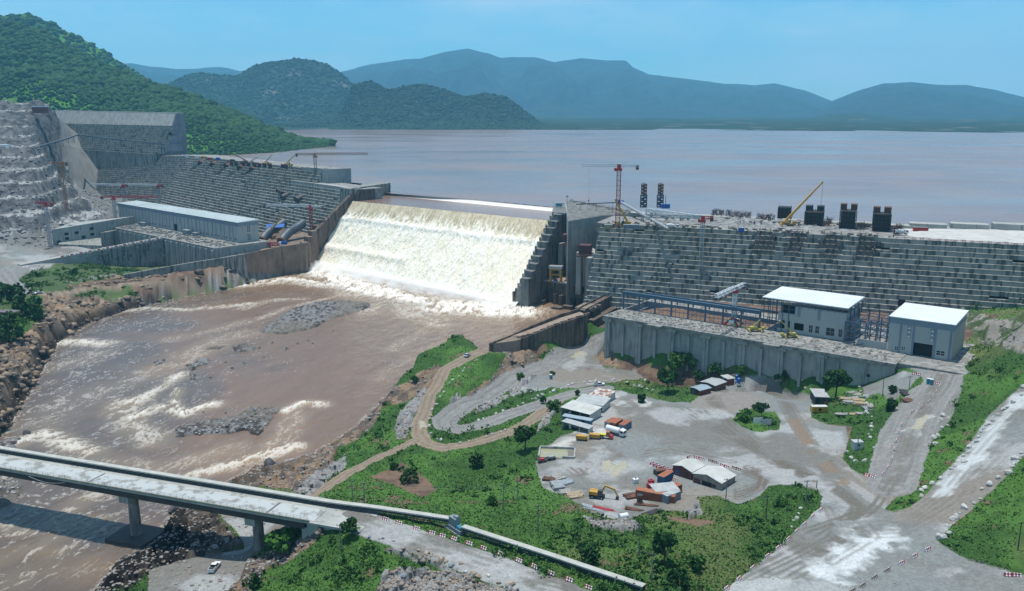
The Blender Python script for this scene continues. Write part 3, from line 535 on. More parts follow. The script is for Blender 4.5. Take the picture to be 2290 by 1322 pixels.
def fall_mat():
    m=bpy.data.materials.new('falling_water'); m.use_nodes=True; t=m.node_tree; b=t.nodes['Principled BSDF']; l=t.links.new
    a=N(t,'ShaderNodeAttribute',attribute_name='Col'); l(a.outputs['Color'],b.inputs['Base Color'])
    f_=N(t,'ShaderNodeAttribute',attribute_name='foam'); r=N(t,'ShaderNodeMapRange'); r.inputs[3].default_value=.18; r.inputs[4].default_value=.85; l(f_.outputs['Fac'],r.inputs[0]); l(r.outputs[0],b.inputs['Roughness'])
    g=N(t,'ShaderNodeNewGeometry'); n=N(t,'ShaderNodeTexNoise'); n.inputs['Scale'].default_value=.9; n.inputs['Detail'].default_value=5; l(g.outputs['Position'],n.inputs['Vector']); bp=N(t,'ShaderNodeBump'); bp.inputs['Distance'].default_value=.35; l(n.outputs[0],bp.inputs['Height']); l(bp.outputs[0],b.inputs['Normal'])
    b.inputs['Subsurface Weight'].default_value=0
    return m
tag(spill('waterfall',fall_mat()),kind='structure')
# ================================================================ LAKE
def fan(r0,r1,n,a0,a1,na,inv=True):
    r=1/np.linspace(1/r0,1/r1,n) if inv else np.linspace(r0,r1,n); a=np.linspace(R(a0),R(a1),na); T,Q=np.meshgrid(a,r)
    I=np.arange(n*na).reshape(n,na); return (np.sin(T)*Q).ravel(),(np.cos(T)*Q).ravel(),np.stack([I[:-1,:-1],I[:-1,1:],I[1:,1:],I[1:,:-1]],-1).reshape(-1,4)
LPOLY=[at(2700,560,60).to_2d(),at(2290,520,60).to_2d(),at(1700,490,60).to_2d(),at(1330,478,60).to_2d(),UR.to_2d(),UL.to_2d(),at(800,398,60).to_2d(),at(722,362,74).to_2d(),at(430,335,74).to_2d(),Vector((-790,1470)),Vector((-9000,16000)),Vector((14000,16000)),Vector((14000,200))]
lx,ly,lF=fan(330,14000,420,-46,46,420)
ok=inpoly(lx,ly,LPOLY)[lF].all(1); u,f=submesh(None,lF,ok); V=np.c_[lx,ly,np.full(lx.shape,ZL)][u]
tag(npmesh('lake',V,f,water_mat('lake_water',(.245,.155,.12),(.20,.135,.115),False,.16,.10,.30)),kind='structure')
lm=bpy.data.materials['lake_water'].node_tree; gg_=N(lm,'ShaderNodeNewGeometry'); m_=N(lm,'ShaderNodeMapping'); m_.inputs['Scale'].default_value=(.0022,.0060,1); m_.inputs['Rotation'].default_value=(0,0,.25); n_=N(lm,'ShaderNodeTexNoise'); n_.inputs['Scale'].default_value=1; n_.inputs['Detail'].default_value=7; n_.inputs['Roughness'].default_value=.62; r_=N(lm,'ShaderNodeMapRange'); r_.inputs[1].default_value=.42; r_.inputs[2].default_value=.62; r_.inputs[3].default_value=.26; r_.inputs[4].default_value=.13
lm.links.new(gg_.outputs['Position'],m_.inputs[0]); lm.links.new(m_.outputs[0],n_.inputs['Vector']); lm.links.new(n_.outputs[0],r_.inputs[0]); lm.links.new(r_.outputs[0],lm.nodes['Principled BSDF'].inputs['Roughness'])
# apron strip joining the lake to the crest
mb=MB(); d_=(UL-CL).normalized()
mb.add([UL+Vector((-12,-2,.93)),UR+Vector((12,0,.93)),UR+Vector((34,55,.93)),UL+Vector((10,55,.93))],[(0,1,2,3)]); mb.f=[f[::-1] for f in mb.f] if (Vector(mb.v[1])-Vector(mb.v[0])).cross(Vector(mb.v[2])-Vector(mb.v[0])).z<0 else mb.f; tag(mb.build('lake_edge_water',bpy.data.materials['lake_water']),kind='structure')
# ================================================================ HILLS
def terrain_mat(name,cs,scale,rocky=None,bd=3.):
    m=bpy.data.materials.new(name); m.use_nodes=True; t=m.node_tree; b=t.nodes['Principled BSDF']; l=t.links.new
    g=N(t,'ShaderNodeNewGeometry'); b.inputs['Roughness'].default_value=.95; b.inputs['Specular IOR Level'].default_value=.1
    n=N(t,'ShaderNodeTexNoise'); n.inputs['Scale'].default_value=1/scale; n.inputs['Detail'].default_value=8; n.inputs['Roughness'].default_value=.7; l(g.outputs['Position'],n.inputs['Vector'])
    n1=N(t,'ShaderNodeTexNoise'); n1.inputs['Scale'].default_value=1/(scale*12); n1.inputs['Detail'].default_value=3; l(g.outputs['Position'],n1.inputs['Vector'])
    def mr(s,a,bb):
        q=N(t,'ShaderNodeMapRange'); q.inputs[1].default_value=a; q.inputs[2].default_value=bb; l(s,q.inputs[0]); return q.outputs[0]
    x=N(t,'ShaderNodeMix',data_type='RGBA'); x.inputs[6].default_value=(*cs[0],1); x.inputs[7].default_value=(*cs[1],1); l(mr(n.outputs[0],.4,.6),x.inputs[0])
    y=N(t,'ShaderNodeMix',data_type='RGBA'); l(x.outputs[2],y.inputs[6]); y.inputs[7].default_value=(*cs[2],1); l(mr(n1.outputs[0],.48,.62),y.inputs[0]); o=y.outputs[2]
    if rocky:
        z=N(t,'ShaderNodeMix',data_type='RGBA'); l(o,z.inputs[6]); z.inputs[7].default_value=(*rocky,1); n3=N(t,'ShaderNodeTexNoise'); n3.inputs['Scale'].default_value=1/(scale*5); n3.inputs['Detail'].default_value=6; l(g.outputs['Position'],n3.inputs['Vector']); l(mr(n3.outputs[0],.60,.68),z.inputs[0]); o=z.outputs[2]
    l(o,b.inputs['Base Color']); bp=N(t,'ShaderNodeBump'); bp.inputs['Distance'].default_value=bd; l(n.outputs[0],bp.inputs['Height']); l(bp.outputs[0],b.inputs['Normal'])
    return m
def ridge(name,pts,yr,yb,zb,m,pw=1.3,nz=.10,seed=0,nc=420,nr=90,wl=None,kind='structure'):
    xs=[p[0] for p in pts]; px=np.linspace(xs[0],xs[-1],nc); py=np.interp(px,xs,[p[1] for p in pts])
    yrv=np.interp(px,xs,[yr]*len(xs) if not isinstance(yr,list) else yr); ybv=np.interp(px,xs,[yb]*len(xs) if not isinstance(yb,list) else yb)
    zr=H+(cp*0-((sp+(py-661)/F*cp)/(cp-(py-661)/F*sp)))*yrv
    V=np.zeros((nr*2,nc,3)); wl=wl or (yrv.mean()*.09)
    for i in range(nr*2):
        s=i/(nr-1) if i<nr else 1-(i-nr+1)/nr; Y=ybv+(yrv-ybv)*s if i<nr else yrv+(yrv-ybv)*.8*(1-s)
        hh=np.maximum(zr-zb,3); z=zb-3+hh*(s**pw)+3*s; X=(px-1145)/F*(Y*cp-(z-H)*sp)
        e=4*s*(1-s); rn=1-2*np.abs(fbm(X,Y*.45,wl,5,seed,.5)-.5)*2; z=z+hh*nz*e*(rn*1.6-1.1)+hh*nz*.5*(fbm(X,Y,wl*.22,4,seed+20)-.5)*(.25+e)
        V[i,:,0]=X;V[i,:,1]=Y;V[i,:,2]=z
    I=np.arange(nr*2*nc).reshape(nr*2,nc); F_=np.stack([I[:-1,:-1],I[:-1,1:],I[1:,1:],I[1:,:-1]],-1).reshape(-1,4)
    o=npmesh(name,V.reshape(-1,3),F_,m); tag(o,kind=kind); return V
near_m=terrain_mat('hill_grass',((.045,.13,.018),(.085,.22,.03),(.035,.10,.018)),16,(.10,.16,.05))
mid_m=terrain_mat('hill_forest',((.016,.036,.020),(.036,.062,.034),(.022,.045,.028)),26,(.14,.13,.11),8)
far_m=terrain_mat('mountain_forest',((.022,.04,.03),(.034,.054,.042),(.028,.042,.036)),120,None,12)
A_P=[(-260,40),(-60,55),(0,50),(50,56),(100,77),(140,100),(186,123),(233,146),(283,166),(333,186),(400,203),(449,226),(533,256),(599,286),(633,301),(666,313),(716,320),(740,331)]
VA=ridge('green_hill',A_P,[2450]*2+[2400,2350,2300,2280,2250,2230,2200,2180,2100,2060,1990,1940,1920,1900,1870,1850],[1500,1500,1500,1500,1500,1500,1500,1500,1490,1450,1430,1430,1480,1530,1580,1650,1760,1830],ZL,near_m,1.05,.07,3,500,140,wl=190)
VB=ridge('back_hill',[(-300,40),(-60,22),(0,36),(30,34),(60,30),(85,40),(120,58),(180,84),(235,118),(280,148),(300,158),(340,185),(420,240),(500,275)],3100,2300,ZL,near_m,1.0,.09,5,300,80,wl=300)
VC=ridge('domed_hills',[(300,225),(340,205),(370,190),(420,166),(450,162),(480,166),(530,170),(560,150),(600,138),(660,131),(700,134),(735,145),(765,165),(790,188),(830,200),(870,215),(920,240),(960,270),(980,288)],5000,3500,ZL,mid_m,2.3,.10,9,420,110,wl=500)
VD=ridge('low_hills',[(740,284),(770,240),(790,190),(830,182),(870,203),(900,193),(950,189),(1000,202),(1040,218),(1085,209),(1130,216),(1170,246),(1205,274),(1235,287),(1290,291)],4000,3350,ZL,mid_m,1.6,.10,14,360,90,wl=420)
ridge('far_mountains',[(-400,190),(200,165),(260,146),(292,141),(340,150),(400,155),(440,153),(490,150),(535,158),(600,170),(700,172),(740,165),(780,157),(830,143),(880,137),(940,130),(1000,115),(1045,109),(1090,119),(1120,130),(1190,127),(1240,140),(1300,130),(1350,135),(1400,136),(1415,150),(1450,166),(1520,175),(1580,182),(1620,187),(1690,190),(1730,186),(1800,202),(1850,222),(1900,240),(2000,262),(2800,262)],11500,7800,ZL,far_m,.95,.26,21,900,120,wl=900)
ridge('right_mountains',[(1740,262),(1820,243),(1870,222),(1930,199),(1975,187),(2040,184),(2100,190),(2160,190),(2230,202),(2290,217),(2400,240),(2800,262)],9500,6500,ZL,far_m,1.0,.22,25,420,90,wl=700)
ridge('shore_hill',[(1640,284),(1720,279),(1790,268),(1850,256),(1920,252),(1980,259),(2040,270),(2120,279),(2200,268),(2290,259),(2500,262)],6200,4300,ZL,mid_m,1.1,.10,33,260,50,wl=500)
# low plain along the far shore
px_,py_,pF=fan(3350,9000,60,-16,40,200); pz=ZL+np.clip((np.hypot(px_,py_)-3450-250*fbm(px_,py_,700,3,41)*2)/90,-3,9)+6*fbm(px_,py_,220,4,42)
tag(npmesh('far_shore',np.c_[px_,py_,pz],pF,mid_m),kind='structure')
# woods on the near hill
def ico():
    bm=bmesh.new(); bmesh.ops.create_icosphere(bm,subdivisions=1,radius=1); v=np.array([x.co[:] for x in bm.verts]); f=np.array([[q.index for q in x.verts] for x in bm.faces]); bm.free(); return v,f
IV,IF=ico()
def blobs(name,P,S,m,seed=0,jit=.32,flat=.85):
    r=np.random.default_rng(seed); n=len(P); v=IV[None]*(1+r.uniform(-jit,jit,(n,len(IV),1)))*S[:,None,None]*np.array([1,1,flat])
    v=v+P[:,None,:]; F_=(IF[None]+(np.arange(n)*len(IV))[:,None,None]).reshape(-1,3)
    sh=np.repeat(r.uniform(0,1,n),len(IV)); return npmesh(name,v.reshape(-1,3),F_,m,{'tone':sh},smooth=False)
def leaf_mat(name,a,b_,rough=.9):
    m=bpy.data.materials.new(name); m.use_nodes=True; t=m.node_tree; b=t.nodes['Principled BSDF']; l=t.links.new; b.inputs['Roughness'].default_value=rough; b.inputs['Specular IOR Level'].default_value=.15
    at_=N(t,'ShaderNodeAttribute',attribute_name='tone'); g=N(t,'ShaderNodeNewGeometry'); n=N(t,'ShaderNodeTexNoise'); n.inputs['Scale'].default_value=1.1; l(g.outputs['Position'],n.inputs['Vector'])
    ad=N(t,'ShaderNodeMath',operation='ADD'); l(at_.outputs['Fac'],ad.inputs[0]); l(n.outputs[0],ad.inputs[1]); mr=N(t,'ShaderNodeMapRange'); mr.inputs[1].default_value=.4; mr.inputs[2].default_value=1.15; l(ad.outputs[0],mr.inputs[0])
    x=N(t,'ShaderNodeMix',data_type='RGBA'); x.inputs[6].default_value=(*a,1); x.inputs[7].default_value=(*b_,1); l(mr.outputs[0],x.inputs[0]); l(x.outputs[2],b.inputs['Base Color']); return m
def sample(V,n,seed,lo=0.,hi=1.,pxf=None):
    r=np.random.default_rng(seed); nr=V.shape[0]//2; i=r.uniform(lo*(nr-1),hi*(nr-1),n); j=r.uniform(0,V.shape[1]-1.01,n); a=i.astype(int);b=j.astype(int); fi=(i-a)[:,None];fj=(j-b)[:,None]
    return (V[a,b]*(1-fj)+V[a,b+1]*fj)*(1-fi)+(V[a+1,b]*(1-fj)+V[a+1,b+1]*fj)*fi,i/(nr-1)
wood=leaf_mat('woodland',(.011,.035,.012),(.033,.080,.024))
P,s=sample(VA,42000,5,.0,1.06); dn=fbm(P[:,0],P[:,1],160,3,55); keep=(rng.uniform(0,1,len(P))<np.clip(.30+ss(.35,.7,s+(dn-.5)*.6)*.4,0,1)); P=P[keep]; sA=s[keep]; P[:,2]+=2
P2,s2=sample(VB,6000,6,.3,1.05)
P=np.r_[P,P2]; S=np.clip(rng.lognormal(1.45,.42,len(P)),2,12); S[-len(P2):]*=1.5; S[:len(sA)]*=.50+.62*ss(.28,.62,sA)
tag(blobs('hillside_woods',P,S,wood,3),kind='stuff')
P,s=sample(VC,9000,7,.1,1.02); Q2,s=sample(VD,7000,8,0,1.02); P=np.r_[P,Q2]
tag(blobs('distant_woods',P,rng.uniform(4,12,len(P)),leaf_mat('distant_leaf',(.011,.028,.016),(.030,.055,.030)),4,flat=.7),kind='stuff')
# ================================================================ DAMS
conc=mat('weathered_concrete',(.31,.31,.28),(.215,.217,.197),7,.9,bump=.08,thr=(.3,.7),streak=((.055,.058,.048),2.2,.50,.85),c3=(.19,.20,.17),sc3=26)
conc2=mat('pale_concrete',(.38,.385,.355),(.29,.293,.275),9,.9,bump=.05,streak=((.13,.135,.125),1.8,.55,.7))
concd=mat('damp_brown_concrete',(.17,.125,.09),(.10,.075,.058),5,.8,bump=.06,streak=((.03,.025,.02),1.6,.48,.85))
concg=mat('smooth_grey_concrete',(.35,.355,.33),(.27,.275,.26),6,.85,bump=.02,streak=((.12,.125,.12),1.5,.56,.7))
dark=mat('shadowed_opening',(.018,.02,.022),(.01,.011,.012),3,.9)
debris=mat('littered_deck',(.27,.265,.245),(.12,.115,.105),2.2,.95,bump=.12,c3=(.36,.35,.33),sc3=3)
rubble=mat('loose_rock',(.27,.27,.265),(.13,.13,.13),3,.95,bump=.6,c3=(.36,.36,.35),sc3=5)
rust=mat('rusty_steel',(.16,.065,.035),(.085,.045,.03),1.5,.8)
darksteel=mat('dark_steel',(.045,.04,.042),(.025,.022,.024),1.2,.6)
bluesteel=mat('blue_grey_steel',(.075,.13,.19),(.055,.10,.15),2,.5)
redp=mat('red_paint',(.42,.025,.03),(.30,.02,.025),1,.5); whitep=mat('white_paint',(.72,.73,.72),(.6,.61,.6),2,.5); yel=mat('yellow_paint',(.55,.30,.04),(.42,.23,.03),1,.5); orange=mat('orange_paint',(.40,.14,.065),(.28,.10,.05),1.5,.6)
bluep=mat('blue_paint',(.03,.12,.42),(.025,.1,.35),1,.5); greyst=mat('galvanised_steel',(.42,.44,.45),(.3,.32,.33),1,.45,metal=.3); black=mat('black_rubber',(.02,.02,.02),(.015,.015,.015),1,.8); glass=mat('dark_glass',(.02,.03,.04),(.015,.02,.03),1,.12)
tealp=mat('teal_paint',(.05,.28,.36),(.04,.2,.27),1,.5)
class Line:
    """plan line with its downstream normal; p(s,off) is a point along it"""
    def __init__(s,a,b): s.a=Vector(a[:2]);s.b=Vector(b[:2]);s.d=(s.b-s.a).normalized();s.L=(s.b-s.a).length;s.n=Vector((s.d.y,-s.d.x)); s.n=-s.n if s.n.y>0 else s.n
    def p(s,t,off=0,z=0): q=s.a+s.d*t+s.n*off; return Vector((q.x,q.y,z))
    def at_px(s,px,z,off=0):
        lo,hi=-200,(600 if s.d.y<0 else 1500); f=lambda t:proj(*s.p(t,off,z))[0]; sg=1 if f(hi)>f(lo) else -1
        for _ in range(50):
            m=(lo+hi)/2
            if (f(m)-px)*sg<0: lo=m
            else: hi=m
        return lo
def stepped(name,ln,s0,s1,ztop,zbot,m,parent,off,slope=.8,hs=2.5,bands=(),seed=1,wmin=1.3,wmax=6.5,s0f=None,s1f=None,notch=.14,depth=9):
    """stepped concrete face: courses of blocks of uneven width, some set back"""
    r=random.Random(seed); mb=MB(off); k=0; ang=math.atan2(ln.d.y,ln.d.x)
    nrows=int((ztop-zbot)/hs)
    for k in range(nrows):
        z1=ztop-k*hs; z0=z1-hs; o=slope*hs*k; a=s0f(k) if s0f else s0; b=s1f(k) if s1f else s1; s=a; clus=0
        while s<b:
            w=min(r.choice((wmin,wmin*1.6,3,5,wmax,9,13)),b-s+.01); 
            rec=0
            if clus>0: clus-=1; rec=r.uniform(.4,1.3); w=min(w,r.uniform(.5,1.1))
            elif r.random()<notch: clus=r.choice((0,0,0,1,2)); rec=r.uniform(.4,1.5); w=min(w,r.uniform(.5,1.6))
            else: rec=r.uniform(-.08,.12)
            for q0,q1,kk,dd in bands:
                if q0<s+w/2+.45*hs*k*0<q1 and kk[0]<=k<kk[1]: rec+=dd
            dz=r.uniform(-.06,.06); oo=o-rec
            P=[ln.p(s,oo),ln.p(s+w-.03,oo),ln.p(s+w-.03,o-depth),ln.p(s,o-depth)]
            zt=z1+dz-(hs*.5 if r.random()<.025 else 0)
            vs=[(p.x,p.y,z0) for p in P]+[(p.x,p.y,zt) for p in P]
            mb.add(vs,[(0,1,5,4),(1,2,6,5),(3,0,4,7),(4,5,6,7)]); s+=w
    return mb.build(name,m,parent)
def body(name,P,z0,z1,m,parent,off):
    mb=MB(off); mb.prism([(p[0],p[1]) for p in P],z0,z1); return mb.build(name,m,parent)
# ---- right dam
GR=Line((54,533),(268,444)); RZT=60.
o_=(150,480,20); rd=thing('dam_wall','stepped grey concrete dam right of the spillway, topped by a rubble platform','dam',o_)
def root_off(o): return tuple(o)
bandsR=[]
for px in (1716,1788,1862,1942):
    s=GR.at_px(px,RZT); bandsR.append((s-5.2,s+5.2,(0,4),3.2)); bandsR.append((s-7,s+3,(4,6),1.5))
stepped('stepped_face',GR,2,420,RZT,10,conc,rd,o_,bands=bandsR,seed=4,slope=.78)
body('core',[GR.p(-2,-4),GR.p(430,-4),GR.p(430,-50),GR.p(-2,-42)],8,RZT-.15,debris,rd,o_)
mb=MB(o_)     # crest of roller-compacted layers upstream
for i in range(26):
    a=8+i*11; z=RZT+ (2.2 if i<16 else 1.2)+random.uniform(-.3,.4); 
    P=[GR.p(a,-44),GR.p(a+10.8,-44),GR.p(a+10.8,-53),GR.p(a,-53)]; mb.prism([(p.x,p.y) for p in P],RZT-6,z)
for i in range(7):
    a=GR.at_px(2040,60)+i*22; z=RZT+3.5+i*1.0; P=[GR.p(a,-46),GR.p(a+20,-45),GR.p(a+20,-55),GR.p(a,-55)]; mb.prism([(p.x,p.y) for p in P],RZT-6,z)
mb.build('upstream_parapet',conc2,rd)
mb=MB(o_)
n=60
def bank(mb,s0,s1,o0,o1,z0,z1,seed,ns=60,nt=14,amp=1.6):
    P=[]
    for i in range(ns+1):
        for j in range(nt+1):
            u=i/ns;v=j/nt; s=s0+(s1-s0)*u; p=GR.p(s+random.uniform(-.5,.5),o0+(o1-o0)*v); e=math.sin(PI*u)**.5 if 0<u<1 else 0
            P.append((p.x,p.y,z0+(z1-z0)*ss(0,1,np.float64(v))*e+random.uniform(-.5,.5)*amp*e))
    mb.add(P,[(i*(nt+1)+j,(i+1)*(nt+1)+j,(i+1)*(nt+1)+j+1,i*(nt+1)+j+1) for i in range(ns) for j in range(nt)])
bank(mb,18,GR.at_px(1950,60),-18,-44,RZT-.3,RZT+2.4,1); mb.build('rubble_bank',rubble,rd)
mb=MB(o_); sF=GR.at_px(2010,60); bank(mb,sF,420,-2,-46,RZT-.3,RZT+2.6,2,amp=.7); mb.build('pale_fill',mat('pale_fill',(.50,.50,.47),(.40,.39,.36),6,.95,bump=.2),rd)
mb=MB(o_)      # trench scaffolds of the four intakes
for b in bandsR[::2]:
    s=(b[0]+b[1])/2
    for k in range(5):
        for q in (-4.5,-1.5,1.5,4.5): mb.bar(GR.p(s+q-.4*k,k*1.95-3,RZT-k*2.5+2.0),GR.p(s+q-.4*k,k*1.95-.2,RZT-k*2.5-1.5),.45)
        mb.bar(GR.p(s-5-.4*k,k*1.95-.5,RZT-k*2.5+1.1),GR.p(s+5-.4*k,k*1.95-.5,RZT-k*2.5+1.1),.5,.25); mb.bar(GR.p(s-5-.4*k,k*1.95-.3,RZT-k*2.5-.2),GR.p(s+5-.4*k,k*1.95-.3,RZT-k*2.5-.2),.35,.2)
mb.build('trench_formwork',darksteel,rd)['kind']='stuff'
mb=MB(o_); sd_=GR.at_px(2014,25,24)
p=GR.p(sd_,.8*2.5*12+1.2,29.5); mb.box(p,(3.4,1.4,3.6),math.atan2(GR.d.y,GR.d.x)); mb.build('gallery_opening',dark,rd)
mb=MB(o_); r=random.Random(12)
for i in range(260):
    s=r.uniform(4,GR.at_px(2000,60)); o=-r.choice((2,4,8,30,38,42,44))+r.uniform(-2,2); p=GR.p(s,o,RZT+r.uniform(0,.7)+(1.5 if o<-28 else 0)); mb.box(p,(r.uniform(.4,3.2),r.uniform(.3,1.6),r.uniform(.3,1.5)),r.uniform(0,3))
mb.build('building_clutter',mat('mixed_steel_clutter',(.20,.18,.16),(.05,.05,.055),3,.8,c3=(.33,.32,.30),sc3=4),rd)['kind']='stuff'
# ---- spillway body with side walls
ax=(CRr-CL).to_2d().normalized(); nn=Vector((ax.y,-ax.x)); nn=-nn if nn.y>0 else nn
o_=((CL.x+CRr.x)/2,(CL.y+CRr.y)/2,0); sb=thing('spillway_dam','lowered concrete spillway section with the water pouring over it','dam',o_)
def quadprism(mb,a,b,c,d,z0,zs):
    mb.prism([(q[0],q[1]) for q in (a,b,c,d)],z0,zs)
mb=MB(o_); e_=Vector((ax.x,ax.y,0)); n3=Vector((nn.x,nn.y,0))
V8=[UL,UR,CRr,CL,FL,FR]
mb.add([UL+Vector((0,0,-2.6)),UR+Vector((0,0,-2.6)),CRr+Vector((0,0,-4)),CL+Vector((0,0,-4)),FL+Vector((0,0,-8)),FR+Vector((0,0,-8)),Vector((UL.x,UL.y,-4)),Vector((UR.x,UR.y,-4))],[(0,1,2,3),(3,2,5,4),(6,7,1,0),(0,3,4,6),(1,7,5,2)]); mb.build('overflow_body',concd,sb)
# right pier : stepped profile down the slope, vertical side
mb=MB(o_); pz=[]
drF=(FR-CRr).to_2d(); LF=drF.length; dF=drF.normalized(); n_=17
for i in range(n_):
    a=i/n_; b=(i+1)/n_; z1=57.5-i*(57.5-14)/(n_-1); 
    for j in range(2):
        w0=-.4+j*2.6+random.uniform(-.2,.2); w1=w0+2.7
        A=CRr.to_2d()+dF*(LF*a*1.02-3); B=CRr.to_2d()+dF*(LF*b*1.02-3)
        q=[A+ax*w0,B+ax*w0,B+ax*w1,A+ax*w1]; mb.prism([(t.x,t.y) for t in q],-3,z1-j*.0+random.uniform(-.25,.35)-(2.2 if (j==0) else 0))
mb.build('stepped_side_wall',conc,sb)
mb=MB(o_)
A=UR.to_2d()-nn*2; B=CRr.to_2d()+dF*(-3)
q=[A,B,B+ax*12,A+ax*14]; mb.prism([(t.x,t.y) for t in q],-3,57.6)
# pier body with sloping top behind the steps
Bt=CRr.to_2d()+ax*4.9; Ft=CRr.to_2d()+dF*LF*.98+ax*4.9
n8=10
for i in range(n8):
    a=i/n8;b=(i+1)/n8; p0=Bt+(Ft-Bt)*a;p1=Bt+(Ft-Bt)*b; w=ax*6.5; mb.prism([(t.x,t.y) for t in (p0,p1,p1+w,p0+w)],-3,57.4-a*42)
mb.build('right_pier',mat('dark_streaked_concrete',(.20,.205,.195),(.13,.135,.13),5,.9,bump=.05,streak=((.05,.052,.048),1.6,.5,.8)),sb)
# left side wall: slanting dark wall, brown at the foot
mb=MB(o_); n_=20; dl=(FL-CL).to_2d(); wz_=lambda u:58-u*32

for i in range(n_):
    a=i/n_;b=(i+1)/n_; p0=CL.to_2d()+dl*a;p1=CL.to_2d()+dl*(b+.002); w=-ax*3.0; mb.prism([(t.x,t.y) for t in (p0+ax*.6,p1+ax*.6,p1+w,p0+w)],-3,[wz_(a),wz_(b),wz_(b),wz_(a)])
mb.build('left_side_wall',concd,sb)
mb=MB(o_); A=UL.to_2d()-nn*1; B=CL.to_2d()+nn*1.5; q=[A,B,B-ax*14,A-ax*16]; mb.prism([(t.x,t.y) for t in q],-3,62.5); mb.build('left_pier',conc,sb)
# ---- left dam
L0=Vector((-181,813));L1=Vector((-401,1068));L2=Vector((-706,1338)); LA=Line(L0,L1); LBn=Line(L1,L2)
o_=(-260,860,26); ld=thing('dam_wall','long stepped grey concrete dam left of the spillway with a tall finished block at its far end','dam',o_)
sl=[LA.at_px(px,72) for px in (572,545,515,484,456)]; bandsL=[]
for s in sl:
    for k in range(7): bandsL.append((s-5+k*1.9,s+4.5+k*1.9,(k,k+1),4.2-.3*k))
sU=LA.at_px(722,68); sV=LA.at_px(600,74)
def _lc(p): q=p.to_2d()-LA.a; return q.dot(LA.d),q.dot(LA.n)
(eCs,eCo),(eFs,eFo)=_lc(CL),_lc(FL); sE=lambda o:eCs+(eFs-eCs)*(o-eCo)/(eFo-eCo)+.8
stepped('stepped_face',LA,0,LA.L+3,74,4,conc,ld,o_,bands=bandsL,seed=9,s0f=lambda k:(sU if k<5 else sE(2*k)),notch=.24)
lb_=stepped('stepped_face',LBn,0,LBn.L+20,73,12,conc,ld,o_,seed=10,notch=.12)
for v in lb_.data.vertices:
    q=Vector((v.co.x+o_[0],v.co.y+o_[1])); u=max(0,(q-LBn.a).dot(LBn.d))/LBn.L; v.co.z-=11.5*u
body('core',[LA.p(sU,-4),LA.p(LA.L,-4),LBn.p(LBn.L,-3),LBn.p(LBn.L,-30),LA.p(LA.L,-34),LA.p(sU,-30)],10,[73.8,73.8,61.4,61.4,73.8,73.8],debris,ld,o_)
body('core',[LA.p(sE(8),8),LA.p(sU+60,8),LA.p(sU+60,-18),LA.p(sE(-18),-18)],10,61.3,debris,ld,o_)
mb=MB(o_); 
for i in range(8):   # tall smooth block at the end of the upper level, buttressed
    a=sU+i*5.2; mb.prism([(t.x,t.y) for t in (LA.p(a,1.2),LA.p(a+5,1.2),LA.p(a+5,-6),LA.p(a,-6))],56,75.2+random.uniform(-.3,.3))
mb.prism([(t.x,t.y) for t in (LA.p(sU-1,1.0),LA.p(sU+3,1.0),LA.p(sU+3,-30),LA.p(sU-1,-30))],56,74.6)
mb.prism([(t.x,t.y) for t in (LA.p(sE(10)+2,10.2),LA.p(sU+45,10.6),LA.p(sU+45,2),LA.p(sE(10)+2,2))],50,62.2)
mb.build('smooth_end_block',concg,ld)
mb=MB(o_); pr_=[(-10,61),(8,61),(43.,17),(43.,-3),(-10,-3)]; n=5; vs=[LA.p(sE(a)-.6,a,z) for a,z in pr_]+[LA.p(sE(a)+1.2,a,z) for a,z in pr_]; mb.add(vs,[tuple(range(n)),tuple(range(2*n-1,n-1,-1))]+[(i,(i+1)%n,n+(i+1)%n,n+i) for i in range(n)]); mb.build('end_wall',concd,ld)
# high block
HL=Line((-447,1137),(-728,1366)); HZ=124.5
stepped('stepped_face',HL,0,HL.L+30,109,73,conc,ld,o_,seed=12,hs=2.5,s0f=lambda k:-0.3*k,notch=.06,depth=12)
body('foot_wall',[HL.p(0,28.6),HL.p(300,28.6),HL.p(300,-3),HL.p(0,-3)],50,73.6,conc,ld,o_)
mb=MB(o_)
A=HL.p(0,-9.6);
for i in range(36):
    a=i*10.4; b=a+10.2; z=HZ+a*.010
    vs=[HL.p(a,0,107.5),HL.p(b,0,107.5),HL.p(b,-12,107.5),HL.p(a,-12,107.5),HL.p(a,-7,z),HL.p(b,-7,z),HL.p(b,-12,z),HL.p(a,-12,z)]; mb.add(vs,[(0,1,5,4),(1,2,6,5),(2,3,7,6),(3,0,4,7),(4,5,6,7)])
    mb.prism([(t.x,t.y) for t in (HL.p(a,-8.5),HL.p(b,-8.5),HL.p(b,-18),HL.p(a,-18))],106,z+.3)
mb.build('sloping_upper_wall',conc2,ld)
mb=MB(o_); mb.prism([(t.x,t.y) for t in (HL.p(-.2,-8),HL.p(372,-8),HL.p(372,-19),HL.p(-.2,-19))],[HZ,HZ+3.1,HZ+3.1,HZ],[HZ+1.2,HZ+4.3,HZ+4.3,HZ+1.2]); mb.build('crest_parapet',concg,ld)
mb=MB(o_)    # end profile of the high block
prof=[(-19,HZ),(-8,HZ),(-1.5,108),(26,73),(-19,73)]
for o1,z1,(s) in (): pass
vs=[HL.p(-1.2,a,z) for a,z in prof]+[HL.p(3,a,z) for a,z in prof]; n=len(prof); mb.add(vs,[tuple(range(n)),tuple(range(2*n-1,n-1,-1))]+[(i,(i+1)%n,n+(i+1)%n,n+i) for i in range(n)])
mb.prism([(t.x,t.y) for t in (HL.p(-3.5,14),HL.p(0,16),HL.p(0,-14),HL.p(-3.5,-14))],76,86); mb.build('end_wall',mat('blue_grey_concrete',(.22,.235,.26),(.17,.18,.205),9,.9,streak=((.12,.125,.14),2,.5,.6)),ld)
mb=MB(o_); mb.box(HL.p(-1.6,4,99),(1.2,3.2,3.6),math.atan2(HL.d.y,HL.d.x)); mb.build('window_opening',dark,ld)
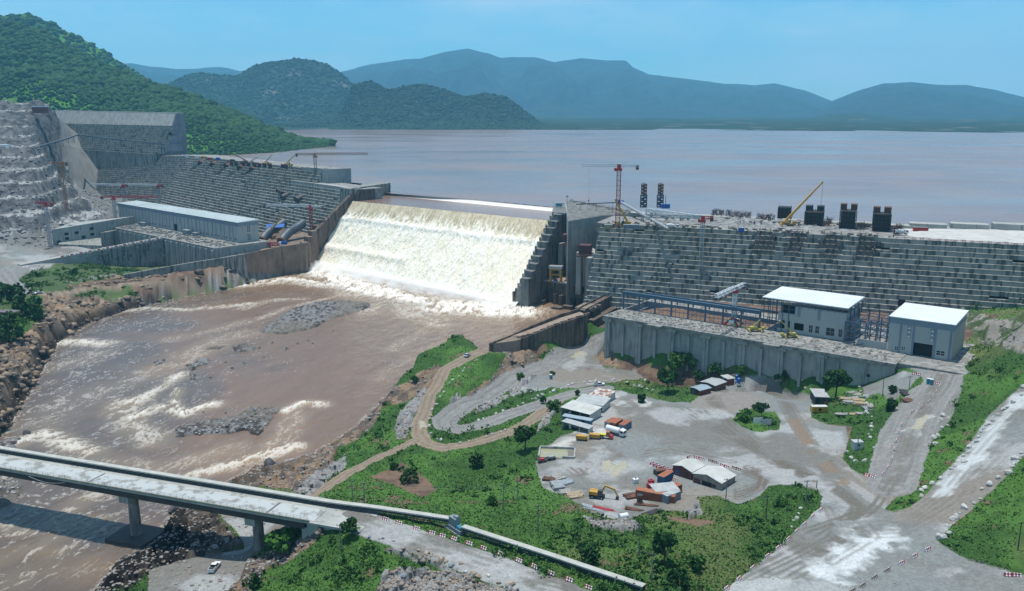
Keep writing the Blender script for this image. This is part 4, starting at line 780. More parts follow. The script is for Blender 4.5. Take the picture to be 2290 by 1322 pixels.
body('core',[HL.p(0,-3),HL.p(372,-3),HL.p(372,-20),HL.p(0,-20)],60,108,conc,ld,o_)
mb=MB(o_)
for s,k in zip(sl,range(5)):
    mb.cyl(LA.p(s+4,-5,69.2),LA.p(s-1,5.5,66.2),3.7,3.7,18,cap=False)
mb.build('penstock_mouth',rust,ld)
mb=MB(o_)
for s in sl:
    mb.cyl(LA.p(s-.4,4.6,66.55),LA.p(s-.6,4.9,66.4),3.3,3.3,18)
    for k in range(6):
        for q in range(3): mb.bar(LA.p(s+2*k-4,2*k+3.5,61.5-2.5*k+q*.8),LA.p(s+2*k+4,2*k+3.5,61.5-2.5*k+q*.8),.35,.3)
mb.build('trench_formwork',darksteel,ld)
mb=MB(o_); mb.bar(LA.p(LA.at_px(620,50,22),22,53),LA.p(LA.at_px(632,50,22),22,50.5),3); 
for px,py_ in ((638,462),(670,466)):
    s=LA.at_px(px,50,20); mb.cyl(LA.p(s,15,49),LA.p(s-1,24,46),3.6,3.6,16)
mb.build('lower_outlet',darksteel,ld)

o_=(60,560,20); rp=thing('crest_platform','dark streaked concrete block with a working platform between the spillway and the right dam','dam block',o_)
mb=MB(o_); A=UR.to_2d(); B=CRr.to_2d()
U1,U2,U3=at(1420,466,62),at(1345,480,60),at(1300,505,60)
mb.prism([(t[0],t[1]) for t in ((A.x+8,A.y),(A.x+9,A.y-14),(U3.x-6,U3.y+34),(U2.x,U2.y+6),(U1.x,U1.y),(U1.x+6,U1.y+16),(A.x+16,A.y+12))],0,58.4); mb.build('block',concg,rp); mb=MB(o_); mb.prism([(t[0],t[1]) for t in ((A.x+9,A.y-1),(A.x+10,A.y-13),(U3.x-6,U3.y+35),(U2.x-1,U2.y+6),(U1.x-1,U1.y+1),(U1.x+5,U1.y+15),(A.x+16,A.y+11))],58.403,58.6); mb.build('platform_floor',mat('dark_floor',(.17,.17,.16),(.08,.08,.078),2.5,.95,c3=(.26,.255,.24),sc3=3),rp)
mb=MB(o_); r_=random.Random(2)
for i in range(90):
    u,v=r_.random(),r_.random(); p=Vector((A.x+14,A.y+6)).lerp(Vector((U1.x,U1.y)),u); mb.box((p.x+r_.uniform(-2,2),p.y+(v-.5)*14,58.7),(r_.uniform(.5,4),r_.uniform(.3,1.5),r_.uniform(.2,1.1)),r_.uniform(0,3))
mb.build('building_clutter',debris,rp)['kind']='stuff'
mb=MB(o_)   # recessed outlet works between the pier and the stepped face
g0=GR.p(2,0); 
mb.prism([(t[0],t[1]) for t in ((B.x+8,B.y-4),(g0.x+1,g0.y-10),(g0.x+1,g0.y+12),(B.x+12,B.y+14))],-2,40); mb.build('recess_wall',concg,rp)
for k,(u,z,h_,dz) in enumerate(((.25,42.,7,8),(.68,40,7.5,8))):
    mb=MB(o_);    p=Vector((B.x+8,B.y-4)).lerp(Vector((g0.x,g0.y-10)),u); mb.box((p.x-1.5,p.y-2.5,z+1.5),(7.5,8,h_-2),-.3); mb.box((p.x-2,p.y-6,z-2.6),(10,5,.7),-.3)
    mb.build('gate_housing',mat('dark_red_steel',(.10,.035,.03),(.06,.03,.03),2,.7),rp)
mb=MB(o_)
for u in (.08,.3,.55,.8):
    p=Vector((B.x+8,B.y-4)).lerp(Vector((g0.x,g0.y-10)),u); mb.box((p.x-2.,p.y-5.,24),(3.2,6,28),-.3)
mb.build('pier',concg,rp)
# ================================================================ RIGHT POWER STATION (local x along the front, y upstream, z up)
def wall_panel(mb,x0,x1,z0,z1,y,holes,t=.4):
    """flat wall at local y with rectangular holes [(x0,x1,z0,z1)]"""
    xs=sorted({x0,x1,*[h[0] for h in holes],*[h[1] for h in holes]}); zs=sorted({z0,z1,*[h[2] for h in holes],*[h[3] for h in holes]})
    for a,b in zip(xs,xs[1:]):
        for c,d in zip(zs,zs[1:]):
            if a>=x1 or b<=x0 or c>=z1 or d<=z0: continue
            mx_,mz=(a+b)/2,(c+d)/2
            if any(h[0]<mx_<h[1] and h[2]<mz<h[3] for h in holes): continue
            mb.bx(a,b,y,y+t,c,d)
rzR=math.atan2(PU.y,PU.x); PRT=lambda x,y,z=0:Vector((PA.x,PA.y,0))+Vector((PU.x,PU.y,0))*x+Vector((-PU.y,PU.x,0))*y+Vector((0,0,z))
ph=thing('power_station_block','grey ribbed concrete power station block beside the yard with dark outlet bays at its foot','power station',(PA.x,PA.y,0),rzR)
mb=MB(); LW=141; bays=[]; x=1.5; nb=0
holes=[]
while x<118:
    holes.append((x+1.8,x+7.0,-1,5.2)) if nb in(0,1,2,3,5) else None
    bays.append(x); x+=9.1; nb+=1
wall_panel(mb,0,118,-3,24.2,.6,holes,.8); mb.bx(118,LW,-.2,.8,-3,24.2)
mb.bx(0,.9,1.4,18,-3,24.6); mb.build('front_wall',concg,ph)
mb=MB()
for i,x in enumerate(bays+[118]):
    if i%2==0: mb.bx(x-1.5,x-.1,-1.0,.58,-3,23.6); mb.bx(x+.1,x+1.4,-1.0,.58,-3,23.6); mb.bx(x-2.6,x+2.4,-1.4,.58,23.2,24.6)
    else: mb.bx(x-.7,x+.5,-.7,.58,-3,22.6)
mb.build('rib',concg,ph)
mb=MB()
for h in holes: mb.bx(h[0]-.5,h[1]+.5,5,5.3,-2,6)
mb.bx(130,131.4,-.25,-.15,18,19.3); mb.build('outlet_opening',dark,ph)
mb=MB(); mb.bx(-.8,LW+.5,-1.6,18.5,24.6,26)
for x in (29,88): mb.bx(x-3,x+4.5,-4.2,-1.6,24.9,25.9)
mb.bx(-.8,76,44,56,20,25.6); mb.bx(76,165,18.5,60,20,25.8); mb.bx(LW,172,2,18.5,20,25.7); mb.bx(-.8,0,18.5,44,10,25.6); mb.bx(-.8,76,18.5,44,12,19); mb.build('deck',debris,ph)
mb=MB(); mb.bx(0,75.8,18.6,19.1,19,25.9); mb.bx(0,75.8,43.4,43.9,19,25.7)
for i in range(9): mb.bx(i*9.2+.5,i*9.2+1.5,19.1,43.4,19,22.5)
mb.build('turbine_pit_wall',mat('blue_grey_wall',(.16,.21,.25),(.12,.16,.19),4,.8),ph)
mb=MB()
r=random.Random(3)
for i in range(430):
    x=r.uniform(0,138);y=r.uniform(.5,17); a=r.uniform(.2,1.5); mb.box((x,y,26+.1+r.uniform(0,.2)),(a,r.uniform(.15,.7),r.uniform(.1,.4)),r.choice((0,PI/2,r.uniform(0,3))))
mb.build('building_clutter',[debris],ph)['kind']='stuff'
mb=MB()
for i in range(70): 
    x=i*2.0; mb.bar((x,-1.3,26),(x,-1.3,27.1),.07)
mb.bar((0,-1.3,27.1),(138,-1.3,27.1),.08); mb.bar((0,-1.3,26.6),(138,-1.3,26.6),.06); mb.build('edge_railing',greyst,ph)
# crane runway frame
fr=thing('crane_runway','long blue steel runway frame standing over the open turbine pit','steel frame',PRT(0,18,ZD),rzR)
for k in range(9):
    x=k*9.35; mb=MB(); mb.bx(x-.35,x+.35,-.35,.35,0,9.0); mb.build('column',bluesteel,fr)
mb=MB(); mb.bx(-.8,75,-.5,.5,7.9,9.4); mb.bx(-.8,75,-.75,.75,9.4,9.7); mb.bx(-.8,75,.5,1.6,8.3,8.45)
for k in range(60): mb.bar((k*1.25,-.52,7.9),(k*1.25,-.52,9.4),.14)
mb.build('runway_beam',bluesteel,fr)
mb=MB()
for z in (2.6,5.2): mb.bar((0,0,z),(75,0,z),.22)
for k in range(32): mb.bar((k*2.34,0,0),(k*2.34,0,8),.12)
for k in (1,4,6): mb.bar((k*9.35,0,0),(k*9.35+9,0,8),.2)
mb.build('bracing',bluesteel,fr)
fb=thing('crane_runway','rear blue steel runway at the far side of the turbine pit','steel frame',PRT(0,44,ZD),rzR)
mb=MB(); mb.bx(-.8,75,-.4,.4,3.2,4.4); mb.build('runway_beam',bluesteel,fb)
for k in range(9): mb=MB(); mb.bx(k*9.35-.3,k*9.35+.3,-.3,.3,0,3.2); mb.build('column',bluesteel,fb)
wallw=mat('light_grey_cladding',(.36,.375,.36),(.33,.345,.33),12,.6); roofw=mat('white_roof_sheet',(.70,.72,.73),(.62,.65,.66),14,.45); trim=mat('blue_grey_trim',(.17,.22,.27),(.15,.20,.25),6,.5)
def hall(root,x0,x1,y0,y1,z1,holes,trims,roofm,fascia=3.,lip=.5,inner=True,panels=()):
    """clad hall on its root; front wall at local y0"""
    mb=MB(); wall_panel(mb,x0,x1,0,z1-fascia,y0,holes,.4); mb.bx(x1-.4,x1,y0+.4,y1,0,z1-fascia); mb.bx(x0,x0+.4,y0+.4,y1,0,z1-fascia); mb.bx(x0+.4,x1-.4,y1-.4,y1,0,z1-fascia); mb.build('wall',wallw,root)
    mb=MB(); mb.bx(x0-.15,x1+.15,y0-.15,y1+.15,z1-fascia,z1-.3)
    for a in trims: mb.bx(a-.45,a+.45,y0-.12,y0-.003,0,z1-fascia-.003)
    mb.build('fascia',trim,root)
    mb=MB(); mb.prism([(x0-lip,y0-lip),(x1+lip,y0-lip),(x1+lip,y1+lip),(x0-lip,y1+lip)],z1-.3,[z1,z1,z1+.9,z1+.9]); rf=mb.build('roof',roofm,root)
    mb=MB(); k=x0
    while k<x1: mb.bar((k,y0-lip,z1+.03),(k,y1+lip,z1+.93),.12,.08); k+=1.6
    mb.build('roof_rib',roofm,rf)
    if inner: mb=MB(); mb.bx(x0+1,x1-1,y0+1.5,y0+1.7,0,z1-fascia-1); mb.build('dark_interior',dark,root)
    for (a,b,c,d) in panels:
        mb=MB(); mb.bx(a,b,y0+.1,y0+.2,c,d); w=mb.build('window',glass,root)
        m2=MB(); m2.bx(a-.12,a,y0-.06,y0+.3,c-.12,d+.12); m2.bx(b,b+.12,y0-.06,y0+.3,c-.12,d+.12); m2.bx(a,b,y0-.06,y0+.3,d,d+.12); m2.bx(a,b,y0-.06,y0+.3,c-.12,c); m2.bx((a+b)/2-.06,(a+b)/2+.06,y0-.04,y0+.1,c,d); m2.bx(a,(a+b)/2-.06,y0-.04,y0+.1,(c+d)/2-.05,(c+d)/2+.05); m2.bx((a+b)/2+.06,b,y0-.04,y0+.1,(c+d)/2-.05,(c+d)/2+.05); m2.build('window_frame',whitep,w)
hB=thing('erection_hall','grey hall with white roof and dark vehicle door at the right end of the deck','hall',PRT(133.2,18,ZD-.2),rzR)
W_=25.5
pB=[(3.0,4.3,1.2,2.8),(5.7,7.2,1.6,3.2),(19.6,22.9,1.8,3.8)]
hall(hB,0,W_,0,27.5,16,[(10,18,0,5.8)]+pB,[4.8,10.,18.6,24.6],roofw,panels=pB)
mb=MB(); 
for a in (7.6,16.8):
    for z in (7.5,9.5,11.2): mb.bx(a-.1,a+1.3,-.14,-.02,z,z+1.5)
mb.build('louvre',trim,hB)
mb=MB(); 
for a in (7.6,16.8):
    for z in (7.7,9.7,11.4): mb.add([(a,-.17,z),(a+1.2,-.17,z),(a+.6,-.17,z+1.0)],[(0,1,2)])
mb.build('louvre_blade',whitep,hB)
hA=thing('machine_hall','tall grey hall with white overhanging roof and open blue steel bays, mid deck','hall',PRT(81.8,23,ZD-.1),rzR)
wA=31.6
pA=[(15.0,16.9,1.6,5.2),(18,19.9,1.6,5.2),(23.0,26.9,1.4,5.3),(28.6,30.4,1.6,5.4)]; 
mb=MB(); wall_panel(mb,0,wA,0,13.2,0,[(0,8.,9.2,13.2),(0,3.5,1.5,5.6),(5.,6.,1.5,5.6),(8,12.6,1.8,5.2)]+pA,.4); mb.bx(wA-.4,wA,.4,24,0,13.2); mb.bx(0,wA-.4,23.6,24,0,9); mb.build('wall',wallw,hA)
mb=MB(); 
for k in range(14):
    x=-7+k*3.05; mb.bx(x-.15,x+.15,-.35,-.05,12.8 if x>8.2 else 0,15.4)
for z in (9.4,11.3,13.4,15.2): mb.bx(-7,8.2 if z<13 else wA+.3,-.3,-.08,z-.12,z+.12)
for z in (3,6): mb.bx(-7,-.2,-.3,-.08,z-.12,z+.12)
for y in (6,12,18,24): mb.bx(wA+.05,wA+.35,y-.15,y+.15,9,15.4); mb.bx(-7.2,-6.9,y-.15,y+.15,0,15.4)
mb.bx(wA+.05,wA+.3,0,24,13.2,13.5); mb.build('steel_frame',bluesteel,hA)
mb=MB(); mb.prism([(-7.8,-1.2),(wA+.8,-1.2),(wA+.8,25),(-7.8,25)],15.5,[15.9,15.9,16.7,16.7]); rf=mb.build('roof',roofw,hA)
mb=MB(); [mb.bar((x,-1.2,15.94),(x,25,16.74),.12,.08) for x in [i*1.6-7 for i in range(25)]]; mb.build('roof_rib',roofw,rf)
mb=MB(); mb.bx(.8,wA-1,2.2,2.4,0,13); mb.build('dark_interior',dark,hA)
mb=MB(); mb.bx(9.2,10.6,-.1,-.02,8.4,13); mb.bx(18.6,20,-.1,-.02,8.0,13); mb.build('blue_panel',trim,hA)
for a,b,c,d in pA:
    mb=MB(); mb.bx(a,b,.1,.2,c,d); w=mb.build('window',glass,hA); m2=MB()
    for z in (c,(c+d)/2,d-.12): m2.bx(a,b,-.05,.08,z,z+.12)
    for x in (a,(a+b)/2-.06,b-.12): m2.bx(x,x+.12,-.08,-.052,c,d)
    m2.build('window_frame',greyst,w)
fm=thing('steel_structure','open blue steel frame between the two clad halls','steel frame',PRT(114,20,ZD-.1),rzR)
mb=MB()
for x in (0,4.5,9,13.5,18): 
    for y in (0,8,22): mb.bx(x-.25,x+.25,y-.25,y+.25,0,12.5 if y==22 or x>13 else 10.5)
for z in (3,6,9,10.4):
    for y in (0,8,22): mb.bar((0,y,z),(18,y,z),.32)
    for x in (0,4.5,9,13.5,18): mb.bar((x,0,z),(x,22,z),.28)
for x in (0,9): mb.bar((x,0,3),(x+4.5,0,9),.18); mb.bar((x,8,3),(x+4.5,8,9),.18)
mb.build('framework',bluesteel,fm); mb=MB(); mb.bx(6,18.5,-.8,-.4,0,3.3); mb.build('low_wall',wallw,fm)
mb=MB(); [mb.box((2+i*.9,-2.2,.5+.35*(i%4)),(2.6,.35,.35),.2*i) for i in range(9)]; mb.build('stacked_beam',bluesteel,fm)
# ================================================================ OUTLET CHAMBER, RIVER WALL
def pw(name,P,th,zt,zb,m,parent,off,close=False):
    """wall along plan points with thickness; zt, zb may be lists"""
    mb=MB(off); n=len(P); zt=zt if isinstance(zt,list) else [zt]*n; zb=zb if isinstance(zb,list) else [zb]*n
    for i in range(n-1):
        a=Vector(P[i][:2]);b=Vector(P[i+1][:2]); d=(b-a).normalized(); q=Vector((-d.y,d.x))*th/2; e=d*.02
        mb.prism([(t.x,t.y) for t in (a-q,b-q,b+q,a+q)],[zb[i],zb[i+1],zb[i+1],zb[i]],[zt[i],zt[i+1],zt[i+1],zt[i]])
    return mb.build(name,m,parent)
o_=tuple(at(1290,650,0)); oc=thing('outlet_chamber','brown stained concrete outlet chamber at the dam foot above the still pool','outlet works',o_)
T1,T2,T3,T4=at(1205,627,14),at(1368,652,14),at(1400,640,14),at(1215,588,14)
mb=MB(o_); mb.prism([(t.x,t.y) for t in (T1,T2,T3,Vector((85,600,0)),Vector((60,640,0)),T4)],-3,14); mb.build('chamber_body',concd,oc)
mb=MB(o_); mb.prism([(t.x,t.y) for t in (T1+(T2-T1)*.0,T2,T3,Vector((85,600,0)),Vector((60,640,0)),T4)],14.003,14.35)
mb.build('deck',mat('brown_deck',(.30,.235,.18),(.20,.15,.11),5,.95,bump=.1),oc)
mb=MB(o_); mb.bar(T1+Vector((0,0,.6)),T2+Vector((0,0,.6)),.5,.8); mb.build('kerb',conc2,oc)
mb=MB(o_); d12=(T2-T1).normalized(); q12=Vector((d12.y,-d12.x,0)); q12=q12 if q12.y<0 else -q12
for t,w_,h_,e in ((4,3.5,7,2),(16,2.6,8,3.2),(20.5,2.6,7.6,3.2),(30,2.5,7,3),(35,2.4,6.4,3),(45,3,6,2.5)):
    p=T1+d12*t+q12*e/2; mb.box((p.x,p.y,h_/2-2),(w_,e,h_+2),math.atan2(d12.y,d12.x))
    mb.cyl((p.x+q12.x*e*.4,p.y+q12.y*e*.4,-2),(p.x+q12.x*e*.4,p.y+q12.y*e*.4,h_-1),w_/2,n=14)
for t,e,h_ in ((8,9,3),(32,10,2.5),(26,14,1.4)):
    p=T1+d12*t+q12*e; mb.box((p.x,p.y,h_/2-1),(7,4,h_+2),math.atan2(d12.y,d12.x)+.2)
mb.build('baffle_block',concd,oc)
E1,E2=at(1148,653,9.2),at(1200,636,9.2); pw('end_wall',[E1,E2,T1],1.6,[9.4,10.5,14.2],-3,concd,oc,o_)
W1,W2=at(1300,694,20),at(1392,646,20); pw('long_wall',[W1,W2],5.5,20,-3,concd,oc,o_); 
dW=(W2-W1).normalized(); qW=Vector((dW.y,-dW.x,0)); qW=qW if qW.y<0 else -qW
for k,(e,zt) in enumerate(((6,15),(10,10),(14,5))):
    pw('stepped_ledge',[W1+qW*e,W2+qW*e+dW*4],3.6,zt,-3,concd,oc,o_); 
mb=MB(o_); 
for e in (-2.4,2.4): mb.bar(W1+qW*e+Vector((0,0,.5)),W2+qW*e+Vector((0,0,.5)),.5,.9)
mb.build('coping',concd,oc)
gp=at(1326,752,2.5); gt=thing('gate_tower','dark stained square concrete gate tower where the river wall meets the chamber','tower',tuple(gp),math.atan2(dW.y,dW.x))
mb=MB(); mb.bx(-4,4,-1,8,-4,16.2); mb.bx(4,6.5,2,7,-4,14); mb.build('shaft',concd,gt)
mb=MB(); mb.bx(-7,6.8,-2,8.6,16.2,17.6); [mb.bx(a,b,-2,-1.5,17.6,18.6) for a,b in ((-7,-3),(0,3))]; mb.build('cap_slab',mat('worn_brown_concrete',(.26,.205,.155),(.17,.13,.10),3,.9),gt)
mb=MB(); mb.bx(-2.6,5.5,-5,-1,-4,2.6); mb.build('plinth',concd,gt)
mb=MB(); [mb.bar((5.5,2+i*1.5,16),(5.5,2+i*1.5,19.5),.1) for i in range(4)]; mb.build('mast',darksteel,gt)
rw=[at(1312,703,20),at(1268,717,19),at(1230,730,18),at(1192,746,17),at(1165,757,15)]
o_=tuple(at(1230,760,2)); rv=thing('river_wall','tall curving brown concrete wall carrying the riverside road','retaining wall',o_)
pw('wall',rw,2.0,[20,19,18,17,15],[-2,-2,0,3,5],concd,rv,o_)
fw=[at(1296,695,20),at(1250,709,19),at(1190,733,17.5),at(1142,756,15),at(1095,772,13.6)]
pw('river_parapet',fw,1.0,[21.4,20.4,18.9,16.6,14.6],[-3]*5,concd,rv,o_)
mb=MB(o_); 
for a,b,c,d,za,zb in ((rw[0],rw[1],fw[0],fw[1],20,19),(rw[1],rw[2],fw[1],fw[2],19,17.8),(rw[2],rw[3],fw[2],fw[3],17.8,16.6),(rw[3],rw[4],fw[3],fw[4],16.6,14.6)): mb.prism([(t.x,t.y) for t in (a,b,d,c)],-2,[za-.4,zb-.4,zb-.4,za-.4])
mb.build('road_slab',mat('brown_road',(.30,.235,.18),(.22,.17,.13),3,.95),rv)
for i in range(11):
    t=i/10*(len(rw)-1); k=min(int(t),3); p=rw[k].lerp(rw[k+1],t-k); q=Vector((rw[k+1].x-rw[k].x,rw[k+1].y-rw[k].y,0)); 
    mb=MB(o_); mb.box((p.x,p.y,20-k*1.1+(-1.*(t-k))+.25),(4.6,.6,.9),math.atan2(q.y,q.x)); mb.build('kerb_block',mat('pink_brown_kerb',(.30,.20,.16),(.2,.14,.11),1.5,.9),rv)
# ================================================================ LEFT POWER STATION
LPA,LPB=at(267,492,ZD),at(533,543,ZD); LPU=(LPB-LPA).to_2d().normalized(); rzL=math.atan2(LPU.y,LPU.x)
LPT=lambda x,y,z=0:Vector((LPA.x+LPU.x*x-LPU.y*y,LPA.y+LPU.y*x+LPU.x*y,z))
lp=thing('power_station_block','ribbed concrete block under the long left hall, partly behind the ramp','power station',(LPA.x,LPA.y,0),rzL)
mb=MB(); mb.bx(25,226,-25.9,22,-1,25.4); mb.build('core',concg,lp)
mb=MB(); mb.bx(24.8,226.2,-27,22.1,25.403,26.0); mb.build('deck',debris,lp)
mb=MB(); mb.bx(24.6,226,-26.6,-26.004,-3,25.6); mb.bx(226.003,226.6,-26,22,-3,25.3)
x=26
while x<225: mb.cyl((x,-26.8,-3),(x,-26.8,24.2),1.5,1.5,12); mb.bx(x+4.0,x+4.9,-27.2,-26.6,-3,23.5); x+=9.4
mb.build('ribbed_front',concg,lp)
mb=MB(); r=random.Random(5)
for i in range(420):
    x=r.uniform(27,222); mb.box((x,r.uniform(-25,-3),26.1+r.uniform(0,.4)),(r.uniform(.4,3.5),r.uniform(.3,1.8),r.uniform(.2,1.0)),r.uniform(0,3))
mb.build('building_clutter',debris,lp)['kind']='stuff'
hl=thing('machine_hall','very long pale grey hall with a flat roof and blue trim strips, left bank','hall',tuple(LPT(0,0,ZD)),rzL)
W_=216.; wins=[];trs=[]; x=4
while x<W_-4: trs.append(x); trs.append(x+5.8); x+=13.2
x=7
k=0
while x<W_-6:
    if not 104<x<120: wins.append((x,x+3.4,1.6,3.4))
    k+=1; x+=5.2 if k%3 else 8.0
door=(108,116,0,6)
hall(hl,0,W_,0,18.2,16.4,[door]+wins,trs,mat('pale_roof_sheet',(.52,.57,.56),(.45,.50,.49),20,.5),fascia=3.4,lip=.6,panels=wins)
mb=MB()
for k in range(15): 
    a=9+k*13.9
    for z in (7.6,9.3,11): mb.bx(a,a+1.1,-.1,-.02,z,z+1.2)
mb.build('louvre',trim,hl)
for y0,z0,w_ in ((7.5,7.8,3.2),(7.5,1.2,3.2),(3.2,7.8,1.2),(13.6,7.8,1.2)):
    mb=MB(); mb.bx(W_-.02,W_+.05,y0,y0+w_,z0,z0+5.2); w=mb.build('window',glass,hl); m2=MB(); [m2.bx(W_+.05,W_+.12,y0,y0+w_,z0+i*1.04-.08,z0+i*1.04+.08) for i in range(6)]; [m2.bx(W_+.125,W_+.2,y-.07,y+.07,z0,z0+5.2) for y in (y0,y0+w_/2,y0+w_)]; m2.build('window_frame',whitep,w)
for x,w_,h_,d_ in ((142,9,4,3.4),(156,6,3,2.4),(60,9,3.2,2.4)):
    t=thing('plant_cabin','small grey cabin against the front of the long left hall, %s'%('the largest' if w_==9 and x>100 else 'right of the largest' if x>150 else 'the leftmost'),'cabin',tuple(LPT(x,-3.8-d_/2,ZD)),rzL)
    mb=MB(); mb.bx(-w_/2,w_/2,-d_/2,d_/2,0,h_); mb.build('wall',mat('cabin_grey',(.20,.24,.26),(.17,.2,.22),2,.6),t); mb=MB(); mb.bx(-w_/2-.2,w_/2+.2,-d_/2-.2,d_/2+.2,h_+.003,h_+.25); mb.build('roof',greyst,t); mb=MB(); mb.bx(-.5,.5,-d_/2-.08,-d_/2-.003,0,2.1); mb.build('door',trim,t)
# ramp with the blockwork side
rm=thing('access_ramp','concrete ramp with red and white edge barriers climbing to the left power station deck','ramp',tuple(LPT(141,-27,0)),rzL)
mb=MB(); mb.prism([(-3.5,.1),(3.5,.1),(3.5,-110),(-3.5,-110)],-3,[26,26,18,18]); mb.build('ramp_body',mat('pale_track',(.36,.355,.33),(.28,.27,.25),4,.95),rm)
mb=MB(); r=random.Random(8)
for k in range(10):
    y=0
    while y>-62:
        w=r.choice((1.2,2.4,3.4)); z1=25-k*2.4+y*.07; d=r.choice((.3,.3,.35,1.1,0.05)); 
        if z1>1: mb.bx(3.5,3.5+d+.12*k,y-w+.15,y,z1-2.3,z1-.1)
        y-=w
mb.build('blockwork_side',conc,rm)
for i in range(24):
    mb=MB(); y=-2-i*3.4; mb.box((3.2,y,26.4+y*.0727+.15),(.35,2.6,.8),PI*0,rx=math.atan(.0727)); mb.build('barrier',redp if i%2 else whitep,rm)
# penstock platform and walls by the spillway
o_=tuple(at(600,560,10)); pf=thing('platform_wall','brown concrete retaining wall holding the penstock yard beside the waterfall','retaining wall',o_)
Q=[at(549,566,23),at(618,556,22),at(684,547,23),at(712,522,25),at(690,505,26),at(600,530,26),LPT(240,0,0)]
mb=MB(o_); mb.prism([(t.x,t.y) for t in Q],-3,[20,20.5,21.5,22,22,22,20]); mb.build('wall',mat('tan_brown_concrete',(.22,.16,.115),(.15,.11,.08),8,.9,streak=((.07,.05,.04),2.4,.55,.7)),pf)
pw('parapet',[Q[0],Q[1],Q[2]],1.0,[22.5,23,24.5],[19]*3,MATS['tan_brown_concrete'],pf,o_)
K1,K2,K3,K4=at(600,590,5.5),at(706,577,5.5),at(705,560,5.5),at(640,568,5.5); mb=MB(o_); mb.prism([(t.x,t.y) for t in (K1,K2,K3,K4)],-3,[4.6,6.6,6.6,4.6]); mb.build('lower_ledge',mat('mossy_concrete',(.20,.18,.12),(.12,.11,.08),3,.9),pf)
# brown stub wall rising along the left of the falls
mb=MB(o_); w0=None; 
for i in range(7):
    a=at(684+i*9,547-i*10,22+i*1.5); mb.box((a.x-1,a.y,(24+i*2.6)/2),(5,7,24+i*2.6),.7)
mb.build('stepped_stub',MATS['tan_brown_concrete'],pf)
o_=tuple(at(400,600,8)); bk=thing('bank_wall','low weathered concrete wall running along the left river bank','wall',o_)
BW=[at(*q) for q in BWP]
pw('wall',BW,2.0,[q[2] for q in BWP],[2,3,3,4,5,7],conc,bk,o_)
o_=tuple(LPT(70,-75,18)); cb=thing('intake_block','grey concrete block with square openings beside the quarry terraces','concrete block',o_,0)
z0=16; mb=MB(o_); c0,c1,c2,c3=at(120,553,z0),at(222,540,z0),at(218,500,34),at(104,500,34)
P=[c0,c1,Vector((c1.x+14,c1.y+44,0)),Vector((c0.x-6,c0.y+44,0))]; mb.prism([(t.x,t.y) for t in P],8,[31,33,33,31]); mb.build('block',concg,cb)
mb=MB(o_); a=c0;d=(c1-c0); n_=Vector((d.y,-d.x,0)).normalized(); n_=n_ if n_.y<0 else -n_
for u,z in ((.12,20),(.3,22),(.3,26),(.52,26),(.66,21.5),(.86,28),(.86,23)): p=c0+d*u+n_*.15; mb.box((p.x,p.y,z),(3.2,.4,2.2),math.atan2(d.y,d.x))
mb.build('opening',dark,cb)
mb=MB(o_); mb.prism([(t.x,t.y) for t in (c1+n_*3,c1+d*.22+n_*3,c1+d*.22+Vector((6,30,0)),c1+Vector((6,30,0)))],4,24); mb.prism([(t.x,t.y) for t in (at(132,553,17),at(228,556,17),at(226,538,17),at(134,540,17))],4,19.5); mb.build('stepped_base',conc,cb)
# ================================================================ VEGETATION
leafA=leaf_mat('leaf_green',(.018,.055,.012),(.055,.135,.025)); leafB=leaf_mat('leaf_dark',(.010,.036,.012),(.032,.085,.022)); leafC=leaf_mat('leaf_bright',(.030,.078,.016),(.095,.185,.04)); leafS=leaf_mat('scrub_leaf',(.014,.045,.012),(.065,.15,.034)); bark=mat('bark',(.12,.09,.065),(.07,.055,.04),.6,.95)
def leafquads(P,S,seed,nrm=None):
    """one small bent leaf-clump face per point"""
    r=np.random.default_rng(seed); n=len(P); a=r.normal(size=(n,3)); a[:,2]=abs(a[:,2])*.6+.25; a/=np.linalg.norm(a,axis=1)[:,None]
    t=np.cross(a,r.normal(size=(n,3))); t/=np.linalg.norm(t,axis=1)[:,None]; b=np.cross(a,t); S=S[:,None]
    V=np.stack([P-t*S-b*S*.7,P+t*S-b*S*.5+a*S*.3,P+t*S*.8+b*S,P-t*S*.6+b*S*.8-a*S*.3],1).reshape(-1,3); F_=np.arange(n*4).reshape(n,4); return V,F_
def crown_pts(c,rad,n,seed,lobes=9,hollow=.55):
    r=np.random.default_rng(seed); C=r.normal(size=(lobes,3)); C/=np.linalg.norm(C,axis=1)[:,None]; C=C*r.uniform(.4,.88,(lobes,1)); C[:,2]=C[:,2]*.75+.05; R_=r.uniform(.26,.55,lobes)
    k=r.integers(0,lobes,n); d=r.normal(size=(n,3)); d/=np.linalg.norm(d,axis=1)[:,None]; p=C[k]+d*(R_[k]*r.uniform(hollow,1,n)**.5)[:,None]
    return np.array(c)+p*np.array(rad),k
def crown(name,c,rad,n,sz,m,seed,parent=None):
    P,k=crown_pts(c,rad,n,seed); r=np.random.default_rng(seed+1); V,F_=leafquads(P,r.uniform(.6,1.3,n)*sz,seed+2)
    tone=np.repeat(np.clip(r.uniform(0,1,8)[k%8]*.6+r.uniform(0,.5,n),0,1),4); return npmesh(name,V,F_,m,{'tone':tone},smooth=False,parent=parent)
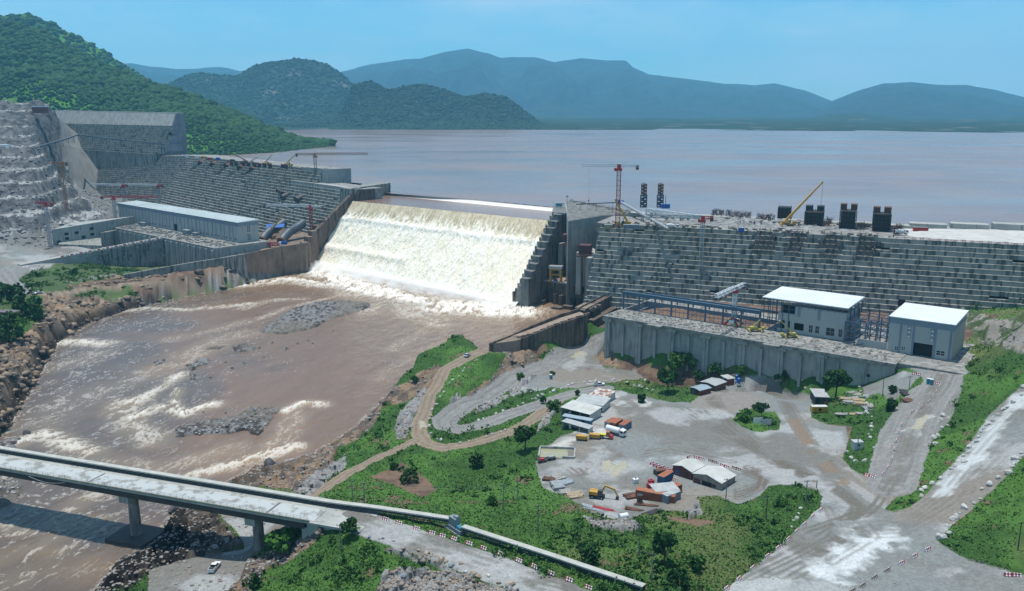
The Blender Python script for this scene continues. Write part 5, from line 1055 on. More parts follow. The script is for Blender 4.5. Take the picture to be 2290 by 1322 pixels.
def make_tree(h,w_,kind,seed,label,cat='tree',name='broad_tree'):
    t=thing(name,label,cat,(0,0,-500)); r=random.Random(seed); ml={'A':leafA,'B':leafB,'C':leafC}[kind]
    mb=MB(); th_=h*.5; mb.cyl((0,0,-.6),(h*.02,0,th_),h*.032,h*.018,8)
    for i in range(6):
        a=i*1.05+r.random(); z=th_*r.uniform(.55,1); q=(math.cos(a)*w_*.33,math.sin(a)*w_*.33,h*r.uniform(.62,.85)); mb.cyl((h*.01,0,z),q,h*.014,h*.005,6)
    mb.build('trunk',bark,t,smooth=True)
    crown('crown',(0,0,h*.66),(w_*.55,w_*.55,h*.36),900,h*.05,ml,seed,t); return t
def make_bush(h,w_,kind,seed,label,name='bush'):
    t=thing(name,label,'bush',(0,0,-500)); ml={'A':leafA,'B':leafB,'C':leafC}[kind]
    mb=MB(); r=random.Random(seed); [mb.cyl((0,0,-.3),(r.uniform(-.3,.3)*w_,r.uniform(-.3,.3)*w_,h*.6),.08,.03,5) for i in range(5)]; mb.build('stem',bark,t)
    crown('foliage',(0,0,h*.45),(w_*.55,w_*.55,h*.55),420,max(.22,h*.08),ml,seed,t); return t
def px_m(p): return 1/(F/((p.y)*cp-(p.z-H)*sp))   # metres per photo pixel at a point
def put_px(t,px,py,z0=12.,rz=None): p=gat(px,py,z0); t.location=p; t.rotation_euler=(0,0,rz if rz is not None else random.uniform(0,6)); return p
TREES=[ # photo x of base, y of base, height px, width px, kind, tree?, label
 (1527,842,52,56,'A',1,'round crowned tree standing in front of the ribbed power station wall, tallest there'),
 (1493,878,52,48,'B',1,'dense dark tree left of the small red sheds'),
 (1868,892,66,58,'B',1,'large dark tree over the timber stacks beside the grey roofed shed'),
 (1703,936,34,34,'B',1,'small dark tree on the green traffic island in the yard'),
 (1668,938,24,40,'A',0,'low spreading bush at the left of the green traffic island'),
 (1725,950,16,36,'A',0,'bush behind the two signboards on the traffic island'),
 (1174,1008,56,56,'B',1,'big dark tree on the slope below the outer dirt road'),
 (634,1236,56,62,'A',0,'broad round bush beside the bridge abutment'),
 (566,1316,30,34,'B',0,'dark round bush on the rocky slope at the bottom edge'),
 (786,1200,42,34,'B',1,'small tree beside the road just past the bridge end'),
 (1320,1258,44,50,'B',0,'large dark bush in the green hollow above the lower conveyor'),
 (1485,1270,72,56,'B',1,'tall dark tree above the lower end of the conveyor'),
 (1515,1312,48,46,'B',0,'dark bush under the tall tree at the bottom'),
 (1604,848,24,34,'A',0,'bush against the power station wall beside the small red sheds'),
 (1655,846,22,20,'A',0,'small bush beside the two blue portable toilets'),
 (1748,848,22,26,'B',0,'bush behind the white container'),
 (1562,850,22,20,'B',0,'small dark bush right of the tall round tree'),
 (1240,918,26,34,'A',0,'bright bush at the back of the long roofed sheds'),
 (1214,902,16,14,'B',0,'small round bush on the verge left of the long roofed sheds'),
 (1434,900,24,18,'B',0,'small bush at the edge of the white patch above the sheds'),
 (1292,884,12,12,'B',0,'tiny round shrub left of the rusty roofed shed'),
 (22,676,46,84,'B',0,'wide dark tree on the left bank behind the two parked cars'),(64,704,44,66,'B',0,'dark tree at the head of the brown cliff'),(6,746,50,60,'B',0,'dark tree at the left edge below the meadow'),(30,768,34,56,'B',0,'dark tree below the brick hut'),(88,715,26,36,'B',0,'dark bush at the lip of the brown cliff'),
 (163,612,14,22,'B',0,'dark bush in the middle of the grass embankment'),(84,618,10,14,'B',0,'small dark bush at the left of the grass embankment'),
 (512,568,18,28,'A',0,'bush growing behind the bank wall near the waterfall'),(470,595,8,14,'A',0,'tiny bush below the ribbed left power station wall'),
 (1995,880,18,16,'B',0,'bush at the right edge of the small gravel pad'),(1992,918,28,22,'B',0,'dark bush above the steep shrubby bank'),
 (930,855,16,22,'A',0,'small bush on the river bank where the shore turns'),(1235,838,9,12,'A',0,'little bush in the rocky strip by the portable toilet'),(1165,850,16,20,'A',0,'bush in the rocky strip between the two roads'),
 (880,1048,20,22,'A',0,'round bush beside the narrow track'),(1065,1045,30,30,'B',0,'dark bush among the tall grass of the valley'),(915,1075,30,44,'B',0,'wide dark thicket below the bare brown patch'),
 (1100,1128,22,30,'A',0,'bush near the twin power poles'),(1560,1275,40,30,'A',0,'bush near the left rim of the haul road'),(1740,1130,22,34,'A',0,'bush left of the junction kerb'),(2050,1310,14,20,'B',0,'bush')]
random.seed(11)
TREES.pop()
pos_t=[]
for i,(bx_,by_,hp,wp,kd,tr,lb) in enumerate(TREES):
    p=gat(bx_,by_,12); s=px_m(p); h=hp*s*1.08; w_=wp*s
    t=(make_tree(h,w_,kd,i*7+1,lb) if tr else make_bush(h,w_,kd,i*7+1,lb)); t.location=p; pos_t.append(p)
# uncountable ground cover: tufts, weeds and scrub
r_=np.random.default_rng(21)
def scatter(n,rmin,rmax,code,seed,cond=None):
    r=np.random.default_rng(seed); a=r.uniform(R(-33),R(33),n); q=1/r.uniform(1/rmax,1/rmin,n); x=np.sin(a)*q; y=np.cos(a)*q
    fi=np.interp(q,rr,np.arange(NR)); fj=(a-th[0])/(th[1]-th[0]); k=np.rint(fi).astype(int)*NA+np.rint(fj).astype(int); ok=np.isin(GG[k],code)
    i0=np.clip(fi.astype(int),0,NR-2); j0=np.clip(fj.astype(int),0,NA-2); u=fi-i0; v=fj-j0
    z=(GZ[i0*NA+j0]*(1-v)+GZ[i0*NA+j0+1]*v)*(1-u)+(GZ[(i0+1)*NA+j0]*(1-v)+GZ[(i0+1)*NA+j0+1]*v)*u
    P=np.c_[x,y,z]; px,py=proj(x,y,z)
    ok&=~inpoly(x,y,UPW); ok&=~((py<745)&(px>1330)&(px<2150))
    if cond is not None: ok&=cond(x,y,px,py)
    return P[ok]
P=scatter(150000,170,520,[0],31); n=len(P); sc=np.hypot(P[:,0],P[:,1])/260.; S=r_.uniform(.10,.27,n)*(0.75+.45*sc); dens=fbm(P[:,0],P[:,1],14,4,77); P[:,2]+=S*.5*r_.uniform(.3,1.6,n)
V,F_=leafquads(P,S,33); tone=np.repeat(np.clip(dens*1.1-.1+r_.uniform(-.25,.25,n),0,1),4)
tag(npmesh('grass_tufts',V,F_,leafC,{'tone':tone},smooth=False),kind='stuff')
P=scatter(4600,170,700,[0],35,lambda x,y,px,py:(fbm(x,y,18,4,78)>.52)); n=len(P)
P=np.r_[P,scatter(26000,430,730,[0],52,lambda x,y,px,py:(px<420)&(fbm(x,y,12,3,79)>.45))]; n=len(P)
C_=[];T_=[]
for i in range(n):
    s=.6+2.0*r_.random()**2+.4*(P[i,1]>300); q,k=crown_pts(P[i]+np.array((0,0,s*.35)),(s*1.25,s*1.25,s*.8),34,int(i),5,.5); C_.append(q); T_.append(np.full(34,r_.random()))
C_=np.concatenate(C_); V,F_=leafquads(C_,r_.uniform(.2,.42,len(C_)),36); tone=np.repeat(np.clip(np.concatenate(T_)*.8+r_.uniform(0,.25,len(C_)),0,1),4)
tag(npmesh('scrub',V,F_,leafS,{'tone':tone},smooth=False),kind='stuff')
P=scatter(5200,165,640,[2],47,lambda x,y,px,py:(py>600)&((px<400)|((px>480)&(px<1250)&(py>760)))); n=len(P)
tag(blobs('rock_slabs',P,r_.uniform(.5,1.9,n)*np.clip((P[:,1]-120)/260,.35,1),mat('brown_slab',(.30,.215,.145),(.12,.10,.085),4,.95,bump=.2,c3=(.36,.31,.25),sc3=9),48,jit=.4,flat=.55),kind='stuff')
P=scatter(30000,260,700,[2,3],61,lambda x,y,px,py:(px<430)&(py>610)&(py<1010)|(px<690)&(py>590)&(py<690)); n=len(P); P[:,2]+=r_.uniform(-.5,.6,n)
tag(blobs('cliff_rocks',P,.6+2.6*r_.random(n)**2.2,mat('cliff_rock',(.27,.19,.125),(.065,.055,.048),5,.95,bump=.25,thr=(.42,.58),c3=(.36,.29,.21),sc3=7),62,jit=.5,flat=.5),kind='stuff')
P=scatter(26000,560,1300,[5,2,0],63,lambda x,y,px,py:(px<330)&(py<565)&(py>190)); n=len(P)
tag(blobs('quarry_rubble',P,.6+2.0*r_.random(n)**2.5,mat('quarry_rubble',(.22,.22,.215),(.05,.053,.057),6,.95,bump=.4,thr=(.42,.6),c3=(.30,.30,.29),sc3=9),64,jit=.45,flat=.45),kind='stuff')
# loose stones on banks, bars and cuttings
P=scatter(60000,165,640,[2],41); n=len(P); px,py=proj(P[:,0],P[:,1],P[:,2]); P=P[(py>560)]; n=len(P)
S=r_.uniform(.18,.75,n)*(.8+.5*(r_.random(n)>.93)); stone=mat('bank_stone',(.36,.35,.33),(.13,.11,.10),3,.95,c3=(.27,.19,.13),sc3=30)
tag(blobs('loose_stones',P,S,stone,44,jit=.35,flat=.6),kind='stuff')
P=scatter(30000,165,560,[4],42,lambda x,y,px,py:segdist(x,y,RIV,True)>2); k=P[:,2]>.25; P=P[k]; n=len(P)
tag(blobs('bar_stones',P,r_.uniform(.2,.8,n),mat('bar_stone',(.40,.40,.40),(.06,.06,.06),2.2,.9,thr=(.42,.58)),45,jit=.35,flat=.6),kind='stuff')
P=scatter(9000,165,300,[1],49,lambda x,y,px,py:(px<690)&(py>1090)&(fbm(x,y,14,3,80)>.42)); n=len(P); tag(blobs('bank_rubble',P,r_.uniform(.15,.7,n),MATS['bank_stone'],50,flat=.6),kind='stuff')
P=scatter(1500,165,560,[1],43); n=len(P); tag(blobs('scattered_gravel',P,r_.uniform(.1,.28,n),rubble,46,flat=.5),kind='stuff')
# ================================================================ COUNTABLE OBJECTS
random.seed(5)
def dirz(a,b): return math.atan2(b[1]-a[1],b[0]-a[0])
def split_parts(root,name,m,shapes):
    for f in shapes:
        mb=MB(); f(mb); mb.build(name,m,root)
# ---------------------------------------------------------------- bridge with the covered conveyor
BZ=18.2
bA,bB=at(-160,1021,BZ),at(690,1168,BZ); bd=(bB-bA).normalized(); bn=Vector((-bd.y,bd.x,0)); bn=bn if bn.y>0 else -bn; BL=(bB-bA).length; rzB=math.atan2(bd.y,bd.x)
br=thing('road_bridge','long concrete girder bridge crossing the brown river, its deck pale with dust','bridge',tuple(bA),rzB); BWd=12.4
mb=MB(); mb.bx(0,BL,0,BWd,-.5,-.05); mb.bx(BL,BL+16,0,BWd,-.8,-.12); mb.build('deck',conc2,br)
dm=mat('dusty_bridge_road',(.40,.42,.415),(.22,.22,.205),3.5,.9,thr=(.5,.62)); mb=MB(); mb.bx(.2,BL+1,1.0,8.1,-.046,-.02); mb.build('road_surface',dm,br)
for x in (BL*.1,BL*.455,BL*.90):
    mb=MB(); mb.bx(x-.35,x+.35,1.05,8.0,-.017,.0); mb.build('expansion_joint',mat('joint',(.13,.13,.13),(.1,.1,.1),1,.9),br)
mb=MB(); mb.bx(0,BL,0,.5,-.05,.45); mb.build('kerb',mat('verge_dust',(.27,.26,.20),(.2,.19,.15),2,.95),br)
mb=MB(); k=0
while k<BL: mb.bar((k,.2,.45),(k,.2,1.45),.07); k+=2.2
for z in (.9,1.4): mb.bar((0,.2,z),(BL,.2,z),.06)
mb.build('railing',greyst,br)
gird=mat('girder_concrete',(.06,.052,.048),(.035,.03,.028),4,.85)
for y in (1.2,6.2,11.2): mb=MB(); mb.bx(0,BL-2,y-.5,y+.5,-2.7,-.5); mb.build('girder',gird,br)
mb=MB(); pts=[(BL*.30+i*1.6,-.25,-.7-1.1*math.sin(PI*i/9)) for i in range(10)]; [mb.bar(a,b,.12) for a,b in zip(pts,pts[1:])]; mb.build('hanging_cable',greyst,br)
def pier(px,zb):
    x=min(range(0,int(BL)),key=lambda q:abs(proj(*(bA+bd*q+bn*3))[0]-px)); mb=MB(); mb.bx(x-1.7,x+1.7,1.4,11.0,-5.2,-2.7); mb.build('pier_cap',concg,br)
    mb=MB(); mb.cyl((x,5.2,-5.2),(x,5.2,zb-BZ),1.5,1.75,24); mb.build('pier',mat('pier_concrete',(.26,.26,.25),(.16,.135,.11),5,.85,streak=((.07,.055,.045),1.2,.5,.6)),br); return x
x1=pier(284,-.5); x2=pier(562,1)
mb=MB(); mb.bx(x1-7,x1+7,-.5,11,-BZ-2,-BZ+1.0); mb.build('caisson',mat('wet_dark_concrete',(.075,.055,.05),(.05,.04,.038),2,.7),br)
mb=MB(); mb.bx(BL-3,BL-1.2,1,11.5,-12,-2.4); mb.bx(BL-1.2,BL+8,1,1.6,-9,-.06); mb.build('abutment',conc2,br)
# ---------------------------------------------------------------- covered conveyors
croof=mat('sun_bleached_cover',(.43,.43,.39),(.34,.335,.30),2.5,.7); cside=mat('slatted_side',(.07,.085,.08),(.035,.04,.04),.6,.8)
def gallery(name,label,P,zs,w_=1.7,h_=1.6):
    o=tuple(P[0]); t=thing(name,label,'conveyor',o); n=len(P)
    m1,m2,m3=MB(o),MB(o),MB(o)
    for i in range(n-1):
        a,b=P[i].copy(),P[i+1].copy(); a.z=zs[i];b.z=zs[i+1]; d=(b-a).normalized(); q=Vector((-d.y,d.x,0))
        m1.bar(a+Vector((0,0,h_)),b+Vector((0,0,h_)),w_,.12); m1.bar(a+q*w_*.42+Vector((0,0,h_-.25)),b+q*w_*.42+Vector((0,0,h_-.25)),.12,.5); m1.bar(a-q*w_*.5+Vector((0,0,h_-.16)),b-q*w_*.5+Vector((0,0,h_-.16)),.1,.4)
        m3.bar(a+Vector((0,0,h_*.45)),b+Vector((0,0,h_*.45)),w_*.7,.5)
        L_=(b-a).length; k=0
        while k<L_:
            p=a+d*k
            for s_ in(-1,1): m2.bar(p+q*s_*w_*.45+Vector((0,0,-.6)),p+q*s_*w_*.45+Vector((0,0,h_-.1)),.12); 
            m2.bar(p+q*-w_*.46,p+q*-w_*.46+d*1.5+Vector((0,0,h_-.3)),.08); k+=1.5
        for s_ in (-1,1):
            for zz in (.15,h_*.5): m2.bar(a+q*s_*w_*.45+Vector((0,0,zz)),b+q*s_*w_*.45+Vector((0,0,zz)),.12,.22)
    m1.build('cover',croof,t); m2.build('side_frame',cside,t); m3.build('belt',black,t); return t
G0,G1=bA+bn*10.6,bB+bn*10.6; g2,g3=at(850,1146,BZ+.2),at(1012,1172,18.6)
gallery('conveyor_gallery','long covered conveyor with pale roof running along the bridge and the road verge',[G0,G1,g2,g3],[BZ,BZ,BZ+.2,18.8])
h0,h1,h2=at(1036,1188,18.6),at(1230,1252,19),at(1440,1325,20)
gallery('conveyor_gallery','lower covered conveyor with pale roof running down to the bottom edge',[h0,h1,h2],[18.6,19.0,20.2])
dp=at(1022,1180,18.6); t=thing('conveyor_drive','grey conveyor drive station with blue motors between the two covered conveyors','machine',tuple(dp),dirz(g3,h0))
mb=MB(); mb.bx(-3,3,-1.2,1.2,-.8,.3); mb.bx(-2.5,.6,-1.0,.6,.3,2.8); mb.bx(-1,.5,-.5,.5,2.8,3.4); mb.build('housing',mat('cabin_grey',(.2,.24,.26)),t)
for a in (1.2,2.2): mb=MB(); mb.cyl((a,-.9,.8),(a,.4,.8),.5,.5,12); mb.build('motor',tealp,t)
mb=MB(); mb.bx(-4,4,-1.6,-1.3,-1.6,-.7); [mb.bar((i-3.5,-1.5,-.7),(i-3.5,-1.5,.5),.08) for i in range(8)]; mb.build('walkway',greyst,t)
# ---------------------------------------------------------------- barriers
ORD='first second third fourth fifth sixth seventh eighth ninth tenth eleventh twelfth thirteenth fourteenth fifteenth sixteenth seventeenth eighteenth nineteenth twentieth'.split()
def ordn(i,n): return 'last' if i==n-1 and n>2 else ORD[i] if i<20 else 'twenty '+ORD[i-20] if i<29 else 'thirtieth' if i==29 else 'thirty '+ORD[i-30]
TPL={'barriers between road and conveyor':'red and white barrier between bridge road and conveyor, %s from the bridge','barriers on the left rim of the junction':'red and white barrier on the left rim of the junction, %s from the top',
'diagonal row of barriers, bright ones':'bright red and white barrier in the bottom diagonal row, %s from upper right','diagonal row of barriers, faded ones':'faded dark barrier in the bottom diagonal row, %s from upper right',
'barrier pair at the right edge':'red and white barrier of the pair at the right edge, %s from left','barriers lining the road from the halls':'red and white barrier lining the road down from the halls, %s from the top',
'barrier pair at the green tip':'red and white barrier at the tip of the green yard island, %s from left','barriers before the end hall':'red and white barrier at the foot of the end hall, %s from left',
'barriers right of the hall door':'red and white barrier in the bent row right of the hall door, %s from left','barriers by the deck end':'red and white barrier where the road meets the deck end, %s from top',
'barrier pair above the gravel pad':'red and white barrier above the small gravel pad, %s from left','barrier pair beside blue toilets':'red and white barrier beside the blue portable toilets, %s from left',
'barriers before the white container':'red and white barrier in front of the white container, %s from left','upper barrier pair above shed':'red and white barrier above the double roofed shed, %s from left',
'lower barrier pair beside shed':'red and white barrier right beside the double roofed shed, %s from left','faded barriers beside the shed':'faded brown barrier beside the double roofed shed, %s from left',
'stored barriers beside the container':'red and white barrier stored beside the blue sided container, %s from left','barriers near the rock heap':'red and white barrier near the rock heap below the power station, %s from right',
'boulders left of the haul road':'pale boulder edging the left of the right haul road, %s from the top','boulders right of the haul road':'pale boulder edging the right of the right haul road, %s from the top',
'boulders above the hairpin arm':'white boulder above the upper arm of the hairpin road, %s from left','boulders on the grass tongue':'white boulder on the grass tongue inside the hairpin, %s from left',
'boulders right of the pickup':'white boulder on the grass right of the parked pickup, %s from left','boulders inside the outer dirt road':'small pale boulder inside the outer dirt road, %s along from the river wall',
'blue grey boulders below the road':'blue grey boulder below the road past the bridge, %s from left','boulders along the bottom road':'boulder along the near edge of the bottom road, %s from left',
'boulders on the yard rim':'white boulder atop the steep bank right of the yard, %s from the top','boulders below the grey cabin':'white boulder heaped below the small grey cabin, %s from left',
'boulder pile beside the descending road':'white boulder in the pile beside the descending road, %s from the top','boulders on the bottom rubble heap':'grey boulder on the rubble heap at the bottom edge, %s around it',
'boulders in the scrub by the junction':'white boulder in the scrub left of the junction, %s from the top','boulders on the grass berm':'white boulder on the grass berm before the power station, %s from left',
'boulders in the rocky strip':'small pale boulder in the strip between two gravel roads, %s from left'}
def make_barrier(label,group,a=None,b=None,L_=2.1):
    t=thing('road_barrier',label,'barrier',(0,0,-500),0,group); a=a or redp;b=b or whitep
    n=6; pr=[(-.30,0),(.30,0),(.30,.18),(.12,.42),(.10,.85),(-.10,.85),(-.12,.42),(-.30,.18)]
    for nm,m,par in (('red_segment',a,0),('white_segment',b,1)):
        mb=MB()
        for i in range(n):
            if i%2!=par: continue
            x0=-L_/2+i*L_/n; x1=x0+L_/n; vs=[(x0,y*1.15,z) for y,z in pr]+[(x1,y*1.15,z) for y,z in pr]; k=len(pr)
            mb.add(vs,[tuple(range(k-1,-1,-1)),tuple(range(k,2*k))]+[(j,(j+1)%k,k+(j+1)%k,k+j) for j in range(k)])
        mb.build(nm,m,t)
    return t
def barrier_row(pts,label,group,z0=15,rot=None,proto={},conc_=False,sc=1.):
    lab0=label
    key=(conc_,)
    for i,(x,y) in enumerate(pts):
        lab0=TPL.get(group,lab0 if i else label); label=lab0%ordn(i,99) if '%s' in lab0 else lab0; p=gat(x,y,z0); q=gat(*pts[i+1],z0) if i+1<len(pts) else None; pv=gat(*pts[i-1],z0) if i else None
        a,b=(pv or p),(q or p); rz=dirz(a,b) if (a-b).length>.5 else 0
        if rot is not None: rz=rot
        if key not in proto: t=make_barrier(label,group,*((mat('old_barrier',(.20,.09,.09),(.12,.08,.07),1),mat('old_barrier_pale',(.50,.45,.38),(.4,.36,.3),1)) if conc_ else (None,None))); proto[key]=t; t.location=p; t.rotation_euler=(0,0,rz)
        else: t=clone(proto[key],p,rz,label,group)
        if sc!=1.: t.scale=(sc,sc,sc)
z3=lambda l:[(700+a/3.013,960+b/3.013) for a,b in l]; z4=lambda l:[(1500+a/2.899,960+b/2.899) for a,b in l]; z7=lambda l:[(1640+a/3.523,600+b/3.523) for a,b in l]; z7b=lambda l:[(1500+a/2.899,780+b/2.899) for a,b in l]; z8=lambda l:[(1180+a/3.573,800+b/3.573) for a,b in l]
barrier_row(z3([(490,612),(580,638),(700,675),(802,705),(872,724),(950,745),(1052,776),(1148,808),(1265,846),(1387,892),(1492,932),(1603,976),(1726,1022),(1856,1073)]),'red and white barrier in the row between the bridge road and the conveyor','barriers between road and conveyor',18)
barrier_row(z4([(970,530),(920,572),(867,622),(815,670),(760,718),(692,778),(625,830),(528,908),(440,978),(360,1040)]),'red and white barrier in the row on the left rim of the wide junction','barriers on the left rim of the junction',17)
barrier_row(z4([(1665,786),(1580,828),(1495,874)]),'bright red and white barrier in the diagonal row across the gravel, bottom right','diagonal row of barriers, bright ones',18)
barrier_row(z4([(1402,922),(1320,967),(1243,1020),(1175,1055)]),'faded dark barrier with pale top in the diagonal row at the bottom','diagonal row of barriers, faded ones',18,conc_=True)
barrier_row(z4([(2190,952),(2240,953)]),'red and white barrier in the pair at the right edge of the bottom gravel','barrier pair at the right edge',20)
barrier_row(z7b([(1740,250),(1722,282),(1700,315),(1675,347),(1632,380),(1570,413),(1528,455),(1500,496),(1480,543),(1463,598),(1450,653),(1438,713),(1408,773),(1375,816)]),'red and white barrier in the row lining the road down from the halls','barriers lining the road from the halls',20)
barrier_row(z7b([(1275,828),(1308,832)]),'red and white barrier in the pair at the tip of the green yard island','barrier pair at the green tip',16)
barrier_row(z7([(1175,645),(1205,650),(1235,653),(1265,656),(1300,662),(1335,668)]),'red and white barrier in the row at the foot of the end hall','barriers before the end hall',26,sc=.9)
barrier_row(z7([(1625,758),(1655,757),(1680,745),(1700,726)]),'red and white barrier in the short bent row right of the hall door','barriers right of the hall door',26,sc=.9)
barrier_row(z7([(1345,738),(1325,768),(1290,790)]),'red and white barrier where the yard road meets the deck end','barriers by the deck end',26)
barrier_row(z7([(1430,838),(1462,842)]),'red and white barrier in the pair above the small gravel pad','barrier pair above the gravel pad',25)
barrier_row(z7([(1585,908),(1612,914)]),'red and white barrier in the pair beside the blue portable toilets','barrier pair beside blue toilets',25)
barrier_row(z7([(455,932),(490,937),(530,942),(565,945)]),'red and white barrier lying in front of the white container','barriers before the white container',12)
barrier_row(z8([(1287,797)]),'single red and white barrier standing apart above the double roofed shed',None,12,rot=.9)
barrier_row(z8([(1355,805),(1392,815)]),'red and white barrier in the upper pair above the double roofed shed','upper barrier pair above shed',12)
barrier_row(z8([(1560,868),(1595,880)]),'red and white barrier in the lower pair beside the double roofed shed','lower barrier pair beside shed',12)
barrier_row(z8([(1465,832),(1500,843),(1655,890),(1690,900)]),'faded brown barrier lying beside the double roofed shed','faded barriers beside the shed',12,conc_=True)
k=0
for i in range(6):
    pts=z8([(995+i*30+j*24,850+i*10+j*-0-(j*-12)) for j in range(4)]); barrier_row(pts,'red and white barrier stored left of the double shed, %s row, %%s from left'%ORD[i],'stored barriers',12,rot=.55,sc=.9)
barrier_row(z8([(1145,960),(1160,970),(1175,980)]),'red and white barrier stored beside the blue and orange container','stored barriers beside the container',12,rot=-.9)
barrier_row([(812,0)] and [(1375,812),(1318,827)],'red and white barrier near the rock heap below the power station','barriers near the rock heap',4,rot=.5)
sB=GR.at_px(1990,60); bt=[o for o in col.objects if o.name=='road_barrier'][0]
for i in range(24): clone(bt,GR.p(sB+i*4.1,-1.2,RZT+.1 if i>2 else RZT),math.atan2(GR.d.y,GR.d.x),'tiny red and white barrier on the right dam crest edge, %s from left'%ordn(i,99),'barriers on the right dam crest')
# ---------------------------------------------------------------- boulders
bould=mat('pale_boulder',(.52,.51,.48),(.34,.33,.31),1.2,.95,bump=.15); bould2=mat('tan_boulder',(.40,.33,.25),(.26,.21,.16),1.2,.95,bump=.15); bould3=mat('blue_grey_boulder',(.27,.30,.33),(.18,.20,.22),1,.95,bump=.15)
def make_boulder(seed,m):
    bm=bmesh.new(); bmesh.ops.create_icosphere(bm,subdivisions=2,radius=1); r=random.Random(seed)
    cuts=[(Vector((r.uniform(-1,1),r.uniform(-1,1),r.uniform(-.6,1))).normalized(),r.uniform(.55,.85)) for _ in range(9)]
    for v in bm.verts:
        for n_,d in cuts:
            e=v.co.dot(n_)-d
            if e>0: v.co-=n_*e
        v.co=Vector((v.co.x,v.co.y*.8,v.co.z*.7))*(1+r.uniform(-.04,.04))
    me=bpy.data.meshes.new('boulder'); bm.to_mesh(me); bm.free(); me.materials.append(m); return me
bould4=mat('wet_dark_boulder',(.07,.065,.065),(.04,.038,.038),1,.7,bump=.15)
BM=[make_boulder(i,bould) for i in range(5)]+[make_boulder(i+9,bould2) for i in range(3)]+[make_boulder(i+20,bould3) for i in range(3)]+[make_boulder(i+30,bould4) for i in range(3)]
def boulder(p,s,k,label,group):
    o=bpy.data.objects.new('boulder',BM[k]); col.objects.link(o); o.location=(p.x,p.y,p.z+s*.3); o.rotation_euler=(random.uniform(-.3,.3),random.uniform(-.3,.3),random.uniform(0,6)); o.scale=(s,s,s); tag(o,label,'boulder',group)
def boulder_row(P,sp,smin,smax,label,group,ks=(0,1,2,3,4),z0=15,jit=2.5):
    W_=[gat(x,y,z0) for x,y in P]; L_=[(b-a).length for a,b in zip(W_,W_[1:])]; tot=sum(L_); s=0; cnt=0
    while s<tot:
        q=s;i=0
        while i<len(L_)-1 and q>L_[i]: q-=L_[i]; i+=1
        p=W_[i].lerp(W_[i+1],q/L_[i]); p.x+=random.uniform(-jit,jit)*.35; p.y+=random.uniform(-jit,jit)*.5; p.z=gz(p.x,p.y)
        boulder(p,random.uniform(smin,smax),random.choice(ks),(TPL[group]%ordn(cnt,999)) if group in TPL else label,group); cnt+=1; s+=sp*random.uniform(.6,1.5)
boulder_row([(2290,868),(2225,928),(2190,978),(2150,1030),(2105,1072),(2070,1098),(2045,1112)],3.0,.5,1.25,'pale boulder in the row edging the left side of the right hand haul road','boulders left of the haul road')
boulder_row([(2290,1012),(2250,1062),(2205,1098),(2170,1128),(2140,1158),(2118,1182),(2098,1212)],2.7,.5,1.4,'pale boulder in the row edging the right side of the right hand haul road','boulders right of the haul road')
boulder_row([(1186,896),(1225,882),(1262,866),(1300,856),(1345,853),(1392,851)],3.2,.6,1.2,'white boulder in the row above the upper arm of the hairpin road','boulders above the hairpin arm',z0=9)
boulder_row([(1068,940),(1105,930),(1145,915),(1180,898)],4.5,.6,1.1,'white boulder edging the grass tongue inside the hairpin','boulders on the grass tongue',z0=8)
boulder_row([(1405,858),(1440,868),(1460,872)],5,.8,1.2,'white boulder in the group on the grass right of the parked pickup','boulders right of the pickup',z0=10)
boulder_row([(1070,805),(1030,835),(1000,860),(985,885),(965,915),(956,940),(960,965),(985,988),(1020,993),(1060,987),(1100,976),(1130,962)],5.0,.45,.95,'small pale boulder along the inner edge of the outer dirt road','boulders inside the outer dirt road',z0=9,ks=(0,1,2,5))
boulder_row([(806,1186),(850,1204),(900,1222)],2.6,.45,.8,'blue grey boulder in the row below the road past the bridge','blue grey boulders below the road',z0=18,ks=(8,9,10,0))
boulder_row([(930,1232),(985,1254),(1040,1276),(1100,1296),(1150,1320)],2.6,.7,1.2,'tan and grey boulder in the row along the near edge of the bottom road','boulders along the bottom road',z0=18,ks=(5,6,7,8,0))
boulder_row([(1926,862),(1932,892),(1945,930),(1950,985),(1948,1012)],6,.5,1.1,'white boulder at the top of the steep bank right of the yard','boulders on the yard rim',z0=15)
boulder_row([(1890,1010),(1905,1028),(1925,1035),(1945,1022)],3.4,.4,1.0,'white boulder heaped below the small grey cabin','boulders below the grey cabin',z0=15)
boulder_row([(2115,930),(2100,955),(2092,980),(2090,995)],3.0,.6,1.3,'white boulder in the pale pile beside the descending road','boulder pile beside the descending road',z0=22,jit=5)
boulder_row([(900,1290),(930,1275),(955,1285),(915,1305),(880,1300)],4,.5,1.2,'grey boulder on the rubble heap at the bottom edge','boulders on the bottom rubble heap',z0=14,ks=(0,8,9,10))
boulder_row([(1790,1140),(1770,1165),(1775,1180)],3,.5,1.0,'white boulder in the scrub left of the junction','boulders in the scrub by the junction')
boulder_row([(1440,850),(1500,858),(1640,844),(1680,843),(1715,846)],13,.6,1.1,'white boulder on the crest of the grass berm before the power station','boulders on the grass berm',z0=10)
boulder_row([(1130,878),(1160,866),(1190,855)],5,.4,.8,'small pale boulder in the rocky strip between the two gravel roads','boulders in the rocky strip',z0=5)
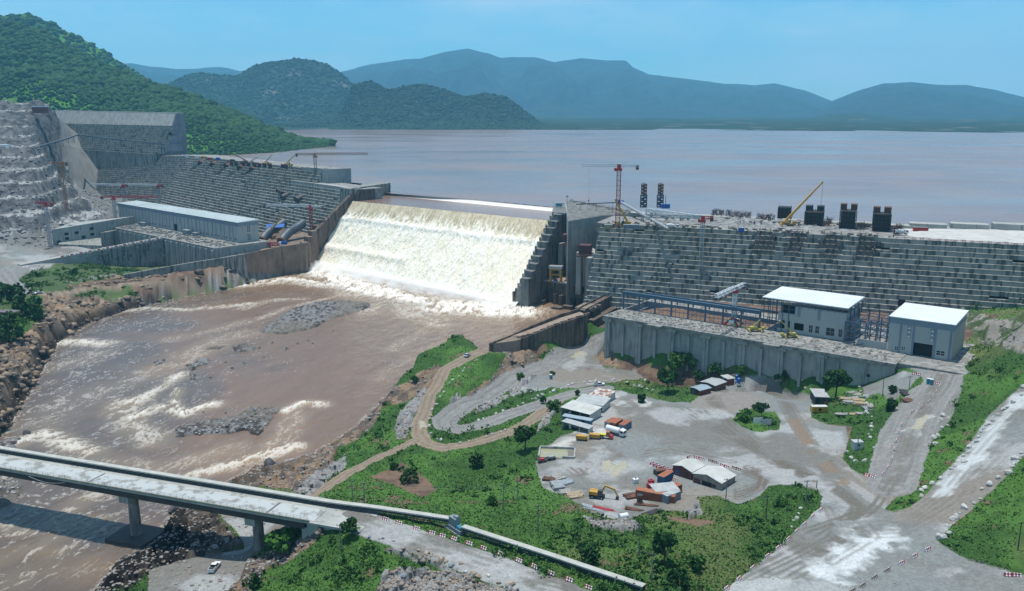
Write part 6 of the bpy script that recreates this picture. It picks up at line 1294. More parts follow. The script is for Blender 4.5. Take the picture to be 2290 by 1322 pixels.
# rocks standing in the river
RK=((575,706,1.0,'small dark rock in the foam left of the large gravel island'),(605,1042,3.2,'largest dark rock at the right shore above the bridge'),(640,1050,2.2,'dark rock just right of the largest one above the bridge'),(545,1046,.9,'small rock in the rapids left of the largest shore rock'),(700,770,.9,'small rock right of the middle shoals, rightmost of three'),(690,764,.8,'small rock right of the middle shoals, middle of three'),(665,770,1,'small rock right of the middle shoals, leftmost of three'),(610,768,.9,'small rock between the two elongated middle shoals'),(520,826,1.2,'dark rock below the middle shoals, lower of two'),(505,812,1,'dark rock below the middle shoals, upper of two'),(590,800,.8,'lone small rock in calm brown water'),(470,846,.9,'small rock at the head of the white rapids, right'),(435,850,1,'small rock at the head of the white rapids, left'),(745,742,.8,'small rock off the lower edge of the large gravel island'),(60,972,2.2,'flat dark rock at the left edge above the bridge'),(388,1146,2.4,'dark rock at the shore just below the bridge, uppermost'),(410,1150,2,'dark rock at the shore just below the bridge, right of the uppermost'),(380,1180,1.8,'dark rock at the shore below the bridge, third down'),(348,1196,1.6,'dark rock near the tip of the shadowed shore'),(280,1258,2,'dark rock beside the caisson of the bridge pier, left'),(310,1245,1.8,'dark rock beside the caisson of the bridge pier, right'),(455,924,.8,'small rock above the lower gravel island, left'),(505,925,.7,'small rock above the lower gravel island, right'))
for x,y,s,lb in RK: boulder(at(x,y,-.4),s,random.choice((11,12,13)),lb,'rocks in the river')
# ---------------------------------------------------------------- sheds and containers built from their roof corners
corr=mat('corrugated_grey',(.43,.44,.43),(.33,.34,.33),2.5,.55); corrb=mat('corrugated_pale',(.55,.55,.52),(.44,.43,.39),3,.55); corrblue=mat('corrugated_blue_grey',(.33,.40,.44),(.27,.33,.37),2,.5); corrust=mat('rust_streaked_sheet',(.55,.52,.49),(.24,.11,.07),1.4,.7,thr=(.46,.54))
redwall=mat('dull_red_wall',(.17,.045,.035),(.11,.035,.03),2,.8); bluewall=mat('blue_wall',(.05,.14,.24),(.04,.11,.19),2,.7); whitewall=mat('off_white_wall',(.50,.50,.46),(.38,.38,.35),2,.8); orangew=mat('orange_steel',(.33,.105,.05),(.20,.07,.04),2,.7)
def frame_px(c,z0,h):
    """c: 4 roof-corner photo points (far-left.. any order around); returns origin, rz, sx, sy from corners 0->1 (front) and 0->3"""
    g=gat(*c[0],z0).z if z0 is None else z0
    P=[at(x,y,g+h) for x,y in c]; a=(P[1]-P[0]+P[2]-P[3])/2; b=(P[3]-P[0]+P[2]-P[1])/2; cen=(P[0]+P[1]+P[2]+P[3])/4
    return Vector((cen.x,cen.y,g)),math.atan2(a.y,a.x),a.length,b.length,(1 if a.x*b.y-a.y*b.x>0 else -1)
def shed(name,label,cat,c,zg,h,wallm,roofm,roof='mono',openf=0,group=None,doors=((.3,1.,whitewall),),win=True,rise=.9):
    o,rz,sx,sy,sg=frame_px(c,zg,h); t=thing(name,label,cat,tuple(o),rz,group); x,y=sx/2-.35,sy/2-.35
    mb=MB(); hw=h-.25
    if openf: 
        mb.bx(-x,x,y*sg-.15,y*sg,0-1,hw); mb.bx(-x,-x+.15,-y,y,-1,hw); mb.bx(x-.15,x,-y,y,-1,hw)
    else: mb.bx(-x,x,-y,y,-1,hw)
    mb.build('wall',wallm,t)
    if openf:
        for i in range(4): q=-x+2*x*i/3; mb=MB(); mb.bx(q-.12,q+.12,-y*sg-.12,-y*sg+.12,-1,hw); mb.build('post',greyst,t)
    X,Y=sx/2,sy/2; mb=MB()
    if roof=='mono': mb.prism([(-X,-Y),(X,-Y),(X,Y),(-X,Y)],[h-.25,h-.25,h-.25+rise*(sg>0),h-.25+rise*(sg>0)] if True else 0,[h-.1,h-.1,h-.1+rise*(sg>0),h-.1+rise*(sg>0)])
    else:  # gable, ridge along local y
        for s_ in (-1,1): mb.prism([(0,-Y),(s_*X,-Y),(s_*X,Y),(0,Y)] if s_>0 else [(s_*X,-Y),(0,-Y),(0,Y),(s_*X,Y)],[h-.2+rise,h-.2,h-.2,h-.2+rise] if s_>0 else [h-.2,h-.2+rise,h-.2+rise,h-.2],[h-.05+rise,h-.05,h-.05,h-.05+rise] if s_>0 else [h-.05,h-.05+rise,h-.05+rise,h-.05])
        w2=MB(); 
        for yy in (-y,y): w2.add([(-x,yy,hw),(x,yy,hw),(0,yy,hw+rise*.95)],[(0,1,2)])
        w2.build('gable',wallm,t)
    rf=mb.build('roof',roofm,t); mb=MB(); k=-X+.3
    while k<X:
        za=lambda q:(h-.04+rise*(1-abs(q)/X)) if roof!='mono' else h-.08
        if roof=='mono': mb.bar((k,-Y,h-.08),(k,Y,h-.08+rise*(sg>0)),.07,.07)
        else: mb.bar((k,-Y,za(k)),(k,Y,za(k)),.06,.06)
        k+=.55 if X<6 else .9
    mb.build('roof_rib',roofm,rf)
    for u,w_,m in doors:
        q=-x+2*x*u
        for ys in ((-y-.06,-y-.003),(y+.003,y+.06)): mb=MB(); mb.bx(q-w_/2,q+w_/2,ys[0],ys[1],0,2.1); mb.build('door',m,t)
    if win and sx>4:
        q=-x+2*x*.75
        for ys in ((-y-.06,-y-.003),(y+.003,y+.06)): mb=MB(); mb.bx(q-.6,q+.6,ys[0],ys[1],1.1,2.); mb.build('window',glass,t)
    return t
Z8=lambda *l:z8(l); Z7=lambda *l:z7(l)
shed('workshop_shed','open fronted shed with a rust streaked curved roof behind the parked pickup','shed',Z8((505,295),(640,325),(700,268),(545,242)),10.6,2.8,whitewall,corrust,openf=0,rise=.5)
shed('workshop_shed','long shed with plain grey roof, between the rusty one and the largest','shed',Z8((372,345),(600,385),(668,328),(440,295)),10.8,3.0,whitewall,corr,openf=1,rise=.5)
shed('workshop_shed','largest pale roofed shed of the row on the left of the yard','shed',Z8((290,390),(512,465),(585,392),(332,347)),10.8,3.2,whitewall,corrb,openf=1,rise=.6)
shed('workshop_shed','narrow shed with a blue grey roof below the largest pale roof','shed',Z8((278,462),(512,508),(520,482),(292,446)),10.8,2.6,bluewall,corrblue,openf=0,rise=.1)
shed('workshop_shed','lowest canopy of the row with an arched whitish roof above green scrub','shed',Z8((280,508),(505,570),(515,543),(300,482)),10.6,2.3,whitewall,corr,openf=1,rise=.2)
shed('site_hut','small dark red hut with a blue grey roof, leftmost of the three huts','hut',Z8((1305,240),(1390,268),(1460,236),(1378,205)),11.5,2.6,redwall,corrblue,'gable',doors=((.3,.9,bluewall),),rise=.5)
shed('site_hut','middle hut with a wide pale grey roof and wooden doors','hut',Z8((1392,192),(1500,228),(1595,188),(1455,155)),11.5,2.8,mat('brown_board',(.16,.09,.05),(.1,.06,.04),1,.85),corr,'gable',doors=((.3,1,orange),(.7,1,bluewall)),rise=.5)
shed('site_hut','smallest red hut with a white roof, rightmost of the three huts','hut',Z8((1547,142),(1607,174),(1655,160),(1592,130)),11.5,2.4,redwall,corrb,rise=.1)
shed('store_shed','left half of the double shed, white gable roof over blue and red walls','shed',Z8((1165,862),(1330,922),(1408,855),(1245,800)),12,3.2,redwall,corrb,'gable',doors=((.25,1.6,bluewall),(.6,1.4,redwall)),rise=1.1)
shed('store_shed','right half of the double shed, cream gable roof over an open dark bay','shed',Z8((1332,928),(1562,1010),(1662,932),(1415,852)),12,3.4,mat('shed_board',(.30,.29,.25),(.2,.12,.1),2,.8),corrb,'gable',doors=((.15,2.4,redwall),(.5,3.6,dark)),rise=1.3)
shed('site_shed','grey roofed open shed beside the large dark tree','shed',Z7((618,1010),(735,1012),(740,955),(625,948)),12.6,3.0,mat('dark_board',(.06,.06,.06),(.04,.04,.04),1,.8),corr,openf=0,rise=.2,doors=((.2,1.3,glass),(.8,1.2,orange)))
def make_container(name,label,L_,wm,rm,group=None,cat='container',hh=2.6):
    t=thing(name,label,cat,(0,0,-500),0,group); mb=MB(); mb.bx(-L_/2,L_/2,-1.2,1.2,.12,hh); mb.build('body',wm,t)
    mb=MB(); mb.bx(-L_/2-.02,L_/2+.02,-1.22,1.22,hh+.003,hh+.06); k=-L_/2+.3
    while k<L_/2: mb.bar((k,-1.15,hh+.08),(k,1.15,hh+.08),.1,.05); k+=.5
    mb.build('roof',rm,t)
    for yy in (-1.24,1.24):
        mb=MB(); k=-L_/2+.25
        while k<L_/2: mb.bar((k,yy,.2),(k,yy,hh-.1),.12,.08); k+=.42
        mb.build('side_rib',wm,t)
    for y in (-.6,.6): mb=MB(); mb.bx(L_/2+.003,L_/2+.06,y-.56,y+.56,.2,hh-.1); d=mb.build('door',wm,t); m2=MB(); m2.bar((L_/2+.09,y*1.5,.3),(L_/2+.09,y*1.5,hh-.2),.05); m2.build('locking_bar',greyst,d)
    return t
def place(t,px,py,rz,z0=12): p=gat(px,py,z0); t.location=p; t.rotation_euler=(0,0,rz); return t
cg=mat('container_grey_blue',(.20,.25,.30),(.15,.19,.23),2,.6)
ra=dirz(gat(1369,972),gat(1380,962))
wct=make_container('storage_container','long white container with faded lettering on a grass strip under the power station',12.2,mat('container_white',(.58,.60,.60),(.5,.52,.52),3,.5),roofw); place(wct,1773,860,dirz(at(1745,856,12),at(1803,866,12)))
mb=MB(); [mb.bx(-1.2+i*.5,-.9+i*.5,-1.32,-1.29,1.2+.1*(i%2),1.6) for i in range(6)]; mb.build('faded_marking',mat('faded_grey',(.3,.32,.33),(.25,.26,.27),1),wct)
for (x,y),lb,wm in zip(z8([(665,560),(708,565),(778,580)]),('left container of three with an orange roof and grey side','middle container of three, orange roof and rusty red side','right container of three with an orange roof, set slightly apart'),(cg,orangew,cg)):
    place(make_container('storage_container',lb,6.06,wm,orange),x,y-3,.95,11.5)
place(make_container('storage_container','blue sided container with a rusty orange roof among the stored barriers',6.06,bluewall,orange),*z8([(1100,985)])[0],.85)
place(make_container('storage_container','orange container forming the near wall of the scrap enclosure',12.2,orangew,orange),*z8([(1022,1135)])[0],-.42)
place(make_container('storage_container','orange container forming the far wall of the scrap enclosure',6.06,orangew,orange),*z8([(1160,1085)])[0],.7)
place(make_container('storage_container','pale blue container forming the right wall of the scrap enclosure',6.06,cg,corr),*z8([(1145,1140)])[0],.62)
o=gat(*z8([(1090,1100)])[0],12); t=thing('sheet_canopy','grey sheet roof laid across the orange scrap enclosure with tyres on top','roof',(o.x,o.y,o.z+2.75),.2); mb=MB(); mb.bx(-4,4,-3,3,0,.1); mb.build('sheet',corr,t); mb=MB(); [mb.bar((i*.5-3.9,-3,.13),(i*.5-3.9,3,.13),.08,.05) for i in range(16)]; mb.build('sheet_rib',corr,t)
yc=make_container('storage_container','yellow container with a dark round emblem below the grey roofed shed',6.06,yel,mat('white_sheet',(.6,.6,.58)),hh=2.4); place(yc,*z7([(672,1130)])[0],.02,13)
mb=MB(); mb.cyl((0,-1.38,1.3),(0,-1.3,1.3),.6,.6,16); mb.build('emblem',black,yc)
cab=thing('switch_cabin','small pale grey cabin with one dark window beside a power pole','cabin',tuple(gat(1916,1002,15)),.1); mb=MB(); mb.bx(-1.5,1.5,-1.2,1.2,-.3,2.5); mb.build('wall',whitewall,cab); mb=MB(); mb.bx(-1.7,1.7,-1.4,1.4,2.503,2.65); mb.build('roof',corr,cab); mb=MB(); mb.bx(-.4,.4,-1.26,-1.203,1.1,1.8); mb.build('window',glass,cab)
hut=thing('brick_hut','low brick hut with a sheet roof in the meadow at the left edge','hut',tuple(gat(10,706,18)),-.2); mb=MB(); mb.bx(-6,4,-3,3,-1,2.6); mb.build('wall',redwall,hut); mb=MB(); mb.bx(-6.3,8,-3.3,3.3,2.603,2.8); mb.build('roof',mat('dark_sheet',(.16,.15,.15),(.1,.09,.09),2),hut); mb=MB(); mb.bx(0,1,-3.06,-3.003,0,2); mb.build('door',dark,hut)
# portable toilets, tanks, signs
def toilet(x,y,label,group,m=None):
    t=thing('portable_toilet',label,'toilet',tuple(gat(x,y,15)),random.uniform(-.2,.4),group); mb=MB(); mb.bx(-.6,.6,-.6,.6,0,2.15); mb.build('cabin',m or tealp,t); mb=MB(); mb.prism([(-.62,-.62),(.62,-.62),(.62,.62),(-.62,.62)],2.153,2.35); mb.build('roof',whitep,t); mb=MB(); mb.bx(-.4,.4,-.66,-.603,.1,2.0); mb.build('door',m or tealp,t)
toilet(1232,848,'lone teal portable toilet beside the rocky strip',None)
for (x,y),q in zip(z7([(1535,912),(1558,918)]),('left','right')): toilet(x,y,'blue portable toilet at the bend of the hall road, the %s one of two'%q,'toilets at the bend')
for (x,y),q in zip(z8([(1672,132),(1690,130)]),('left','right')):
    t=thing('water_tank','blue plastic tank beside the smallest red hut, the %s one of two'%q,'tank',tuple(gat(x,y,11)),0,'blue tanks'); mb=MB(); mb.cyl((0,0,.9),(0,0,3.2),.85,.85,18); mb.cyl((0,0,3.2),(0,0,3.5),.85,.3,18); mb.build('barrel',bluep,t); mb=MB(); mb.bx(-.8,.8,-.8,.8,0,.9); mb.build('stand',whitep,t)
for (x,y),lb in zip(z7b([(563,505),(620,515)]),('left white signboard on two posts on the traffic island','right grey signboard on two posts on the traffic island')):
    t=thing('signboard',lb,'signboard',tuple(gat(x,y,12)),.1); mb=MB(); mb.bx(-1.8,1.8,-.05,.05,1.4,3.6); mb.build('board',whitep if lb[0]=='l' else greyst,t); 
    for q in (-1.3,1.3): mb=MB(); mb.bx(q-.08,q+.08,-.06,.06,-.3,1.397); mb.build('post',greyst,t)
# water basin and planks
p=gat(*z8([(235,770)])[0],11); t=thing('settling_basin','shallow concrete basin of muddy water at the left end of the yard','basin',tuple(p),-.1)
mb=MB(); mb.bx(-6.5,6.5,4,4.5,-.5,1.1); mb.bx(-6.5,-6,-4,4,-.5,.9); mb.bx(6,6.5,-4,4,-.5,.9); mb.bx(2,6,-4.3,-3.8,-.5,1.0); mb.build('wall',conc2,t); mb=MB(); mb.bx(-6,6,-3.8,4,-.2,.25); mb.build('muddy_water',mat('muddy_water',(.33,.31,.20),(.3,.28,.18),2,.2),t)
wd=mat('timber',(.42,.34,.22),(.28,.21,.13),.8,.9); wd2=mat('grey_timber',(.36,.35,.32),(.22,.21,.19),.8,.9); pipe=mat('grey_pipe',(.38,.40,.40),(.28,.3,.3),1,.6)
def stack(name,label,px,py,rz,n,L_,m,z0=12,w_=.5,rows=2,group=None,rnd=False):
    t=thing(name,label,'stack',tuple(gat(px,py,z0)),rz,group); r=random.Random(int(px*7+py))
    for i in range(n):
        for j in range(rows):
            mb=MB(); l=L_*r.uniform(.8,1.05); y=(i-n/2)*w_*1.15+j*.1
            if rnd: mb.cyl((-l/2,y,w_*.5+j*w_*.9),(l/2,y,w_*.5+j*w_*.9),w_*.48,w_*.48,10)
            else: mb.box((r.uniform(-.3,.3),y,.2+j*.32),(l,w_,.28),r.uniform(-.08,.08))
            mb.build('pipe' if rnd else 'plank',m,t)
    return t
Q8=lambda x,y:z8([(x,y)])[0]
stack('timber_stack','stack of pale boards at the near left rim of the yard',*Q8(375,1105),.35,7,5,wd)
stack('timber_stack','stack of weathered boards above the pale ones at the yard rim',*Q8(305,1075),.35,5,5,wd2)
stack('pipe_stack','pile of grey concrete pipes at the left rim of the yard',*Q8(235,1035),.25,6,4,pipe,rnd=True,w_=.8)
stack('scaffold_stack','pile of silvery scaffold tubes at the left rim of the yard',*Q8(310,1000),.5,8,5,greyst,w_=.35)
stack('pallet_stack','pile of ribbed pale pallets at the upper left rim',*Q8(240,958),.5,4,4,wd2,w_=.9)
stack('steel_stack','pile of red rusty steel at the upper left rim',*Q8(170,975),-.3,5,4,rust,w_=.4)
stack('sheet_stack','row of long grey sheets lying below the excavator',*Q8(545,1205),-.45,4,9,greyst,w_=.6,rows=1)
stack('beam_stack','row of red beams lying below the excavator',*Q8(610,1210),-.5,3,8,redp,w_=.4,rows=1)
stack('scrap_steel','rusty plates and beams left of the orange scrap enclosure',*Q8(850,1105),.35,5,7,rust,w_=.6)
stack('scrap_steel','rusty beam and offcuts below the orange scrap enclosure',*Q8(960,1180),-.35,3,8,rust,w_=.4,rows=1)
stack('rebar_pile','loose pile of reddish rebar below the scrap enclosure',*Q8(850,1215),-.4,6,6,rust,w_=.25,rows=1)
stack('rebar_pile','loose dark steel below the near orange container',*Q8(985,1240),.5,6,7,darksteel,w_=.3,rows=1)
Q7=lambda x,y:z7([(x,y)])[0]
for i,(x,y) in enumerate(((890,1040),(940,1030),(985,1050),(920,1065),(1000,1075))): stack('timber_stack','%s timber stack under the large dark tree'%('leftmost','second','tallest central','front','rightmost')[i],*Q7(x,y),-.25,5,5.5,(wd,wd2)[i%2],13,rows=3)
for i,(x,y) in enumerate(((930,985),(980,1000),(1040,1015),(1075,1090),(1045,1110))): stack('scaffold_stack','%s heap of grey steel beside the timber stacks'%('upper left','upper middle','upper right','lower right','lowest')[i],*Q7(x,y),.4+i*.3,5,5,(greyst,wd2)[i%2],13,w_=.4)
for i,(x,y) in enumerate(((850,1150),(960,1150),(1010,1145))): stack('timber_stack','%s low board pile right of the yellow container'%('left','middle','right')[i],*Q7(x,y),-.1,4,5,(wd2,wd)[i%2],13,rows=1)
stack('formwork_stack','stack of black formwork bundles on the small gravel pad',*Q7(1345,985),-.2,9,2.5,darksteel,22,w_=.7)
stack('formwork_stack','rusty frame stack beside the small gravel pad',*Q7(1370,1045),.4,5,4,rust,20,w_=.7)
# ---------------------------------------------------------------- vehicles
def wheels(t,xs,y,r,w_=.3):
    for x in xs:
        for s_ in (-1,1):
            mb=MB(); mb.cyl((x,s_*y-w_/2*s_,r),(x,s_*y+w_/2*s_,r),r,r,18); wl=mb.build('wheel',black,t); m2=MB(); m2.cyl((x,s_*(y+w_/2+.003),r),(x,s_*(y+w_/2+.03),r),r*.5,r*.5,12); m2.build('rim',greyst,wl)
def car_body(t,prof,w_,m,name='body',inset=.0):
    mb=MB(); n=len(prof); w2=w_/2
    vs=[(x,-w2+(inset if z>1.05 else 0),z) for x,z in prof]+[(x,w2-(inset if z>1.05 else 0),z) for x,z in prof]
    mb.add(vs,[tuple(range(n)),tuple(range(2*n-1,n-1,-1))]+[(i,n+i,n+(i+1)%n,(i+1)%n) for i in range(n)]); return mb.build(name,m,t,bev=.05)
def pickup(label,p,rz,m=None):
    m=m or whitep; t=thing('pickup_truck',label,'pickup',tuple(p),rz)
    car_body(t,[(-2.6,.45),(2.6,.45),(2.65,.8),(2.5,1.05),(1.35,1.15),(1.3,1.1),(-.75,1.1),(-.75,1.05),(-2.6,1.05)],1.8,m)
    car_body(t,[(-.8,1.05),(1.35,1.05),(.55,1.75),(-.65,1.75)],1.74,glass,'cabin_glass',.12); mb=MB(); mb.bx(-.62,.5,-.72,.72,1.755,1.80); mb.build('roof',m,t)
    mb=MB(); mb.bx(-2.5,-.85,-.75,.75,1.053,1.07); mb.build('bed_floor',black,t); mb=MB(); [mb.bx(-2.6,-.8,y-.05,y+.05,1.075,1.4) for y in(-.85,.85)]; mb.bx(-2.6,-2.5,-.8,.8,1.075,1.4); mb.build('bed_side',m,t)
    for y in (-.6,.6): mb=MB(); mb.bx(2.56,2.68,y-.2,y+.2,.7,.88); mb.build('headlight',glass,t)
    wheels(t,(-1.65,1.6),.82,.38,.25); return t
def carm(label,p,rz,m=None,name='parked_car',cat='car'):
    m=m or whitep; t=thing(name,label,cat,tuple(p),rz); car_body(t,[(-2.2,.4),(2.2,.4),(2.25,.75),(1.1,1.0),(-2.0,1.0),(-2.25,.8)],1.75,m); car_body(t,[(-1.9,1.0),(1.15,1.0),(.4,1.5),(-1.3,1.5)],1.65,glass,'cabin_glass',.15); mb=MB(); mb.bx(-1.25,.35,-.62,.62,1.503,1.54); mb.build('roof',m,t); wheels(t,(-1.35,1.35),.78,.33,.2); return t
pickup('white pickup truck parked on the gravel under the bridge',gat(480,1273,2.5),dirz(gat(471,1284,2.5),gat(490,1262,2.5)))
carm('pale blue grey car driving on the outer dirt road above the river',gat(1045,797,13),dirz(gat(1035,803,13),gat(1056,790,13)),mat('pale_blue_paint',(.42,.48,.56),(.38,.44,.52),2,.4))
pickup('white pickup truck parked behind the rusty roofed shed',gat(1340,863,10),.15)
carm('white car parked beside the left bank track, the left one of two',gat(73,658,17),.1); carm('white car parked beside the left bank track, the right one of two',gat(88,656,17),1.0)
def truck(name,label,p,rz,cab=None,kind='tank'):
    t=thing(name,label,'truck',tuple(p),rz); cab=cab or whitep
    mb=MB(); mb.bx(-4,3.6,-.5,.5,.7,1.0); mb.build('chassis',darksteel,t)
    mb=MB(); mb.prism([(2.1,-1.2),(3.9,-1.2),(3.9,1.2),(2.1,1.2)],.7,[3.0,2.7,2.7,3.0]); cb_=mb.build('cab',cab,t,bev=.08); mb=MB(); mb.bx(3.903,3.95,-1.0,1.0,1.7,2.5); [mb.bx(2.6,3.6,y-.02,y+.02,1.8,2.5) for y in (-1.22,1.22)]; mb.build('windscreen',glass,cb_)
    if kind=='tank': mb=MB(); mb.cyl((-4,0,2.0),(1.7,0,2.0),1.15,1.15,20); mb.cyl((-4.3,0,2.0),(-4,0,2.0),.7,1.15,20); mb.build('tank',whitep,t,smooth=False)
    else: mb=MB(); mb.cyl((-3.6,0,2.3),(-1.2,0,2.1),.75,1.35,18); mb.cyl((-1.2,0,2.1),(1.4,0,1.9),1.35,.8,18); mb.build('mixing_drum',mat('drum_white',(.6,.62,.62),(.45,.47,.48),1.5,.5),t); mb=MB(); mb.box((-3.9,0,1.9),(.6,.8,1.6)); mb.build('chute',darksteel,t)
    wheels(t,(-3.1,-1.8,2.8),1.0,.52,.35); return t
truck('tanker_truck','white tanker truck parked before the three orange roofed containers',gat(*Q8(705,618),11),dirz(gat(*Q8(660,600),11),gat(*Q8(755,622),11)))
truck('concrete_mixer','concrete mixer truck on the dam platform at the end of the inclined conveyor',at(1503,512,60.2),-.1,kind='mixer')
truck('concrete_mixer','concrete mixer truck near the pale end of the dam crest',at(2014,525,60.3),.0,kind='mixer')
truck('delivery_truck','small white truck on the brown deck beside the yellow gantry crane',at(1293,634,14.4),.3,kind='tank').scale=(.8,.8,.8)
t=thing('road_roller','orange and yellow road roller next to the white tanker truck','roller',tuple(gat(*Q8(632,645),11)),-.25)
mb=MB(); mb.cyl((1.6,-1.1,.75),(1.6,1.1,.75),.75,.75,20); mb.build('drum',redp,t); mb=MB(); mb.bx(-2.5,-.2,-.8,.8,.9,1.7); mb.build('engine_hood',mat('bright_yellow',(.62,.55,.03),(.55,.48,.03),1,.5),t,bev=.1); mb=MB(); mb.bx(-.2,.9,-.8,.8,.9,2.2); mb.bx(-.3,1.0,-.9,.9,2.6,2.7); mb.build('cab',orange,t); mb=MB(); mb.bx(.9,2.5,-1.25,-1.15,.6,.9); mb.bx(.9,2.5,1.15,1.25,.6,.9); mb.build('drum_frame',orange,t); wheels(t,(-1.8,),.95,.75,.45)
for (x,y),lb in zip(z8([(430,660),(535,648)]),('left yellow trailer compressor beside the retaining kerb','right yellow trailer compressor next to the road roller')):
    t=thing('compressor',lb,'compressor',tuple(gat(x,y,11)),-.25); mb=MB(); mb.bx(-2,2,-.9,.9,.6,2.0); mb.build('housing',yel,t,bev=.12); mb=MB(); mb.bx(-2,2,-.92,.92,.45,.59); mb.bx(2,3.2,-.08,.08,.45,.55); mb.build('drawbar',darksteel,t); wheels(t,(-.5,.5),.85,.35,.2)
t=thing('wheeled_excavator','yellow wheeled excavator reaching down on the open yard','excavator',tuple(gat(*Q8(560,1120),12)),-.35)
mb=MB(); mb.bx(-2,2,-1,1,.8,1.2); mb.bx(-2.6,-2,-1.2,1.2,.4,1.1); mb.build('undercarriage',darksteel,t); wheels(t,(-1.5,1.5),1.1,.55,.4)
mb=MB(); mb.bx(-2.6,.2,-1.25,1.25,1.25,2.4); mb.build('engine_hood',yel,t,bev=.12); mb=MB(); mb.bx(.2,1.7,-1.25,-.1,1.25,3.1); cbn=mb.build('cab',mat('cab_dark',(.06,.07,.07),(.05,.05,.05),1,.3),t,bev=.08)
mb=MB(); mb.bar((.8,.4,1.7),(2.3,.4,4.2),.5,.5); mb.bar((2.3,.4,4.2),(5.0,.4,3.5),.42,.5); mb.build('boom',yel,t); mb=MB(); mb.bar((5.0,.4,3.7),(6.3,.4,1.3),.35,.4); mb.build('stick',yel,t); mb=MB(); mb.prism([(5.7,-.1),(6.6,-.1),(6.6,.9),(5.7,.9)],[.3,.7,.7,.3],1.2); mb.build('bucket',darksteel,t)
for (x,y),m,lb in zip(z8([(985,1010),(975,1038),(862,1000)]),(redp,redp,whitep),('red tank box in the scrap area, the upper one','red tank box in the scrap area, the lower one','white plastic tank in the scrap area')):
    t=thing('scrap_tank',lb,'tank',tuple(gat(x,y,12)),.3); mb=MB(); mb.bx(-.9,.9,-.7,.7,0,1.5); mb.build('body',m,t,bev=.08); mb=MB(); mb.cyl((0,0,1.5),(0,0,1.75),.25,.25,10); mb.build('cap',darksteel,t)
for (x,y),lb in zip(z8([(1060,930),(895,1155),(905,1110)]),('dark steel cage bin beside the stored barriers','rusty drum at the foot of the scrap enclosure','upright rusty cylinder by the scrap enclosure')):
    t=thing('scrap_bin',lb,'bin',tuple(gat(x,y,12)),.4); mb=MB()
    if 'cage' in lb: mb.bx(-2,2,-1.2,1.2,0,1.6); mb.build('bin_body',darksteel,t); mb=MB(); mb.bx(-1.8,1.8,-1,1,1.603,1.7); mb.build('contents',rust,t)
    else: mb.cyl((0,0,0),(0,0,2.4),.9,.9,16); mb.build('shell',rust,t); mb=MB(); mb.cyl((0,0,2.403),(0,0,2.45),.95,.95,16); mb.build('lid',darksteel,t)
for (x,y),lb in zip(z8([(115,835),(188,815)]),('small red and black machine by the yard rim','flat grey machine trailer below the muddy basin')):
    t=thing('small_trailer',lb,'trailer',tuple(gat(x,y,11)),.3); mb=MB(); mb.bx(-1.6,1.6,-.9,.9,.5,.9); mb.build('bed',darksteel,t); mb=MB(); mb.bx(-1,.8,-.6,.6,.903,1.4); mb.build('load',redp if 'red' in lb else greyst,t); wheels(t,(0,),.95,.38,.2)
t=thing('water_tank','white water tank on its side among the rubble below the yard','tank',tuple(gat(*Q8(765,1290),13)),.4); mb=MB(); mb.cyl((-1.3,0,.9),(1.3,0,.9),.9,.9,18); mb.build('shell',whitep,t); mb=MB(); [mb.bx(x-.15,x+.15,-.8,.8,0,.5) for x in (-.8,.8)]; mb.build('cradle',greyst,t)
# ---------------------------------------------------------------- poles and lines
polem=mat('grey_pole',(.24,.24,.23),(.17,.17,.16),1,.9); tops=[]
def pole(bx_,by_,ty,label,z0=14,arm=True,r=.13,group=None,m=None):
    p=gat(bx_,by_,z0); h=8.
    for _ in range(12): y=proj(p.x,p.y,p.z+h)[1]; h*=(by_-ty)/max(by_-y,.1)
    t=thing('utility_pole',label,'pole',tuple(p),random.uniform(-.4,.4),group); mb=MB(); mb.cyl((0,0,-.3),(0,0,h),r*1.3,r,8); mb.build('mast',m or polem,t)
    if arm: mb=MB(); mb.bx(-.9,.9,-.06,.06,h-.5,h-.38); [mb.cyl((a,0,h-.38),(a,0,h-.12),.06,.06,6) for a in (-.8,0.3,.8)]; mb.build('crossarm',darksteel,t)
    tp=Vector((p.x,p.y,p.z+h-.2)); tops.append(tp); return tp
pl=[pole(1126,1142,1083,'utility pole in the grass, left of the central pair'),pole(1158,1116,1074,'utility pole in the grass, right of the central pair'),pole(1203,1189,1129,'utility pole with a white foot above the lower conveyor'),pole(1429,1242,1172,'utility pole in the green slope below the rubble'),pole(1457,1310,1237,'utility pole with a white base at the bottom edge',17),pole(762,1229,1172,'pole beside the road just past the bridge end'),pole(789,1126,1074,'left pole of the two above the conveyor by the bridge',11),pole(815,1130,1079,'right pole of the two above the conveyor by the bridge',11),
 pole(1623,1120,1070,'pole with lamps at the corner of the cream shed roof'),pole(1713,1162,1108,'dark wooden pole in the bushes left of the junction',m=bark),pole(1801,1131,1074,'pole on the green rim of the junction'),pole(1916,1020,967,'thin tall pole beside the small grey cabin',15),pole(2276,1230,1167,'dark pole on the grassy slope at the right edge',24,m=bark),pole(1973,888,841,'leaning pole beside the small gravel pad',20),pole(2033,868,841,'pole with two crossarms above the black formwork bundles',22),pole(1953,928,884,'slim pole at the edge of the timber yard',16),pole(1826,1092,1074,'short post on the junction rim',16,arm=False)]
def wire(a,b,label,sag=1.2,dx=0.):
    mb=MB(tuple(a)); n=14; P=[a.lerp(b,i/n)+Vector((dx,0,-sag*4*(i/n)*(1-i/n))) for i in range(n+1)]; [mb.bar(p,q,.045) for p,q in zip(P,P[1:])]; o=mb.build('overhead_wire',mat('wire',(.12,.13,.12),(.1,.1,.1),1,.6)); o.location=tuple(a); tag(o,label,'wire')
wire(pl[0],pl[7],'upper overhead wire from the central poles to the pole by the bridge',1.0); wire(pl[0]+Vector((.5,0,-.4)),pl[6],'lower overhead wire from the central poles to the pole by the bridge',1.8)
